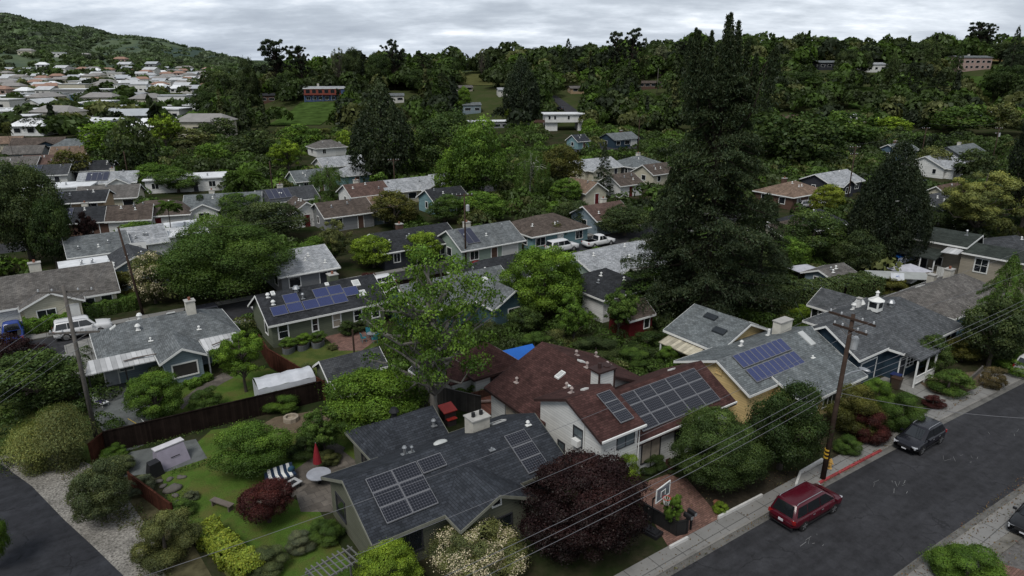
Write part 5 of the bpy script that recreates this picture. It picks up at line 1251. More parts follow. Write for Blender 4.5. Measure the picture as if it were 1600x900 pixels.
# ---------------------------------------------------------------- hillside woods
rs = np.random.RandomState(21)
def wood(name, crowns, n, leaf, col, label):
    """many crowns that read as one mass; crowns = (x,y,z,r,h)"""
    P_, D_, S_, H_ = [], [], [], []
    for (x,y,z,r,h,c) in crowns:
        d = sph(rs,n); d[:,2] = np.abs(d[:,2])*1.0-.25; con = h > 6 and y < 395 and rs.rand() < .10; sub = sph(rs,7); dt = (d@sub.T).max(1)
        rr_ = (.7+.4*np.clip((dt-.5)/.5,0,1))*rs.uniform(.85,1.06,n)
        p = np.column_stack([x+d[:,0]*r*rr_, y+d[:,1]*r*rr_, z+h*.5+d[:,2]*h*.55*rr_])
        if con:
            t_ = rs.rand(n)**1.3; a_ = rs.uniform(0,6.28,n); q_ = r*.62*(1-t_)**.8*(.8+.3*np.sin(t_*30))*rs.uniform(.6,1.1,n)
            p = np.column_stack([x+q_*np.cos(a_), y+q_*np.sin(a_), z+t_*h*1.45]); d = np.column_stack([np.cos(a_),np.sin(a_),.5+0*a_])
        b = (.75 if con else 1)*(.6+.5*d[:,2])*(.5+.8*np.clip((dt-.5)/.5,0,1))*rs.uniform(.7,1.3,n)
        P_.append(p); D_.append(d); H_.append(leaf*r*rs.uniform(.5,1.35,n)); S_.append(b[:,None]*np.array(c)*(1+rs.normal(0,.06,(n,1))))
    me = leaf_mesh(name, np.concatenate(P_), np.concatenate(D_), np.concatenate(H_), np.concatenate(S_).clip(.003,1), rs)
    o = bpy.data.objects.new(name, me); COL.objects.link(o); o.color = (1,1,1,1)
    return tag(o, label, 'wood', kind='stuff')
CL = [GC[k] for k in ('dark','dk2','dark','black','oak','mid','dk2','oak','olive')]
HC = [tuple(v*.80+.001 for v in GC[k]) for k in ('dark','dk2','mid','dk2','oak','mid','oak','pine','cone','green','olive')]
UC = [tuple(v*1.05 for v in GC[k]) for k in ('mid','dk2','oak','mid','green','oak','olive','dark','mid')]
clear = [(480,180,44,13),(742,124,28,7),(1524,132,14,8),(1348,150,10,6),(882,165,20,10)]   # clearings (px,py,w,h)
def project(x,y,z): 
    dz = CH-z; dep = cc*y+ss*dz; return (800+CF*x/dep, 450+CF*(-ss*y+cc*dz)/dep)
def blocks(x, y, z, r, h, f):
    '''would a crown here hide the front of a surveyed house?'''
    q = project(x,y,z); q2 = project(x,y,z+h); k = CF/(cc*y+ss*(CH-z))
    for (a,c,w,hy,ze) in HPX:
        if y < hy and hy-y < 90:
            kk = CF/(.95*hy+6); hp = (ze+1.2)*kk
            if abs(q[0]-a) < w*.40*kk+r*k*.5 and q2[1] < c+hp*f and q[1] > c: return True
    return False
hs = []   # keep clear of houses on the hill
for o in bpy.data.objects:
    if o.type == 'EMPTY' and o.parent is None and o.name.split('.')[0] in ('house','building') and o.location.y > 235: hs.append((o.location.x,o.location.y,o.location.z))
cr = []; tries = 0
while len(cr) < 2900 and tries < 90000:
    tries += 1; y = rs.uniform(262, 620); px = rs.uniform(325, 1800); x = (px-800)/CF*(.948*y+5)
    z = tz(x,y); r_ = rs.uniform(3,7.5)*(1.25 if y > 395 else 1); h_ = rs.uniform(8,12)*(.7+.08*r_)*(rs.uniform(.55,1.35) if y > 395 else 1)
    if z < .6 and y < 300 and rs.rand() < .3 and px < 1150: continue
    q = project(x,y,z); q2 = project(x,y,z+h_)
    if any(abs(q[0]-a) < b and q2[1] < c+d and q[1] > c-d-2 for a,c,b,d in clear): continue
    bad = blocks(x, y, z, r_*.9, h_, .45) or any(math.hypot(x-a,y-b) < 8+r_*.5 for a,b,_ in hs)
    if bad: continue
    cr.append((x,y,z-.5,r_,h_,HC[rs.randint(len(HC))]))
k_ = len(cr)
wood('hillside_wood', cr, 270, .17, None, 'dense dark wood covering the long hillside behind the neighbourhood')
# mountain chaparral and foothill groves
cr = []
while len(cr) < 3500:
    y = rs.uniform(880, 2950); px = rs.uniform(-420, 430); x = (px-800)/CF*(.948*y+5); z = tz(x,y)
    if z < 4 or (y < 1450 and px > -20 and rs.rand() < .6): continue
    grassy = math.sin(x*.0047+y*.0021+1.0)+math.sin(y*.0043-x*.003)+.6*math.sin(x*.011+2)
    if y > 1650 and grassy > .25 and rs.rand() > .12: continue
    k = rs.uniform(.6,1.2); hz_ = (y-900)/2000; c = CL[rs.randint(8)]; c = tuple(v*(1.1-.45*hz_)+.006+hz_*.36*f for v,f in zip(c,(.11,.145,.155)))  # crown colour pales to blue with distance, haze painted into it
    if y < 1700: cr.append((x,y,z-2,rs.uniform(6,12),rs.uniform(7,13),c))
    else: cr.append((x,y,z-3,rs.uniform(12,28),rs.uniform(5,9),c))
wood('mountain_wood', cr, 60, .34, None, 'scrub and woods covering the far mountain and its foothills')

# groves between the houses of the far town
cr = []
for i in range(120):
    px, py = rs.uniform(-40,335), rs.uniform(112,215); x, y, z = T(px, py)
    if y > 1700: continue
    cr.append((x,y,z-.5,rs.uniform(3,7)*(1+y/1500),rs.uniform(4,8)*(1+y/1800),CL[rs.randint(9)]))
wood('far_town_greenery', cr, 90, .3, None, 'small trees and gardens merging between the far town buildings')
# leaf litter in the gutters and on the verges, weeds along the gravel
def litter(name, boxes, size, col, label, up=.02, hgt=0):
    P_ = []
    for (s0,s1,t0,t1,n_) in boxes:
        s = rs.uniform(s0,s1,n_); t = rs.uniform(t0,t1,n_); P_.append(np.column_stack([s*ca-t*sa, s*sa+t*ca, up+hgt*rs.rand(n_)]))
    p = np.concatenate(P_); n_ = len(p); d = np.tile([0,0,1.],(n_,1)) if not hgt else sph(rs,n_)
    b = rs.uniform(.5,1.5,(n_,1)); sh = b*np.array(col)*(1+rs.normal(0,.15,(n_,3)))
    me = leaf_mesh(name, p, d, size*rs.uniform(.5,1.4,n_), sh.clip(.002,1), rs); o = bpy.data.objects.new(name, me); COL.objects.link(o); o.color = (.5,.5,.6,1); return tag(o, label, 'litter', kind='stuff')
litter('leaf_litter', [(10,68,20.0,20.35,900),(10,68,20.5,21.7,380),(34,52,12.0,12.9,500),(29,33,21.6,27,160),(36,52,21.6,25,700),(34,50,9.5,12,500)], .05, (.10,.070,.040), 'dry leaves scattered along the gutter and pavement', .15)
tri = [(a,b) for a,b in ((-1.5,51),(-.5,49),(.3,46),(1,43),(1.8,41),(2.4,38),(.2,44),(1.4,36.5))]
litter('weeds', [(a-.7,a+.9,b-1.2,b+1.2,520) for a,b in tri]+[(-7,-2,52.5,56,900)], .05, (.075,.085,.035), 'low weeds growing through the gravel verge', .02, .12)
litter('weeds', [(6,11.5,30.5,31.2,300),(3.2,4.6,38,44,700),(.8,16,51.2,51.8,900),(4,7.5,46.2,47,400),(11,16,44.5,47,300)], .05, (.055,.085,.025), 'rough grass tufts along the lawn edges', .02, .16)
# undergrowth and garden shrubs between the nearer houses, too dense to count
foot = []
for o in bpy.data.objects:
    if o.type == 'EMPTY' and o.parent is None and o.location.y > 30:
        for ch in o.children:
            if ch.name.split('.')[0] == 'wall':
                xs = [(o.matrix_basis @ v.co) for v in ch.data.vertices]; foot.append((min(v.x for v in xs)-1.5,max(v.x for v in xs)+1.5,min(v.y for v in xs)-2,max(v.y for v in xs)+1.5))
cr = []; tries = 0
while len(cr) < 1500 and tries < 30000:
    tries += 1; s, t = rs.uniform(-70,190), rs.uniform(81.5,250); x, y = W(s,t)
    if y > 285 or y < 60 or abs(x) > .85*y: continue
    if 74 < t < 81.6 or 121 < t < 130 or 169 < t < 178: continue
    if any(a < x < b and c < y < d for a,b,c,d in foot): continue
    # leave the front yards along the streets open
    if t < 84: continue
    k = min(1.8, .8+y/150)
    if blocks(x,y,0,2*k,2.6*k,.9): continue
    cr.append((x,y,-.3,rs.uniform(1.2,2.6)*k*.8,rs.uniform(1.3,3.0)*k,UC[rs.randint(9)]))
tries = 0; n0 = len(cr)
while len(cr) < n0+750 and tries < 20000:
    tries += 1; s, t = rs.uniform(84,260), rs.uniform(40,140); x, y = W(s,t)
    if y > 285 or abs(x) > .85*y or 74 < t < 80.5 and s < 112 or 121.5 < t < 129.5 and s < 172: continue
    if any(a < x < b and c < y < d for a,b,c,d in foot): continue
    k = min(1.8, .8+y/150)
    if blocks(x,y,0,2*k,2.6*k,.7): continue
    cr.append((x,y,-.3,rs.uniform(1.4,3.0)*k*.8,rs.uniform(1.2,3.2)*k,CL[rs.randint(9)]))
wood('garden_undergrowth', cr, 170, .13, None, 'shrubs and small trees filling the gardens between the middle houses')
cr = []
for (s0,s1,t0,t1,n_) in ((36,46,35.5,47,70),(30,45,41,56,60),(45,64,41.5,55,60),(60,72,38,44,25),(22,30,48,57,25),(14,45,69,72,40),(-6,2,54,72,45),(29,44,50,57,35),(42,62,56,73,120),(60,90,44,72,160)):
    for i in range(n_): s, t = rs.uniform(s0,s1), rs.uniform(t0,t1); x, y = W(s,t); cr.append((x,y,-.2,rs.uniform(.7,1.5),rs.uniform(.8,2.0),UC[rs.randint(9)]))
wood('yard_undergrowth', cr, 420, .075, None, 'low tangled plants filling the wild back gardens')
# single trees on the hill and ridge line --------------------------------------------
def rt(kind, px, pyt, wpx, hpx, col, label, Y=400, **k):
    """tree on the hill: top seen at (px,pyt), at distance Y"""
    x = (px-800)/CF*(cc*Y+ss*5); z = tz(x,Y); v = (pyt-450)/CF; top = CH-(ss+cc*v)*Y/(cc-ss*v); dep = cc*Y+ss*(CH-z)
    hg = max(top-z, 6); return tree(kind, x, Y, wpx*dep/CF*(1.45 if kind in ('pine','conifer','fir') and wpx < 50 else 1.1), hg, col, label, z=z, lod='M', **k)
RG = 'trees standing up from the wooded hill'
for (kind,px,pyt,wd,col,lb,Y) in (
 ('pine',432,58,46,'pine','broad dark pine on the left end of the ridge line',370),('pine',470,70,30,'pine','second dark pine beside the broad one on the ridge',375),
 ('bare',530,74,26,'grey','leafless pale tree on the ridge line',380),('oak',552,72,34,'dk2','half bare dark tree right of the leafless one on the ridge',382),
 ('pine',615,60,34,'pine','tall flat topped pine standing alone in the middle of the ridge',385),('oak',592,80,40,'dark','dark tree below the tall flat topped pine',383),
 ('pine',662,78,28,'dark','dark pine with ragged top right of the ridge middle',385),('oak',708,88,24,'dark','small round tree on the grassy knoll',400),
 ('conifer',763,82,14,'pine','pointed small conifer beside the grassy knoll, left',402),('bare',752,80,14,'grey','thin leafless tree above the grassy knoll',405),
 ('conifer',812,82,12,'pine','first narrow pointed tree on the ridge',400),('conifer',826,86,12,'pine','second narrow pointed tree on the ridge',402),
 ('fir',887,60,26,'pine','tall dark fir standing on the ridge line',390),('oak',862,84,24,'dk2','dark tree left of the ridge fir',392),
 ('airy',920,86,34,'dk2','airy dark tree right of the ridge fir',395),('pine',962,46,28,'pine','first of the two tall pines left of the redwood',380),
 ('pine',988,42,28,'pine','second of the two tall pines left of the redwood',382),('conifer',1007,58,18,'dark','pointed tree beside the two tall pines',384),
 ('airy',1032,66,22,'grey','pale thin tree near the redwood on the ridge',390),('oak',1168,54,22,'dark','dark tree right of the redwood top',392),
 ('oak',1192,62,34,'mid','green tree on the ridge right of the redwood',395),('oak',1320,74,34,'dk2','dark round tree beside the ridge house',375),
 ('oak',1350,82,24,'dk2','dark round tree left of the white ridge house',380),('deodar',1395,76,26,'dk2','layered tree right of the white ridge house',360),
 ('deodar',1452,58,44,'dk2','wide ragged tree on the right ridge',365),('pine',1519,33,32,'pine','left one of the twin pines on the right ridge',425),
 ('pine',1533,34,22,'pine','right one of the twin pines on the right ridge',426),('conifer',1495,62,18,'dark','dark tree left of the twin pines',362),
 ('fir',1578,40,26,'pine','tall dark fir at the right end of the ridge',350),('fir',1603,42,22,'pine','last fir at the right edge of the ridge',352),
 ('oak',1530,68,50,'dark','wide dark tree below the twin pines',420),('oak',385,88,30,'dk2','dark tree at the left end of the ridge',365),
 ('oak',350,110,60,'dk2','big round dark tree at the left foot of the hill',345),('oak',318,140,50,'dark','dark tree mass left of the hill foot',330),
 ('oak',660,108,60,'dark','dark round tree above the clipped hillside hedge',372),('cypress',815,88,58,'pine','tall dark cypress in front of the hill road',300),
 ('deodar',690,112,80,'redw','dark layered cedar on the middle hillside',335),('lumpy',723,134,24,'bright','bright green small tree on the middle hillside',320),
 ('oak',800,170,26,'lime','yellow green tree beside the dark cypress',300) ,('lumpy',925,185,28,'bright','light green pointed tree by the upper street',262),
 ('oak',1000,150,50,'mid','rounded green tree below the brown ridge house',330),('oak',950,145,60,'oak','dark green tree on the slope above the upper street',325),
 ('fir',1425,95,60,'black','big dark conifer on the right hillside, left one',320),('fir',1470,110,60,'black','big dark conifer on the right hillside, right one',318),
 ('oak',1250,110,80,'dark','wide dark tree below the flat ridge house',345),('oak',1310,118,60,'dk2','dark tree under the ridge houses',342),
 ('bare',1325,145,36,'brown','brown leafless tree in the clearing',325),('oak',1580,100,60,'dark','dark tree below the yellow house',330),
 ('oak',1220,85,50,'dk2','dark round tree on the ridge right of the redwood',370),('oak',500,118,60,'dk2','dark trees behind the red and blue house',375),
 ('oak',1240,66,44,'dk2','broad tree crown on the ridge left of the flat grey house',420),('oak',1262,70,30,'dark','smaller tree crown touching the flat grey ridge house',418),('oak',1442,62,60,'dk2','largest round tree on the right ridge, left of the pink house',415),('pine',1408,66,30,'pine','thin dark pine between the white and pink ridge houses',410),('oak',1482,72,50,'dark','dark round tree directly left of the pink hillside house',412),('conifer',1340,64,18,'pine','pointed tree on the ridge left of the white balcony house',415),('oak',1120,72,60,'dk2','ridge tree seen beside the redwood top, right side',410),('pine',1065,62,28,'pine','ridge pine seen beside the redwood top, left side',405),('oak',1560,64,44,'dk2','round ridge tree between the twin pines and the tall fir',412),('oak',600,86,50,'dk2','low wide tree on the middle ridge left of the flat topped pine',400),('oak',870,88,60,'dk2','low wide tree at the foot of the ridge fir',400),
 ('oak',445,110,40,'dark','dark tree left of the red and blue house',360),('oak',565,165,40,'olive','olive tree at the right side of the grassy slope',310),
 ('pine',735,105,26,'dark','dark ragged tree right of the knoll houses',360) if 0 else ('oak',840,110,50,'dark','dark tree left of the hill road',350)):
    rt(kind,px,pyt,wd,0,col,lb,Y)
# clipped hedge on the hillside
xa, ya, za = T(580,133); xb, yb, zb = T(640,133)
hedge([(xa,ya),(xb,yb)], 5, 4.5, 'mid', 'clipped dark green hedge high on the hillside', n=4000, leaf=.5, z=(za+zb)/2)
# grassy slopes and the hill road
def drape(name, corners, mat, lift=.25, n=14, kind='structure'):
    """sheet draped over the terrain between four surveyed corners"""
    c = [np.array(T(*q)[:2]) for q in corners]; vs = []; fs = []
    for i in range(n+1):
        for j in range(n+1):
            a, b = i/n, j/n; p = (c[0]*(1-a)+c[1]*a)*(1-b)+(c[3]*(1-a)+c[2]*a)*b; vs.append((p[0],p[1],tz(*p)+lift))
    for i in range(n):
        for j in range(n): fs.append((i*(n+1)+j,(i+1)*(n+1)+j,(i+1)*(n+1)+j+1,i*(n+1)+j+1))
    mb = MB(); mb.v = vs; mb.f = fs; return tag(mb.build(name, mat), kind=kind)
drape('grass_slope', [(415,197),(500,196),(540,161),(470,160)], M('slope_grass',(.042,.070,.018),1,.5,.25,spec=0))
drape('grass_slope', [(712,134),(770,134),(768,117),(705,118)], M('dry_grass',(.075,.078,.030),1,.3,.15,spec=0))
drape('grass_slope', [(1505,160),(1550,160),(1550,120),(1500,120)], M('slope_grass',(.055,.10,.022)), .25)
drape('grass_slope', [(1325,170),(1368,170),(1365,137),(1330,137)], M('slope_grass',(.055,.10,.022)), .25)
drape('hill_road', [(890,182),(912,180),(868,150),(858,151)], ASPH, .3)
drape('upper_street', [(895,238),(1060,228),(1000,212),(905,222)], ASPH, .05)

# ---------------------------------------------------------------- vehicles
def paint(nm, c, rough=.22, metal=.0): return M('paint_'+nm, c, rough, .04, 3, metal=metal, spec=.45)
PT = dict(red=paint('red',(.060,.004,.010)), dark=paint('dark_grey',(.010,.010,.014),.22), white=paint('white',(.55,.55,.55),.3), black=paint('black',(.008,.008,.009),.15), blue=paint('blue',(.012,.035,.19)), navy=paint('navy',(.012,.018,.05)), silver=paint('silver',(.25,.25,.26),.3), darkred=paint('dark_red',(.13,.01,.01)))
TYRE = M('tyre_rubber', (.012,.012,.012), .85); RIM = M('alloy_rim', (.38,.38,.39), .3, .05, 3, metal=.8); PLAST = M('black_plastic', (.014,.014,.015), .6)
LH = M('headlight_glass', (.45,.46,.48), .15, .1, 4, spec=.8); LT = M('taillight_red', (.22,.01,.01), .2, .1, 4, spec=.7); PLATE = M('number_plate', (.5,.5,.52), .5); CG = M('car_glass', (.010,.012,.014), .06, .05, 1, spec=.7)
SPEC = dict(
 van=dict(L=5.1,W=1.98,H=1.78,belt=1.02,hood=.98,nose=.72,gh=(.08,.42,3.25,4.42),tail=1.0,wb=(1.02,4.05),rw=.34,wins=((.30,1.32),(1.36,2.55),(2.60,3.75))),
 suv=dict(L=4.45,W=1.80,H=1.60,belt=.98,hood=.97,nose=.74,gh=(.10,.55,2.55,3.42),tail=.98,wb=(.85,3.50),rw=.35,wins=((.45,1.05),(1.10,1.98),(2.03,2.95))),
 big=dict(L=5.2,W=2.0,H=1.92,belt=1.18,hood=1.16,nose=.95,gh=(.06,.30,3.15,3.85),tail=1.18,wb=(1.05,4.05),rw=.40,wins=((.25,1.25),(1.30,2.30),(2.35,3.40))),
 sedan=dict(L=4.6,W=1.78,H=1.43,belt=.90,hood=.86,nose=.62,gh=(.75,1.35,2.65,3.45),tail=.95,wb=(.9,3.65),rw=.33,wins=((1.10,1.95),(2.0,3.0))),
 pickup=dict(L=5.5,W=1.9,H=1.78,belt=1.05,hood=1.05,nose=.85,gh=(2.05,2.25,3.35,4.05),tail=1.05,wb=(1.15,4.45),rw=.38,wins=((2.25,2.85),(2.9,3.6)),bed=(.1,2.0)))
def car(kind, x, y, rz, pc, label, z=.012, detail=True, cat='car', rails=False, cap=False, name='parked_car', group=None):
    q = SPEC[kind]; L_, W_, H_ = q['L'], q['W'], q['H']; hw = W_/2; r = empty(name, (x,y,z), rz, label, cat, group); o = (L_/2,0,0); b = MB(o); p = PT[pc]
    g = q['gh']; xs = [0,.12,.35,g[0]+.5,1.2,L_*.5,g[3]-.3,g[3]+.05,(g[3]+L_)/2,L_-.35,L_-.12,L_]
    xs = sorted(set(round(v,3) for v in xs))
    def belt(v):
        if v <= g[3]-.3: return q['belt']+(0 if kind != 'sedan' else .02)
        f_ = (v-(g[3]-.3))/(L_-g[3]+.3); return q['belt']+(q['hood']-q['belt'])*min(1,f_*3)-(q['hood']-q['nose'])*max(0,f_)**2.6
    def wid(v):
        e = min(v, L_-v); return hw*(1-.17*max(0,1-e/.45)**2)
    rows = []
    for v in xs:
        w_ = wid(v); zb = belt(v); lo = .32 if .2 < v < L_-.2 else .40; k = .05 if .2 < v < L_-.2 else .14
        if v == 0: zb = q['tail']-.18
        if v == L_: zb = q['nose']-.10
        sec = [(w_*.80,lo),(w_*.97,lo+.10),(w_,lo+.30),(w_*.985,zb-.22),(w_*.95,zb-.06),(w_*.86,zb),(w_*.45,zb+.025)]
        rows.append([(v,-a,c) for a,c in sec]+[(v,a,c) for a,c in sec[::-1]])
    m = len(rows[0]); vs = [w for r_ in rows for w in r_]
    fs = [(i*m+j,(i+1)*m+j,(i+1)*m+(j+1)%m,i*m+(j+1)%m) for i in range(len(rows)-1) for j in range(m)]+[tuple(range(m)), tuple(range((len(rows)-1)*m+m-1,(len(rows)-1)*m-1,-1))]
    b.add(vs, fs); B = b.build('body', p, parent=r, smooth=True)
    # greenhouse
    bw, rw_ = hw*.90, hw*.70; zb = q['belt']-.03; zr = H_
    c = MB(o); bot = [(g[0],bw),(g[3],bw*.93)]; xr, xf = g[1], g[2]
    def ring(f_): # f_ 0 belt, 1 roof
        x0 = g[0]+(xr-g[0])*f_; x1 = g[3]+(xf-g[3])*f_; w_ = bw+(rw_-bw)*f_; z_ = zb+(zr-zb)*f_*.96
        return [(x0,-w_*.9,z_),(x0+.10,-w_,z_),((x0+x1)/2,-w_*1.01,z_),(x1-.16,-w_*.97,z_),(x1,-w_*.72,z_),(x1+.03,0,z_),(x1,w_*.72,z_),(x1-.16,w_*.97,z_),((x0+x1)/2,w_*1.01,z_),(x0+.10,w_,z_),(x0,w_*.9,z_),(x0-.02,0,z_)]
    R0, R1 = ring(0), ring(1); cx_ = (xr+xf)/2; R2 = [(cx_+(v[0]-cx_)*.93, v[1]*.86, H_) for v in R1]
    n_ = 12; c.add(R0+R1+R2, [(i,(i+1)%n_,n_+(i+1)%n_,n_+i) for i in range(n_)]+[(n_+i,n_+(i+1)%n_,2*n_+(i+1)%n_,2*n_+i) for i in range(n_)]+[tuple(2*n_+i for i in range(n_))])
    c.build('cabin', p, parent=r, smooth=True)
    def gp(v, f_, sg, e=.012):   # point on the cabin side
        w_ = (bw+(rw_-bw)*f_)*1.01+e; return (v, sg*w_, zb+(zr-zb)*f_*.96)
    for sg in (-1,1):
        for i,(a,d_) in enumerate(q['wins']):
            k0 = (xr-g[0]); top_a = max(a, g[0]+k0*.9+.12); tb = min(d_, g[3]-(g[3]-xf)*.9-.18) if i == len(q['wins'])-1 else d_
            w = MB(o).quad(gp(a if i else max(a,g[0]+.16),.12,sg), gp(d_ if i < len(q['wins'])-1 else min(d_+.28,g[3]-.25),.12,sg), gp(tb,.88,sg), gp(top_a,.88,sg)); w.build('side_window', CG, parent=r)
    for nm,(a0,a1,dx,wf) in dict(windscreen=(g[3],xf,.045,.72),rear_window=(g[0],xr,-.035,.80)).items():
        z0, z1 = zb+(zr-zb)*.10, zb+(zr-zb)*.90; f0, f1 = .10, .90; x0, x1 = a0+(a1-a0)*f0+dx, a0+(a1-a0)*f1+dx
        w0, w1 = (bw+(rw_-bw)*f0)*wf, (bw+(rw_-bw)*f1)*wf; MB(o).quad((x0,-w0,z0),(x0,w0,z0),(x1,w1,z1),(x1,-w1,z1)).build(nm, CG, parent=r)
    for sg in (-1,1):
        for v in q['wb']:
            t_ = MB(o).tube([(v,sg*(hw-.22),q['rw']),(v,sg*(hw+.005),q['rw'])], q['rw'], 18).build('wheel', TYRE, parent=r)
            ri = MB(o).tube([(v,sg*(hw-.02),q['rw']),(v,sg*(hw+.02),q['rw'])], q['rw']*.30, 10)
            if detail:
                for k in range(5): a_ = k*1.2566+.3; ri.box((v+math.cos(a_)*q['rw']*.38,sg*(hw+.010),q['rw']+math.sin(a_)*q['rw']*.38),(q['rw']*.56,.02,q['rw']*.20),0,0,-a_)
                ri.tube([(v,sg*(hw+.002),q['rw']),(v,sg*(hw+.012),q['rw'])], q['rw']*.66, 16, True) if pc == 'white' else None
            else: ri.tube([(v,sg*(hw),q['rw']),(v,sg*(hw+.012),q['rw'])], q['rw']*.6, 10)
            ri.build('rim', RIM, parent=t_)
            MB(o).tube([(v,sg*(hw-.10),q['rw']+.03),(v,sg*(hw-.012 if 1 else hw),q['rw']+.03)], q['rw']+.07, 18).build('wheel_arch', PLAST, parent=r)
        se = MB(o)
        for v in (q['wb'][0]+.45, q['wins'][-1][0]-.02, q['wb'][1]-.62): se.box((v,sg*(hw+.002),(.42+q['belt'])/2),(.014,.012,q['belt']-.52))
        se.bb(q['wb'][0]+.42,q['wb'][1]-.42,sg*hw-.01,sg*hw+.014,.33,.42); se.build('door_seams', PLAST, parent=r) if detail else None
        if detail:
            for v in (q['wins'][-1][0]+.12, q['wins'][-1][0]-.75): MB(o).box((v,sg*(hw+.01),q['belt']-.16),(.19,.03,.035)).build('door_handle', RIM, parent=r)
        MB(o).box((L_-.17,sg*hw*.66,q['nose']-.04),(.26,.42,.15),sg*-.35).build('headlight', LH, parent=r)
        MB(o).box((.10,sg*hw*.76,q['tail']-.16),(.16,.34,.20),sg*.25).build('taillight', LT, parent=r)
        MB(o).box((g[3]-.42,sg*(hw+.07),q['belt']+.06),(.13,.20,.14)).build('wing_mirror', p, parent=r)
        if detail: MB(o).box((q['wb'][1]-1.05,sg*(hw+.012),q['belt']-.20),(.20,.03,.035)).box((q['wb'][1]-2.15,sg*(hw+.012),q['belt']-.20),(.20,.03,.035)).build('door_handle', RIM if pc in ('red','dark') else p, parent=r) if 0 else None
        if rails: MB(o).tube([(xr+.1,sg*hw*.62,H_-.02),(xr+.25,sg*hw*.62,H_+.05),(xf-.3,sg*hw*.62,H_+.05),(xf-.1,sg*hw*.62,H_-.03)],.022,6).build('roof_rail', RIM, parent=r)
    MB(o).box((-.01,0,.66),(.02,.32,.16)).build('number_plate', PLATE, parent=r); MB(o).box((L_+.005,0,.48),(.02,.32,.14)).build('number_plate', PLATE, parent=r)
    MB(o).box((L_-.05,0,.60),(.14,hw*1.0,.16)).build('grille', PLAST, parent=r)
    MB(o).bb(.02,.12,-hw*.8,hw*.8,.30,.45).build('bumper', PLAST, parent=r)
    if 'bed' in q:
        a, d_ = q['bed']
        if cap: MB(o).bb(a,d_,-hw*.86,hw*.86,1.0,1.72).build('bed_cap', p, parent=r)
        else: MB(o).bb(a+.08,d_-.05,-hw*.78,hw*.78,1.06,1.075).build('bed_floor', PLAST, parent=r)
    return r
def stcar(kind, s, t, head, *a, **k): x, y = W(s,t); return car(kind, x, y, YAW+R(head), *a, **k)
stcar('van', 35.75, 19.05, -1.5, 'red', 'dark red minivan parked at the kerb beside the red painted kerb', rails=True, cat='minivan', name='minivan')
stcar('suv', 50.0, 19.0, 179, 'dark', 'dark grey hatchback parked nose down the street beyond the hydrant', rails=True, cat='car')
stcar('sedan', 46.3, 10.4, 183, 'black', 'black car whose nose shows at the right edge on the gravel lot')
stcar('big', 71.4, 19.1, 0, 'white', 'white vehicle cut off by the right edge at the far end of the near street')
stcar('big', 1.3, 79.0, 0, 'white', 'white sport utility car parked by the long clipped hedge', name='parked_car', rails=True)
x_,y_ = W(-4.6,81.6); car('pickup', x_, y_, YAW+R(90), 'blue', 'bright blue pickup truck at the left edge in the bungalow driveway', cat='pickup truck', name='pickup_truck', z=.13)
s_,t_ = G(295,492); stcar('big', s_, 75.4, 180, 'dark', 'dark car behind the roof chimney of the pale grey house')
for px,kind,col,cap,lb in ((408,'pickup','white',True,'white pickup with covered bed parked behind the solar roof'),(512,'sedan','silver',False,'pale car half hidden by the solar roof ridge'),(583,'suv','white',False,'white car parked behind the red flowering bush')):
    s_,t_ = G(px,452 if px != 583 else 446); stcar(kind, s_, 75.5, 180, col, lb, cap=cap, name='pickup_truck' if cap else 'parked_car', cat='pickup truck' if cap else 'car')
s_,t_ = G(190,478) ; s_,t_ = G(452,462); stcar('sedan', s_-3, 75.4, 0, 'white', 'white car in the shade beside the huge green tree')
x_,y_ = P(745,424); car('sedan', x_, y_, YAW+R(60), 'darkred', 'dark red car at the edge of the charcoal roof by the corner')
x_,y_ = P(878,393); car('big', x_, y_, YAW, 'white', 'white sport utility car beside the wide pale roof', z=.012, detail=False)
x_,y_ = P(935,384); car('pickup', x_, y_, YAW, 'white', 'white pickup truck behind the wide pale roof', cat='pickup truck', name='pickup_truck', detail=False)
x_,y_ = P(1446,291); car('sedan', x_, y_, R(5), 'navy', 'dark blue car in front of the white house garage', detail=False)
x_,y_ = P(1260,325); car('suv', x_, y_, R(20), 'silver', 'silver car beside the yellow green tree', detail=False); x_,y_ = P(1284,327); car('sedan', x_, y_, R(20), 'white', 'white car nearer the yellow green tree', detail=False)
x_,y_,z_ = T(962,226); car('big', x_, y_, R(8), 'white', 'white car in front of the navy house', z=z_+.1, detail=False)
x_,y_,z_ = T(874,173); car('suv', x_, y_, R(130), 'dark', 'dark car parked on the hill road', z=z_+.3, detail=False); x_,y_,z_ = T(909,181); car('sedan', x_, y_, R(160), 'white', 'white car at the foot of the hill road', z=z_+.3, detail=False)
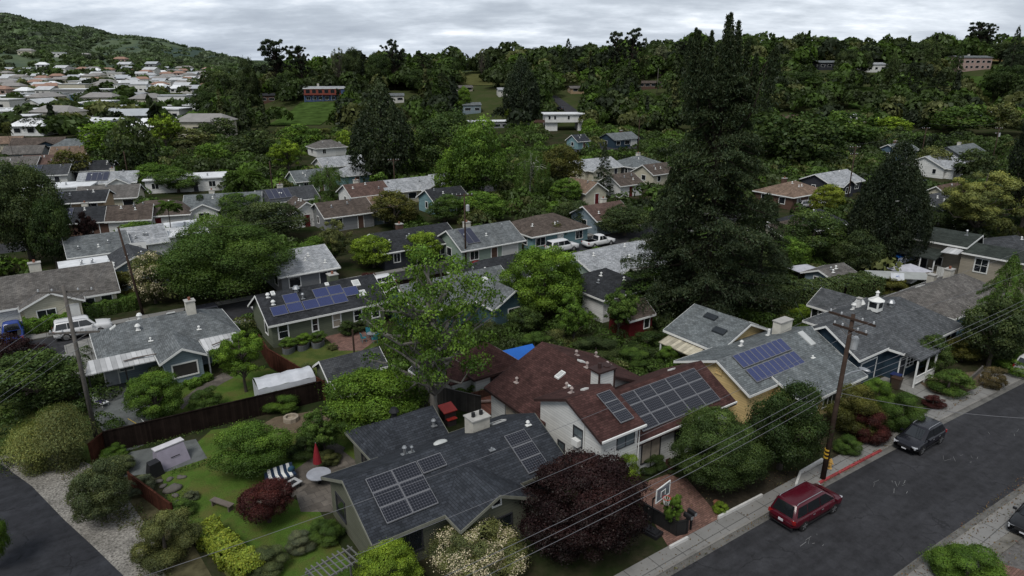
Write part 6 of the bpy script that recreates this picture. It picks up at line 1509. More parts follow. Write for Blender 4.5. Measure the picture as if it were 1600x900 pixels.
# ---------------------------------------------------------------- poles and wires
PW = M('pole_wood', (.055,.038,.030), .95, .3, 2, spec=.05, grime=.3); PG = M('pole_wood_grey', (.12,.11,.10), .95, .25, 2, spec=.05, grime=.3); INS = M('insulator', (.35,.36,.37), .4); WIRE = M('wire', (.045,.045,.05), .6); WIREP = M('wire_pale', (.13,.13,.14), .5, metal=.2)
def pole(x, y, h_, label, z=0, lean=(0,0), arms=((.6,1.2,0),), rz=YAW+R(90), mat=None, trans=None, lamp=None, bands=False, r_=.15):
    P_ = empty('utility_pole', (x,y,z), rz, label, 'utility pole', None); m = MB(); top = (lean[0],lean[1],h_)
    m.tube([(0,0,-.3),(lean[0]*.5,lean[1]*.5,h_*.5),top], [r_,r_*.86,r_*.66], 10).build('pole', mat or PW, parent=P_, smooth=True)
    for (d_, half, ry) in arms:
        zz_ = h_-d_; a = MB().box((lean[0],lean[1]+.14,zz_),(half*2,.11,.13)).build('crossarm', mat or PW, parent=P_)
        MB().tube([(lean[0],lean[1]+.1,zz_-.6),(lean[0]+half*.6,lean[1]+.14,zz_-.06)],.02,4).build('brace', PG, parent=a); MB().tube([(lean[0],lean[1]+.1,zz_-.6),(lean[0]-half*.6,lean[1]+.14,zz_-.06)],.02,4).build('brace', PG, parent=a)
        for k in (-.92,-.45,.45,.92): MB().lathe((lean[0]+k*half,lean[1]+.14,zz_+.06),[(.03,0),(.07,.05),(.05,.10),(.07,.14),(.02,.2)],8).build('insulator', INS, parent=a)
    if trans: MB().lathe((lean[0]+trans[0],lean[1]+trans[1],trans[2]),[(.05,0),(.24,.03),(.25,.75),(.2,.85),(.05,.9)],14).build('transformer', INS, parent=P_, smooth=False)
    if lamp:
        a = MB().tube([(0,0,lamp[2]),(lamp[0]*.5,lamp[1]*.5,lamp[2]+.2),(lamp[0],lamp[1],lamp[2]+.15)],.045,6).build('lamp_arm', STEEL, parent=P_); MB().ball((lamp[0]*1.15,lamp[1]*1.15,lamp[2]+.12),.27,10,(1.6,.8,.45)).build('lamp_head', STEEL, parent=a, smooth=True)
    if bands:
        for k in range(3): MB().lathe((0,0,1.75+k*.28),[(r_+.006,0),(r_+.006,.11)],12).build('reflector_band', M('band_yellow',(.45,.28,.03),.5), parent=P_)
    return P_
def wire(a, b, sag, label, r_=.014, mat=None, group=None, name='power_line', n_=14, cat='cable'):
    a, b = Vector(a), Vector(b); pts = [a.lerp(b, i/n_)-Vector((0,0,sag*4*(i/n_)*(1-i/n_))) for i in range(n_+1)]; c = Vector((a.x,a.y,0))
    o = MB().tube([p-c for p in pts], r_, 4).build(name, mat or WIRE, loc=c); return tag(o, label, cat, group)
px0, py0 = P(1285,750)
pole(px0, py0, 12.0, 'brown wooden utility pole with street lamp and transformer beside the yellow hydrant', lean=(-.15,-.1), arms=((.25,1.5,0),(.95,1.1,0)), trans=(-.1,-.45,9.6), lamp=(-.3,-2.0,7.6), bands=True, rz=YAW+R(90), r_=.18)
cab = MB().tube([(0.3,-.5,8.2),(.1,-1.0,8.1),(.0,-1.4,8.3),(.1,-1.6,8.6),(.2,-1.2,8.8),(.3,-.7,8.5)],.03,5)
p2x, p2y = P(150,682)
pole(p2x, p2y, 12.0, 'weathered grey pole with two crossarms at the left beside the patio driveway', arms=((.5,1.9,0),(3.6,1.7,0)), mat=PG, rz=R(8), trans=None, r_=.17)
p3x, p3y = P(224,492)
pole(p3x, p3y, 10.0, 'thin dark leaning pole in front of the huge green tree', lean=(-1.1,.2), arms=(), rz=0, r_=.15)
for (px,pyb,pyt,lb) in ((728,418,302,'wooden pole with transformer at the driveway of the white garage house'),(618,312,248,'wooden pole in front of the long cream house'),(1322,325,228,'pole with two crossarms in front of the black gabled house'),(1436,262,199,'pole behind the pale roofed white house on the right'),(1548,262,199,'pole with transformer and crossarms near the right edge'),(428,315,252,'pole beside the pale lime tree in the valley'),(203,292,236,'leaning pole beside the dense dark valley tree'),(996,245,186,'slim pale pole on the upper street'),(270,235,200,'thin pole left of the lime valley tree')):
    x,y,z = T(px,pyb); v = (pyt-450)/CF; hgt = CH-(ss+cc*v)*y/(cc-ss*v)-z
    pole(x,y,hgt,lb,z=z,arms=((.3,1.1,0),) if px in (728,618,1436) else ((.3,1.1,0),(1.6,.8,0)) if px in (1322,1548) else (), trans=(.4,0,hgt-2.4) if px in (728,1548) else None, rz=R(10), r_=.14)
x,y,z = T(1026,150); pole(x,y,13,'pale pole standing on the hillside left of the redwood',z=z,arms=(),mat=PG,r_=.14)
def rot(v, a): return (v[0]*math.cos(a)-v[1]*math.sin(a), v[0]*math.sin(a)+v[1]*math.cos(a))
def onp(lx, ly, z, rz=YAW+R(90), b=(px0,py0)): q = rot((lx,ly),rz); return (b[0]+q[0], b[1]+q[1], z)
sx, sy = rot((1,0), YAW)   # along the street
NXT = -46
for k,(lx,z) in enumerate(((-1.4,11.95),(1.35,11.95))):
    a = onp(lx,0,z); b = (a[0]+sx*NXT, a[1]+sy*NXT, z-.6); wire(a,b,1.0,'thin upper wire running down the street from the lamp pole',.011,WIREP,'pair of upper wires left of the lamp pole'); b = (a[0]+sx*52, a[1]+sy*52, z); wire(a,b,1.0,'thin upper wire running up the street from the lamp pole',.011,WIREP,'pair of upper wires right of the lamp pole')
for k,z in enumerate((7.4,6.9,6.4)):
    a = onp(.22,-.2,z); b = (a[0]+sx*NXT, a[1]+sy*NXT, z-.3); wire(a,b,.8,'thick cable strung low down the street across the front trees',.017,WIREP,'three thick cables left of the lamp pole',name='cable'); b = (a[0]+sx*52, a[1]+sy*52, z+.3); wire(a,b,.8,'thick cable strung low up the street past the navy house',.017,WIREP,'three thick cables right of the lamp pole',name='cable')
# service drops and fans
wire(onp(.2,.1,8.3), (*W(53.5,26.5),4.2), .3, 'service wire from the lamp pole to the yellow house', .012, WIRE)
wire(onp(.2,.1,8.2), (*W(54.4,33),6.2), .3, 'service wire from the lamp pole to the navy house', .012, WIRE)
wire(onp(0,0,6.6), (*W(52,9),6.0), .6, 'wire crossing over the near street', .016, WIREP)
wire(onp(0,0,6.8), (*W(44,3),7.0), .9, 'second wire crossing over the near street', .016, WIREP) if 0 else None
pp = (p2x,p2y); tgt = [(-120,640,9),(-120,700,9.5),(-60,760,10),(-60,800,10.5),(-30,830,11)]
for k,(z,lx) in enumerate(((11.6,-1.7),(11.6,1.6),(8.5,-1.4),(8.5,-.6),(8.3,.8),(8.1,1.4))):
    q = rot((lx,.1),R(8)); a = (pp[0]+q[0],pp[1]+q[1],z); ex = (-27.0-1.5*k*.6, 10+k*.4); wire(a,(ex[0],ex[1],z+.4),.7,'pale wire of the fan running down from the left pole',.014,WIREP,'fan of wires from the left pole')
q = rot((1.7,.1),R(8)); 
wire((pp[0]+q[0],pp[1]+q[1],11.6),(p3x-1.1,p3y+.2,9.8),.6,'wire from the left pole to the thin dark leaning pole',.012,WIRE)
wire((pp[0]-q[0],pp[1],8.4),(*W(2.5,66),3.6),.3,'service wire from the left pole to the pale grey house',.012,WIRE)
x7,y7 = P(728,418); wire((p3x-1.1,p3y+.2,9.6),(x7,y7,10.5),1.2,'long wire along the back street',.012,WIRE); x8,y8 = P(1322,325); x9,y9 = P(1436,262); x10,y10 = P(1548,262)
wire((x8,y8,12),(x9,y9,11),.8,'wire between the two poles on the right',.015,WIRE); wire((x9,y9,11.5),(x10,y10,11.5),.8,'wire to the pole near the right edge',.015,WIRE)
wire((-24.5,16,9.8),(*W(30,14),9.5),1.0,'single wire crossing the bottom of the lawn',.012,WIREP) if 0 else None
# ---------------------------------------------------------------- fences, furniture and small things
FB = M('fence_boards_dark', (.016,.011,.009), .95, .3, 1, pat='boards', bump=.3, spec=.05, grime=.3); FR = M('fence_boards_red', (.060,.023,.015), .95, .25, 1, pat='boards', bump=.3, spec=.05, grime=.35); FG = M('fence_boards_grey', (.06,.055,.05), .95, .25, 1, pat='boards', bump=.3)
def fence(pts, h_, mat, label, posts=2.4, top=True, z=0, name='board_fence', th=.03, cat='fence'):
    W_ = [W(*p) for p in pts]; o = W_[0]; r = empty(name, (o[0],o[1],z), 0, label, cat); b = MB(); ps = []; cap = MB()
    for (a,c) in zip(W_, W_[1:]):
        a = (a[0]-o[0],a[1]-o[1]); c = (c[0]-o[0],c[1]-o[1]); L_ = math.dist(a,c); an = math.atan2(c[1]-a[1],c[0]-a[0]); n_ = max(1,int(L_/posts))
        b.box(((a[0]+c[0])/2,(a[1]+c[1])/2,h_/2),(L_,th,h_),an); 
        if top: cap.box(((a[0]+c[0])/2,(a[1]+c[1])/2,h_+.025),(L_,.12,.05),an)
        ps += [(a[0]+(c[0]-a[0])*i/n_, a[1]+(c[1]-a[1])*i/n_) for i in range(n_+1)]
    b.build('fence_panel', mat, parent=r)
    if top: cap.build('cap_rail', mat, parent=r)
    for p in dict.fromkeys((round(a,2),round(b_,2)) for a,b_ in ps): MB().box((p[0],p[1]+.07,h_/2),(.1,.1,h_+.1)).build('post', mat, parent=r)
    return r
fence([(.7,52.0),(16.6,50.9)],1.75,FB,'long dark board fence between the pale grey house and the big lawn')
fence([(16.5,50.6),(14.7,60.2),(15.0,64.0)],1.8,FR,'reddish brown board fence beside the vegetable garden')
fence([(1.5,46.3),(3.2,41.0)],1.2,FR,'short reddish fence between gravel verge and flower border')
fence([(.6,52.1),(-.3,51.0)],1.6,FR,'short broken fence end at the left pole')
fence([(16.7,50.4),(17.0,45.5)],1.9,FB,'tall black board fence beside the white tarpaulin')
fence([(22.8,46.6),(25.8,41.2)],1.7,FG,'dark weathered fence between the thick trunk and the red deck')
fence([(19.5,44.5),(22.4,43.8)],1.7,FG,'grey fence panel left of the thick trunk')
fence([(26.3,43.4),(31.0,42.8)],.9,M('deck_rail',(.10,.05,.035),.9,.2,1,pat='boards'),'brown deck railing in front of the white cottage')
fence([(28.6,72.0),(44,71.6)],1.7,FB,'dark fence behind the teal house along the back street')
fence([(27.2,24.6),(27.5,22.2),(28.1,22.0)],1.0,M('fence_black',(.012,.012,.012),.7,.2,1,pat='boards'),'low black fence beside the basketball hoop')
fence([(60,52),(70,48)],1.7,FG,'weathered fence at the back lawn') ; fence([(73,40),(80,38.5)],1.8,FB,'dark fence below the white cover')
for pts,lb in (([(1046,860),(1074,845)],'short white kerb wall beside the mailboxes'),([(1122,813),(1190,778)],'long white kerb wall along the front garden'),([(1243,762),(1250,742),(1284,722)],'white kerb wall by the street pole')):
    q = [G(*p) for p in pts]; o = W(*q[0]); m = MB()
    for a,c in zip(q,q[1:]): a=W(*a); c=W(*c); m.box(((a[0]+c[0])/2-o[0],(a[1]+c[1])/2-o[1],.15),(math.dist(a,c),.14,.32),math.atan2(c[1]-a[1],c[0]-a[0]))
    tag(m.build('garden_wall', M('wall_white',(.52,.51,.49),.8,.1,3,grime=.2), loc=(o[0],o[1],0)), lb, 'wall')
def thing(name, s, t, label, cat, rz=0, z=0): x,y = W(s,t); return empty(name, (x,y,z), YAW+R(rz), label, cat)
def part(name, mb, mat, p, smooth=False): return mb.build(name, mat, parent=p, smooth=smooth)
# deck
sheet('deck', [(25.95,40.4),(26.0,43.2),(31.0,42.9),(31.0,40.5)], M('red_deck',(.22,.085,.055),.85,.15,1,pat='boards',grime=.2), .35); sheet('deck',[(25.9,40.4),(25.6,43.4),(22.9,42.0)],M('red_deck',(.22,.085,.055)),.03) if 0 else None
tag(MB().tube([(0,0,0),(2.0,.1,0)],.13,12).build('rolled_carpet', M('carpet_pink',(.36,.26,.22),.9), loc=(*W(26.1,42.6),.5), rz=R(5)), 'rolled pale carpet lying on the red deck', 'carpet')
# basketball hoop
t_ = thing('basketball_hoop', 26.5, 23.2, 'portable basketball hoop with clear backboard beside the brick driveway', 'basketball hoop', -80)
part('base', MB().box((0,0,.12),(1.1,.75,.22)).box((0,0,.26),(.8,.5,.08)), BLACKM, t_); part('pole', MB().tube([(-.1,0,.2),(-.1,0,2.4),(.35,0,3.0)],.055,8), BLACKM, t_)
b_ = part('backboard', MB().bb(.50,.53,-.68,.68,2.78,3.62), M('backboard_acrylic',(.10,.11,.13),.15,.1,2,spec=.6), t_)
part('backboard_frame', MB().bb(.49,.545,-.72,.72,3.6,3.66).bb(.49,.545,-.72,.72,2.74,2.80).bb(.49,.545,-.72,-.66,2.8,3.6).bb(.49,.545,.66,.72,2.8,3.6).bb(.50,.548,-.24,.24,3.28,3.32).bb(.50,.548,-.24,-.20,2.94,3.28).bb(.50,.548,.20,.24,2.94,3.28), WHITE, b_)
rim = [(.80+.23*math.cos(a*math.pi/8),.23*math.sin(a*math.pi/8),2.92) for a in range(17)]; part('hoop_ring', MB().tube(rim,.018,6), M('ring_red',(.4,.03,.02),.5), t_)
nt = MB(); [nt.tube([(.80+.23*math.cos(a*math.pi/5),.23*math.sin(a*math.pi/5),2.9),(.80+.13*math.cos(a*math.pi/5+.4),.13*math.sin(a*math.pi/5+.4),2.5)],.012,4) for a in range(10)]; part('net', nt, WHITE, t_)
x,y = P(222,420); t_ = empty('basketball_hoop',(x,y,0),R(-70),'white basketball backboard on a post behind the leaning pole','basketball hoop'); part('pole',MB().tube([(0,0,0),(0,0,3)],.06,8),BLACKM,t_); part('backboard',MB().bb(.1,.14,-1,1,2.6,3.7),WHITE,t_); part('backboard_frame',MB().bb(.141,.15,-.4,.4,3.2,3.26).bb(.141,.15,-.4,-.34,2.8,3.2).bb(.141,.15,.34,.4,2.8,3.2),BLACKM,t_); part('hoop_ring',MB().tube([(.38+.23*math.cos(a*math.pi/6),.23*math.sin(a*math.pi/6),2.8) for a in range(13)],.02,5),M('ring_red',(.4,.03,.02)),t_)
# hydrant
t_ = thing('fire_hydrant', 41.5, 20.9, 'yellow fire hydrant beside the street pole', 'fire hydrant', 20, .12)
HY = M('hydrant_yellow', (.45,.27,.07), .5, .12, 6); part('body', MB().lathe((0,0,0),[(.16,0),(.16,.05),(.11,.07),(.11,.5),(.15,.52),(.15,.57),(.12,.60),(.10,.70),(.03,.74),(.03,.80)],14), HY, t_)
part('outlet', MB().tube([(0,-.20,.42),(0,.20,.42)],.055,10), HY, t_); part('outlet', MB().tube([(0,0,.36),(-.22,0,.36)],.07,10), HY, t_)
# mailboxes
for i,(s,t,lb) in enumerate(((28.2,22.0,'black mailbox on a post, nearer the basketball hoop'),(28.65,22.1,'black mailbox on a post, nearer the brick driveway'))):
    m_ = thing('mailbox', s, t, lb, 'mailbox', -90, .05); part('post', MB().bb(-.05,.05,-.05,.05,0,1.1), BLACKM, m_)
    m = MB(); pr = [(-.12,0),(.12,0),(.12,.16)]+[(.12*math.cos(a*math.pi/6),.16+.12*math.sin(a*math.pi/6)) for a in range(1,6)]+[(-.12,.16)]; m.extr([(a,b+1.1) for a,b in pr],'x',-.28,.28); part('box', m, BLACKM, m_); part('door_flap', MB().bb(.282,.30,-.10,.10,1.12,1.32), STEEL, m_)
tag(MB().lathe((0,0,0),[(.14,0),(.20,.05),(.24,.34),(.21,.34)],12).build('flower_pot', M('terracotta',(.2,.08,.05),.8), loc=(*W(31.8,22.7),.02)), 'terracotta pot at the driveway corner', 'flower pot')
# chair by the door
def chair(s, t, rz, mat, label, group=None, z=.02, cat='chair', k=1.0):
    c = thing('garden_chair', s, t, label, cat, rz, z); part('seat', MB().box((0,0,.43*k),(.46,.46,.04)), mat, c); part('backrest', MB().box((-.24,0,.70*k),(.04,.46,.50),0,0,-.15), mat, c)
    for a in (-.2,.2):
        for b in (-.2,.2): part('leg', MB().tube([(a,b,0),(a,b,.42*k)],.018,5), mat, c)
    for b in (-.24,.24): part('armrest', MB().tube([(-.22,b,.62*k),(.2,b,.62*k),(.2,b,.43*k)],.018,5), mat, c)
    if group: c['group'] = group
    return c
chair(32.2,27.0,-90,M('metal_brown',(.05,.02,.018),.6),'dark metal chair at the front of the white house')
TEAL = M('teal_metal', (.03,.16,.19), .5); 
for i,(s,t,rz,lb) in enumerate(((24.2,60.6,0,'teal chair at the left of the patio table'),(26.0,60.5,180,'teal chair at the right of the patio table'),(25.2,61.5,-90,'teal chair behind the patio table'),(25.0,59.7,90,'teal chair in front of the patio table'))): chair(s,t,rz,TEAL,lb,k=1.05)
t_ = thing('patio_table', 25.1, 60.6, 'small round patio table among the teal chairs', 'table', 0, .02); part('tabletop', MB().cyl((0,0,.70),.5,.04,18), STEEL, t_); part('leg', MB().cyl((0,0,0),.05,.7,8), STEEL, t_)
tag(MB().tube([(0,0,0),(0,0,2.6)],.09,8).build('wooden_post', PW, loc=(*W(22.2,58.2),0)), 'dark red brown post beside the brick patio', 'post')
# raised beds
for i,(px,py,lb) in enumerate(((452,548,'left one of the three round steel garden beds'),(474,543,'middle one of the three round steel garden beds'),(497,539,'right one of the three round steel garden beds'))):
    s,t = G(px,py); b_ = thing('garden_bed', s, t, lb, 'garden bed', 60, 0); m = MB(); n_=20; 
    m.prism([((1.05 if abs(math.cos(2*math.pi*k/n_))<2 else 1)*math.cos(2*math.pi*k/n_),.62*math.sin(2*math.pi*k/n_)) for k in range(n_)],0,.55); part('steel_wall', m, M('corrugated_steel',(.16,.17,.18),.5,.1,3,metal=.4,pat='boards'), b_)
    part('soil', MB().prism([(.98*math.cos(2*math.pi*k/n_),.56*math.sin(2*math.pi*k/n_)) for k in range(n_)],.56,.60), MATS['dark_soil'], b_)
    x,y = W(s,t); tree('bush', x, y, 1.9, 1.0, ('green','bright','mid')[i], ('leafy crops growing in the left steel bed','leafy crops growing in the middle steel bed','leafy crops growing in the right steel bed')[i], z=.5, name='vegetables', cat='plant')
# lawn furniture
t_ = thing('garden_bench', 6.0, 40.6, 'weathered wooden bench at the edge of the lawn', 'bench', 120); WB = M('bench_wood',(.12,.10,.085),.9,.2,2)
part('seat', MB().box((0,0,.42),(1.7,.42,.06)), WB, t_); part('leg', MB().box((-.7,0,.2),(.08,.38,.4)), WB, t_); part('leg', MB().box((.7,0,.2),(.08,.38,.4)), WB, t_)
t_ = thing('covered_swing', 4.35, 48.2, 'garden swing under a grey lilac fabric cover on the concrete slab', 'swing', 15); CV = M('cover_lilac',(.22,.20,.245),.85,.12,2)
m = MB(); m.add([(-1.0,-.75,0),(1.0,-.75,0),(1.0,.7,0),(-1.0,.7,0),(-.95,-.05,1.25),(.95,-.05,1.25),(.95,.45,1.25),(-.95,.45,1.25),(-.98,-.42,.6),(.98,-.42,.6)],[(0,1,9,8),(8,9,5,4),(1,2,6,5,9),(2,3,7,6),(3,0,8,4,7),(4,5,6,7)]); part('fabric_cover', m, CV, t_)
part('top_frame', MB().bb(-1.02,1.02,-.1,.5,1.26,1.33), M('frame_pale',(.5,.48,.5),.7), t_); part('printed_mark', MB().box((.1,-.50,.60),(.62,.02,.07),0,.42), BLACKM, t_)
t_ = thing('barbecue', 3.1, 47.0, 'black covered barbecue beside the lilac covered swing', 'barbecue', 20); part('cover', MB().add([(-.5,-.35,0),(.5,-.35,0),(.5,.35,0),(-.5,.35,0),(-.38,-.25,1.0),(.38,-.25,1.0),(.32,.2,1.12),(-.32,.2,1.12)],[(0,1,5,4),(1,2,6,5),(2,3,7,6),(3,0,4,7),(4,5,6,7)]), BLACKM, t_)
rr = random.Random(8); ST = M('boulder', (.11,.10,.088), .95, .25, 2, grime=.3)
for k in range(14):
    px,py = (268+rr.uniform(-25,20),768+rr.uniform(-28,22)) if k else (270,766); s,t = G(px,py); sz = .5 if k == 0 else rr.uniform(.10,.24)
    o = MB().ball((0,0,sz*.2),sz,8,(1.3,.9,.4)).build('boulder', ST, loc=(*W(s,t),0.01), rz=rr.uniform(0,3), smooth=True); tag(o, 'large flat stone at the lawn edge below the covered swing' if k == 0 else 'small stone of the border beside the lawn', 'stone', None if k == 0 else 'stones of the lawn border')
t_ = thing('fire_pit', 13.0, 48.8, 'low stone fire pit on the dirt patch by the black fence', 'fire pit', 0); s_,t2 = G(455,657); t_.location = (*W(s_,t2),0); part('stone_ring', MB().lathe((0,0,0),[(.62,0),(.60,.35),(.40,.36),(.38,.15)],10), M('fire_pit_stone',(.26,.22,.17),.9,.3,3), t_)
# patio group: sofa, table, umbrella
sx_, tx_ = G(440,753); t_ = thing('outdoor_sofa', sx_, tx_, 'outdoor sofa with navy and white striped cushions', 'sofa', 0, .02)
part('base', MB().bb(-1.0,1.0,-.4,.4,.05,.38), M('wicker',(.03,.03,.035),.8), t_); m1 = MB(); m2 = MB()
for k in range(9): (m1 if k%2 else m2).bb(-.96+k*.21,-.96+k*.21+.205,-.38,.36,.381,.50); (m1 if k%2 else m2).add([(-.96+k*.21,.22,.50),(-.96+k*.21+.205,.22,.50),(-.96+k*.21+.205,.42,.95),(-.96+k*.21,.42,.95),(-.96+k*.21,.40,.50),(-.96+k*.21+.205,.40,.50),(-.96+k*.21+.205,.52,.93),(-.96+k*.21,.52,.93)],[(0,1,2,3),(7,6,5,4),(3,2,6,7),(0,3,7,4),(1,5,6,2)])
part('white_stripes', m1, WHITE, t_); part('navy_stripes', m2, M('navy_fabric',(.015,.03,.06),.9), t_); part('pillow', MB().ball((.75,.1,.66),.26,10,(1,.6,.9)), M('pillow_blue',(.02,.06,.10),.9), t_, True)
sx_, tx_ = G(458,762); t_ = thing('coffee_table', sx_, tx_, 'low square pale table with dark centre in front of the striped sofa', 'table', 20, .02); part('tabletop', MB().bb(-.5,.5,-.4,.4,.32,.38), M('table_pale',(.33,.33,.33),.6), t_); part('centre_panel', MB().bb(-.25,.25,-.18,.18,.381,.40), BLACKM, t_)
for a in (-.4,.4):
    for b in (-.3,.3): part('leg', MB().bb(a-.03,a+.03,b-.03,b+.03,0,.32), BLACKM, t_)
sx_, tx_ = G(498,742); t_ = thing('patio_umbrella', sx_, tx_, 'closed red patio umbrella behind the corner of the slate roof', 'umbrella', 0, .02); part('pole', MB().cyl((0,0,0),.025,2.5,8), STEEL, t_); part('canopy', MB().lathe((0,0,.95),[(.30,0),(.24,.5),(.12,1.1),(.03,1.5)],12), M('umbrella_red',(.17,.010,.016),.9,.15,4), t_)
t_ = thing('garden_table', sx_-.3, tx_-1.0, 'oval grey garden table beside the closed red umbrella', 'table', 0, .02); part('tabletop', MB().lathe((0,0,.70),[(.80,0),(.80,.05)],22), M('stone_top',(.28,.29,.32),.6), t_); part('leg', MB().cyl((0,0,0),.12,.7,10), BLACKM, t_)
sx_, tx_ = G(700,660); t_ = thing('storage_cabinet', sx_, tx_, 'small cabinet with bright red sloping lid beside the thick trunk', 'cabinet', 0); part('cabinet_body', MB().bb(-.5,.5,-.4,.4,0,1.1).bb(-.35,.35,-.7,-.41,0,.55), M('cabinet_dark',(.04,.03,.03),.8), t_); part('lid', MB().add([(-.6,-.5,1.1),(.6,-.5,1.1),(.6,.5,1.4),(-.6,.5,1.4),(-.6,-.5,1.16),(.6,-.5,1.16),(.6,.5,1.46),(-.6,.5,1.46)],[(3,2,1,0),(4,5,6,7),(0,1,5,4),(1,2,6,5),(2,3,7,6),(3,0,4,7)]), M('lid_red',(.42,.04,.03),.5), t_); part('lower_lid', MB().bb(-.42,.42,-.78,-.36,.56,.62), M('lid_red',(.42,.04,.03)), t_)
# tarpaulins and canopies
t_ = thing('tarpaulin_shelter', 14.0, 53.0, 'white tarpaulin shelter against the black fence', 'shelter', -4); TW = M('tarp_white',(.46,.47,.50),.5,.12,1.2)
m = MB(); n_=8; vs=[]; 
for i in range(n_+1):
    for j in range(5): u=i/n_; v=j/4; vs.append((-2.3+4.6*u, -1.1+2.4*v, 1.9+.35*math.sin(v*math.pi)+.06*math.sin(u*17+v*3)))
m.add(vs,[(i*5+j,(i+1)*5+j,(i+1)*5+j+1,i*5+j+1) for i in range(n_) for j in range(4)]); m.add([(-2.3,-1.1,1.9),(-2.3,1.3,1.9),(-2.3,1.3,.2),(-2.3,-1.1,.2)],[(0,1,2,3)]); m.add([(-2.3,-1.1,1.9),(2.3,-1.1,1.9),(2.3,-1.12,1.5),(-2.3,-1.12,1.4)],[(0,1,2,3)]); part('tarpaulin', m, TW, t_)
for a in (-2.2,2.2):
    for b in (-1.05,1.2): part('post', MB().cyl((a,b,0),.04,1.9,6), BLACKM, t_)
s_,tt = G(804,578); t_ = thing('blue_shelter', s_, tt, 'ridged bright blue tarpaulin shelter behind the red roof', 'shelter', -5); m = MB(); m.add([(-1.9,-1.4,1.5),(1.9,-1.4,1.5),(1.9,0,2.2),(-1.9,0,2.2),(1.9,1.4,1.5),(-1.9,1.4,1.5),(1.9,-1.4,.1),(-1.9,-1.4,.1),(1.9,1.4,.1)],[(0,1,2,3),(3,2,4,5),(7,6,1,0),(1,6,8,4,2)]); part('tarpaulin', m, M('tarp_blue',(.015,.11,.42),.45,.12,1), t_)
for a in (-1.85,1.85):
    for b in (-1.35,1.35): part('post', MB().cyl((a,b,0),.04,1.5,6), BLACKM, t_)
x,y = P(1416,445,0); t_ = empty('garden_canopy',(x,y,0),R(20),'pale pyramid canopy with white tables in the terraced yard','canopy'); m = MB(); m.add([(-2.2,-1.6,2),(2.2,-1.6,2),(2.2,1.6,2),(-2.2,1.6,2),(0,0,2.8)],[(0,1,4),(1,2,4),(2,3,4),(3,0,4)]); part('canopy_fabric',m,M('canopy_grey',(.38,.38,.42),.7),t_)
for a in (-2.1,2.1):
    for b in (-1.5,1.5): part('post', MB().cyl((a,b,-.2),.04,2.2,6), BLACKM, t_)
x,y = P(1405,430,2.2); t_ = empty('flat_cover',(x,y,0),R(-8),'flat white sheet cover with a blue scribbled mark beside the porch stairs','cover'); part('cover_sheet', MB().box((0,0,2.2),(7,3,.08)), M('cover_dull',(.30,.31,.30),.8,.15,1), t_); part('hung_sheet', MB().box((-.8,-1.55,2.45),(1.5,.03,.9),0,-.5), M('sheet_white',(.5,.52,.55),.7), t_); part('blue_mark', MB().tube([(-1.0,-1.62,2.5),(-.7,-1.66,2.62),(-.6,-1.6,2.35),(-.9,-1.6,2.3)],.03,4), M('mark_blue',(.02,.1,.4)), t_)
for a in (-3.3,3.3):
    for b in (-1.3,1.3): part('post', MB().cyl((a,b,-.2),.06,2.4,6), BLACKM, t_)
x,y = P(1408,402,2.5); t_ = empty('blue_tarpaulin',(x,y,0),R(20),'blue and grey tarpaulin beside the green roofed porch','tarpaulin'); part('blue_sheet', MB().add([(-1.2,-.6,2.7),(2,-.4,2.9),(2,1,3.1),(-1,1,3.0)],[(0,1,2,3)]), M('tarp_blue',(.015,.11,.42)), t_); part('grey_sheet', MB().add([(-2.4,-1.4,2.1),(1.2,-1.2,2.5),(1.6,-.45,2.85),(-1.2,-.65,2.65)],[(0,1,2,3)]), M('tarp_grey',(.25,.28,.36),.6), t_); part('post', MB().cyl((-2.2,-1.3,0),.04,2.1,6), BLACKM, t_); part('post', MB().cyl((1.8,.8,0),.04,3,6), BLACKM, t_)
x,y = P(1252,440,0); t_ = empty('garden_canopy',(x,y,0),R(20),'small pale canopy left of the blue grey outbuilding','canopy'); m = MB(); m.add([(-1.8,-1.3,1.8),(1.8,-1.3,1.8),(1.8,1.3,1.8),(-1.8,1.3,1.8),(0,0,2.3)],[(0,1,4),(1,2,4),(2,3,4),(3,0,4)]); part('canopy_fabric',m,M('canopy_grey',(.38,.38,.42)),t_)
for a in (-1.7,1.7):
    for b in (-1.2,1.2): part('post', MB().cyl((a,b,0),.04,1.8,6), BLACKM, t_)
# trellis
t_ = thing('pergola', 9.2, 29.3, 'small white slatted pergola at the corner of the slate house', 'pergola', 10); 
for k in range(9): part('slat', MB().box((-1.25+k*.31,0,2.0),(.06,1.5,.08)), M('pergola_grey',(.12,.12,.115),.8), t_)
for b in (-.55,.55): part('beam', MB().box((0,b,1.92),(2.8,.08,.08)), MATS['pergola_grey'], t_)
for a in (-1.2,1.2):
    for b in (-.55,.55): part('post', MB().box((a,b,.95),(.09,.09,1.9)), MATS['pergola_grey'], t_)
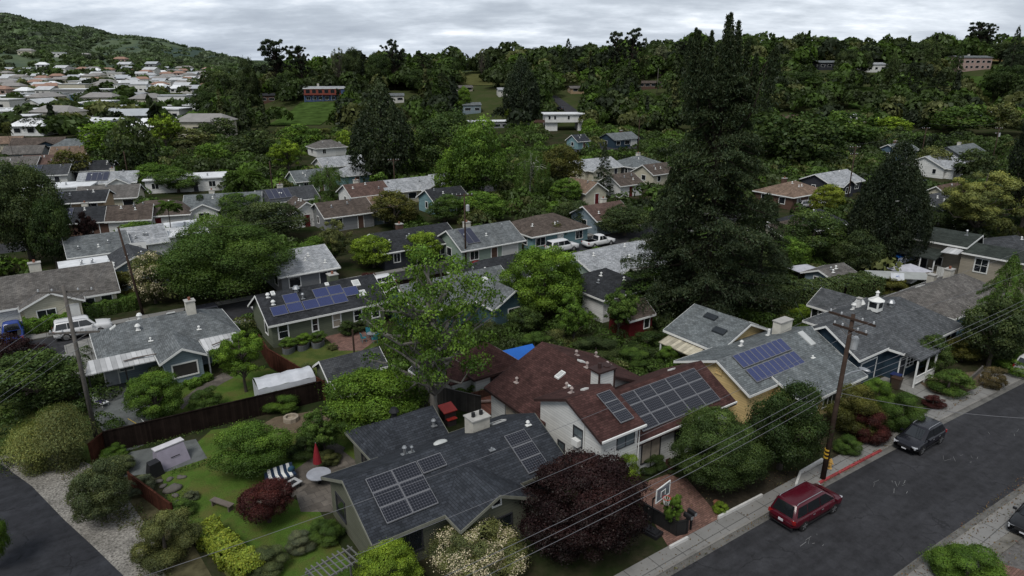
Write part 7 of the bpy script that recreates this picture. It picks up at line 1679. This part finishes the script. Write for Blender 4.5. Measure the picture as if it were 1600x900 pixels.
# bins
for s,t,c,lid,lb in ((58.3,25.0,(.02,.02,.022),(.02,.03,.10),'wheeled bin with blue lid by the navy garage'),(57.7,24.6,(.05,.035,.025),(.05,.03,.02),'brown wheeled bin in front of the navy garage')):
    b_ = thing('wheeled_bin', s, t, lb, 'bin', 5); part('bin_body', MB().add([(-.25,-.28,.05),(.25,-.28,.05),(.25,.28,.05),(-.25,.28,.05),(-.32,-.36,1.0),(.32,-.36,1.0),(.32,.36,1.0),(-.32,.36,1.0)],[(3,2,1,0),(4,5,6,7),(0,1,5,4),(1,2,6,5),(2,3,7,6),(3,0,4,7)]), M('bin_%.3f'%c[0],c,.6), b_); part('lid', MB().box((0,0,1.04),(.70,.80,.07)), M('lid_%.3f'%lid[2],lid,.5), b_)
    for a in (-.3,.3): part('wheel', MB().tube([(a-.03,.3,.1),(a+.03,.3,.1)],.1,10), BLACKM, b_)
# loungers by the left house
for i,(px,py) in enumerate(((148,626),(158,633))):
    s,t = G(px,py); c = thing('lounge_chair', s, t, ('white lounge chair on the driveway, nearer the house','white lounge chair with purple towel on the driveway')[i], 'lounge chair', -60, .02)
    part('frame', MB().box((0,0,.3),(1.3,.6,.05)).box((-.8,0,.5),(.6,.6,.05),0,0,.6), WHITE, c); 
    for a in (-.5,.55):
        for b in (-.26,.26): part('leg', MB().cyl((a,b,0),.025,.3,6), WHITE, c)
    if i: part('towel', MB().box((0,0,.34),(.7,.5,.03)), M('towel_purple',(.04,.03,.09),.9), c)
# leaning poles on the driveway
tag(MB().tube([(0,0,.05),(1.5,-1.1,.08)],.03,6).build('plank', M('pole_yellow',(.35,.25,.05),.7), loc=(*W(*G(200,655)),0)), 'thin yellow pole lying by the board fence', 'pole')
tag(MB().tube([(0,0,.05),(.9,-.9,.08)],.03,6).build('plank', WHITE, loc=(*W(*G(220,655)),0)), 'thin white pole lying by the board fence', 'pole')
# split rail
fence([(63.5,21.4),(67.8,21.9)],.45,M('rail_grey',(.12,.11,.10),.9),'low timber rail along the front garden of the pale blue house',posts=2,th=.08)
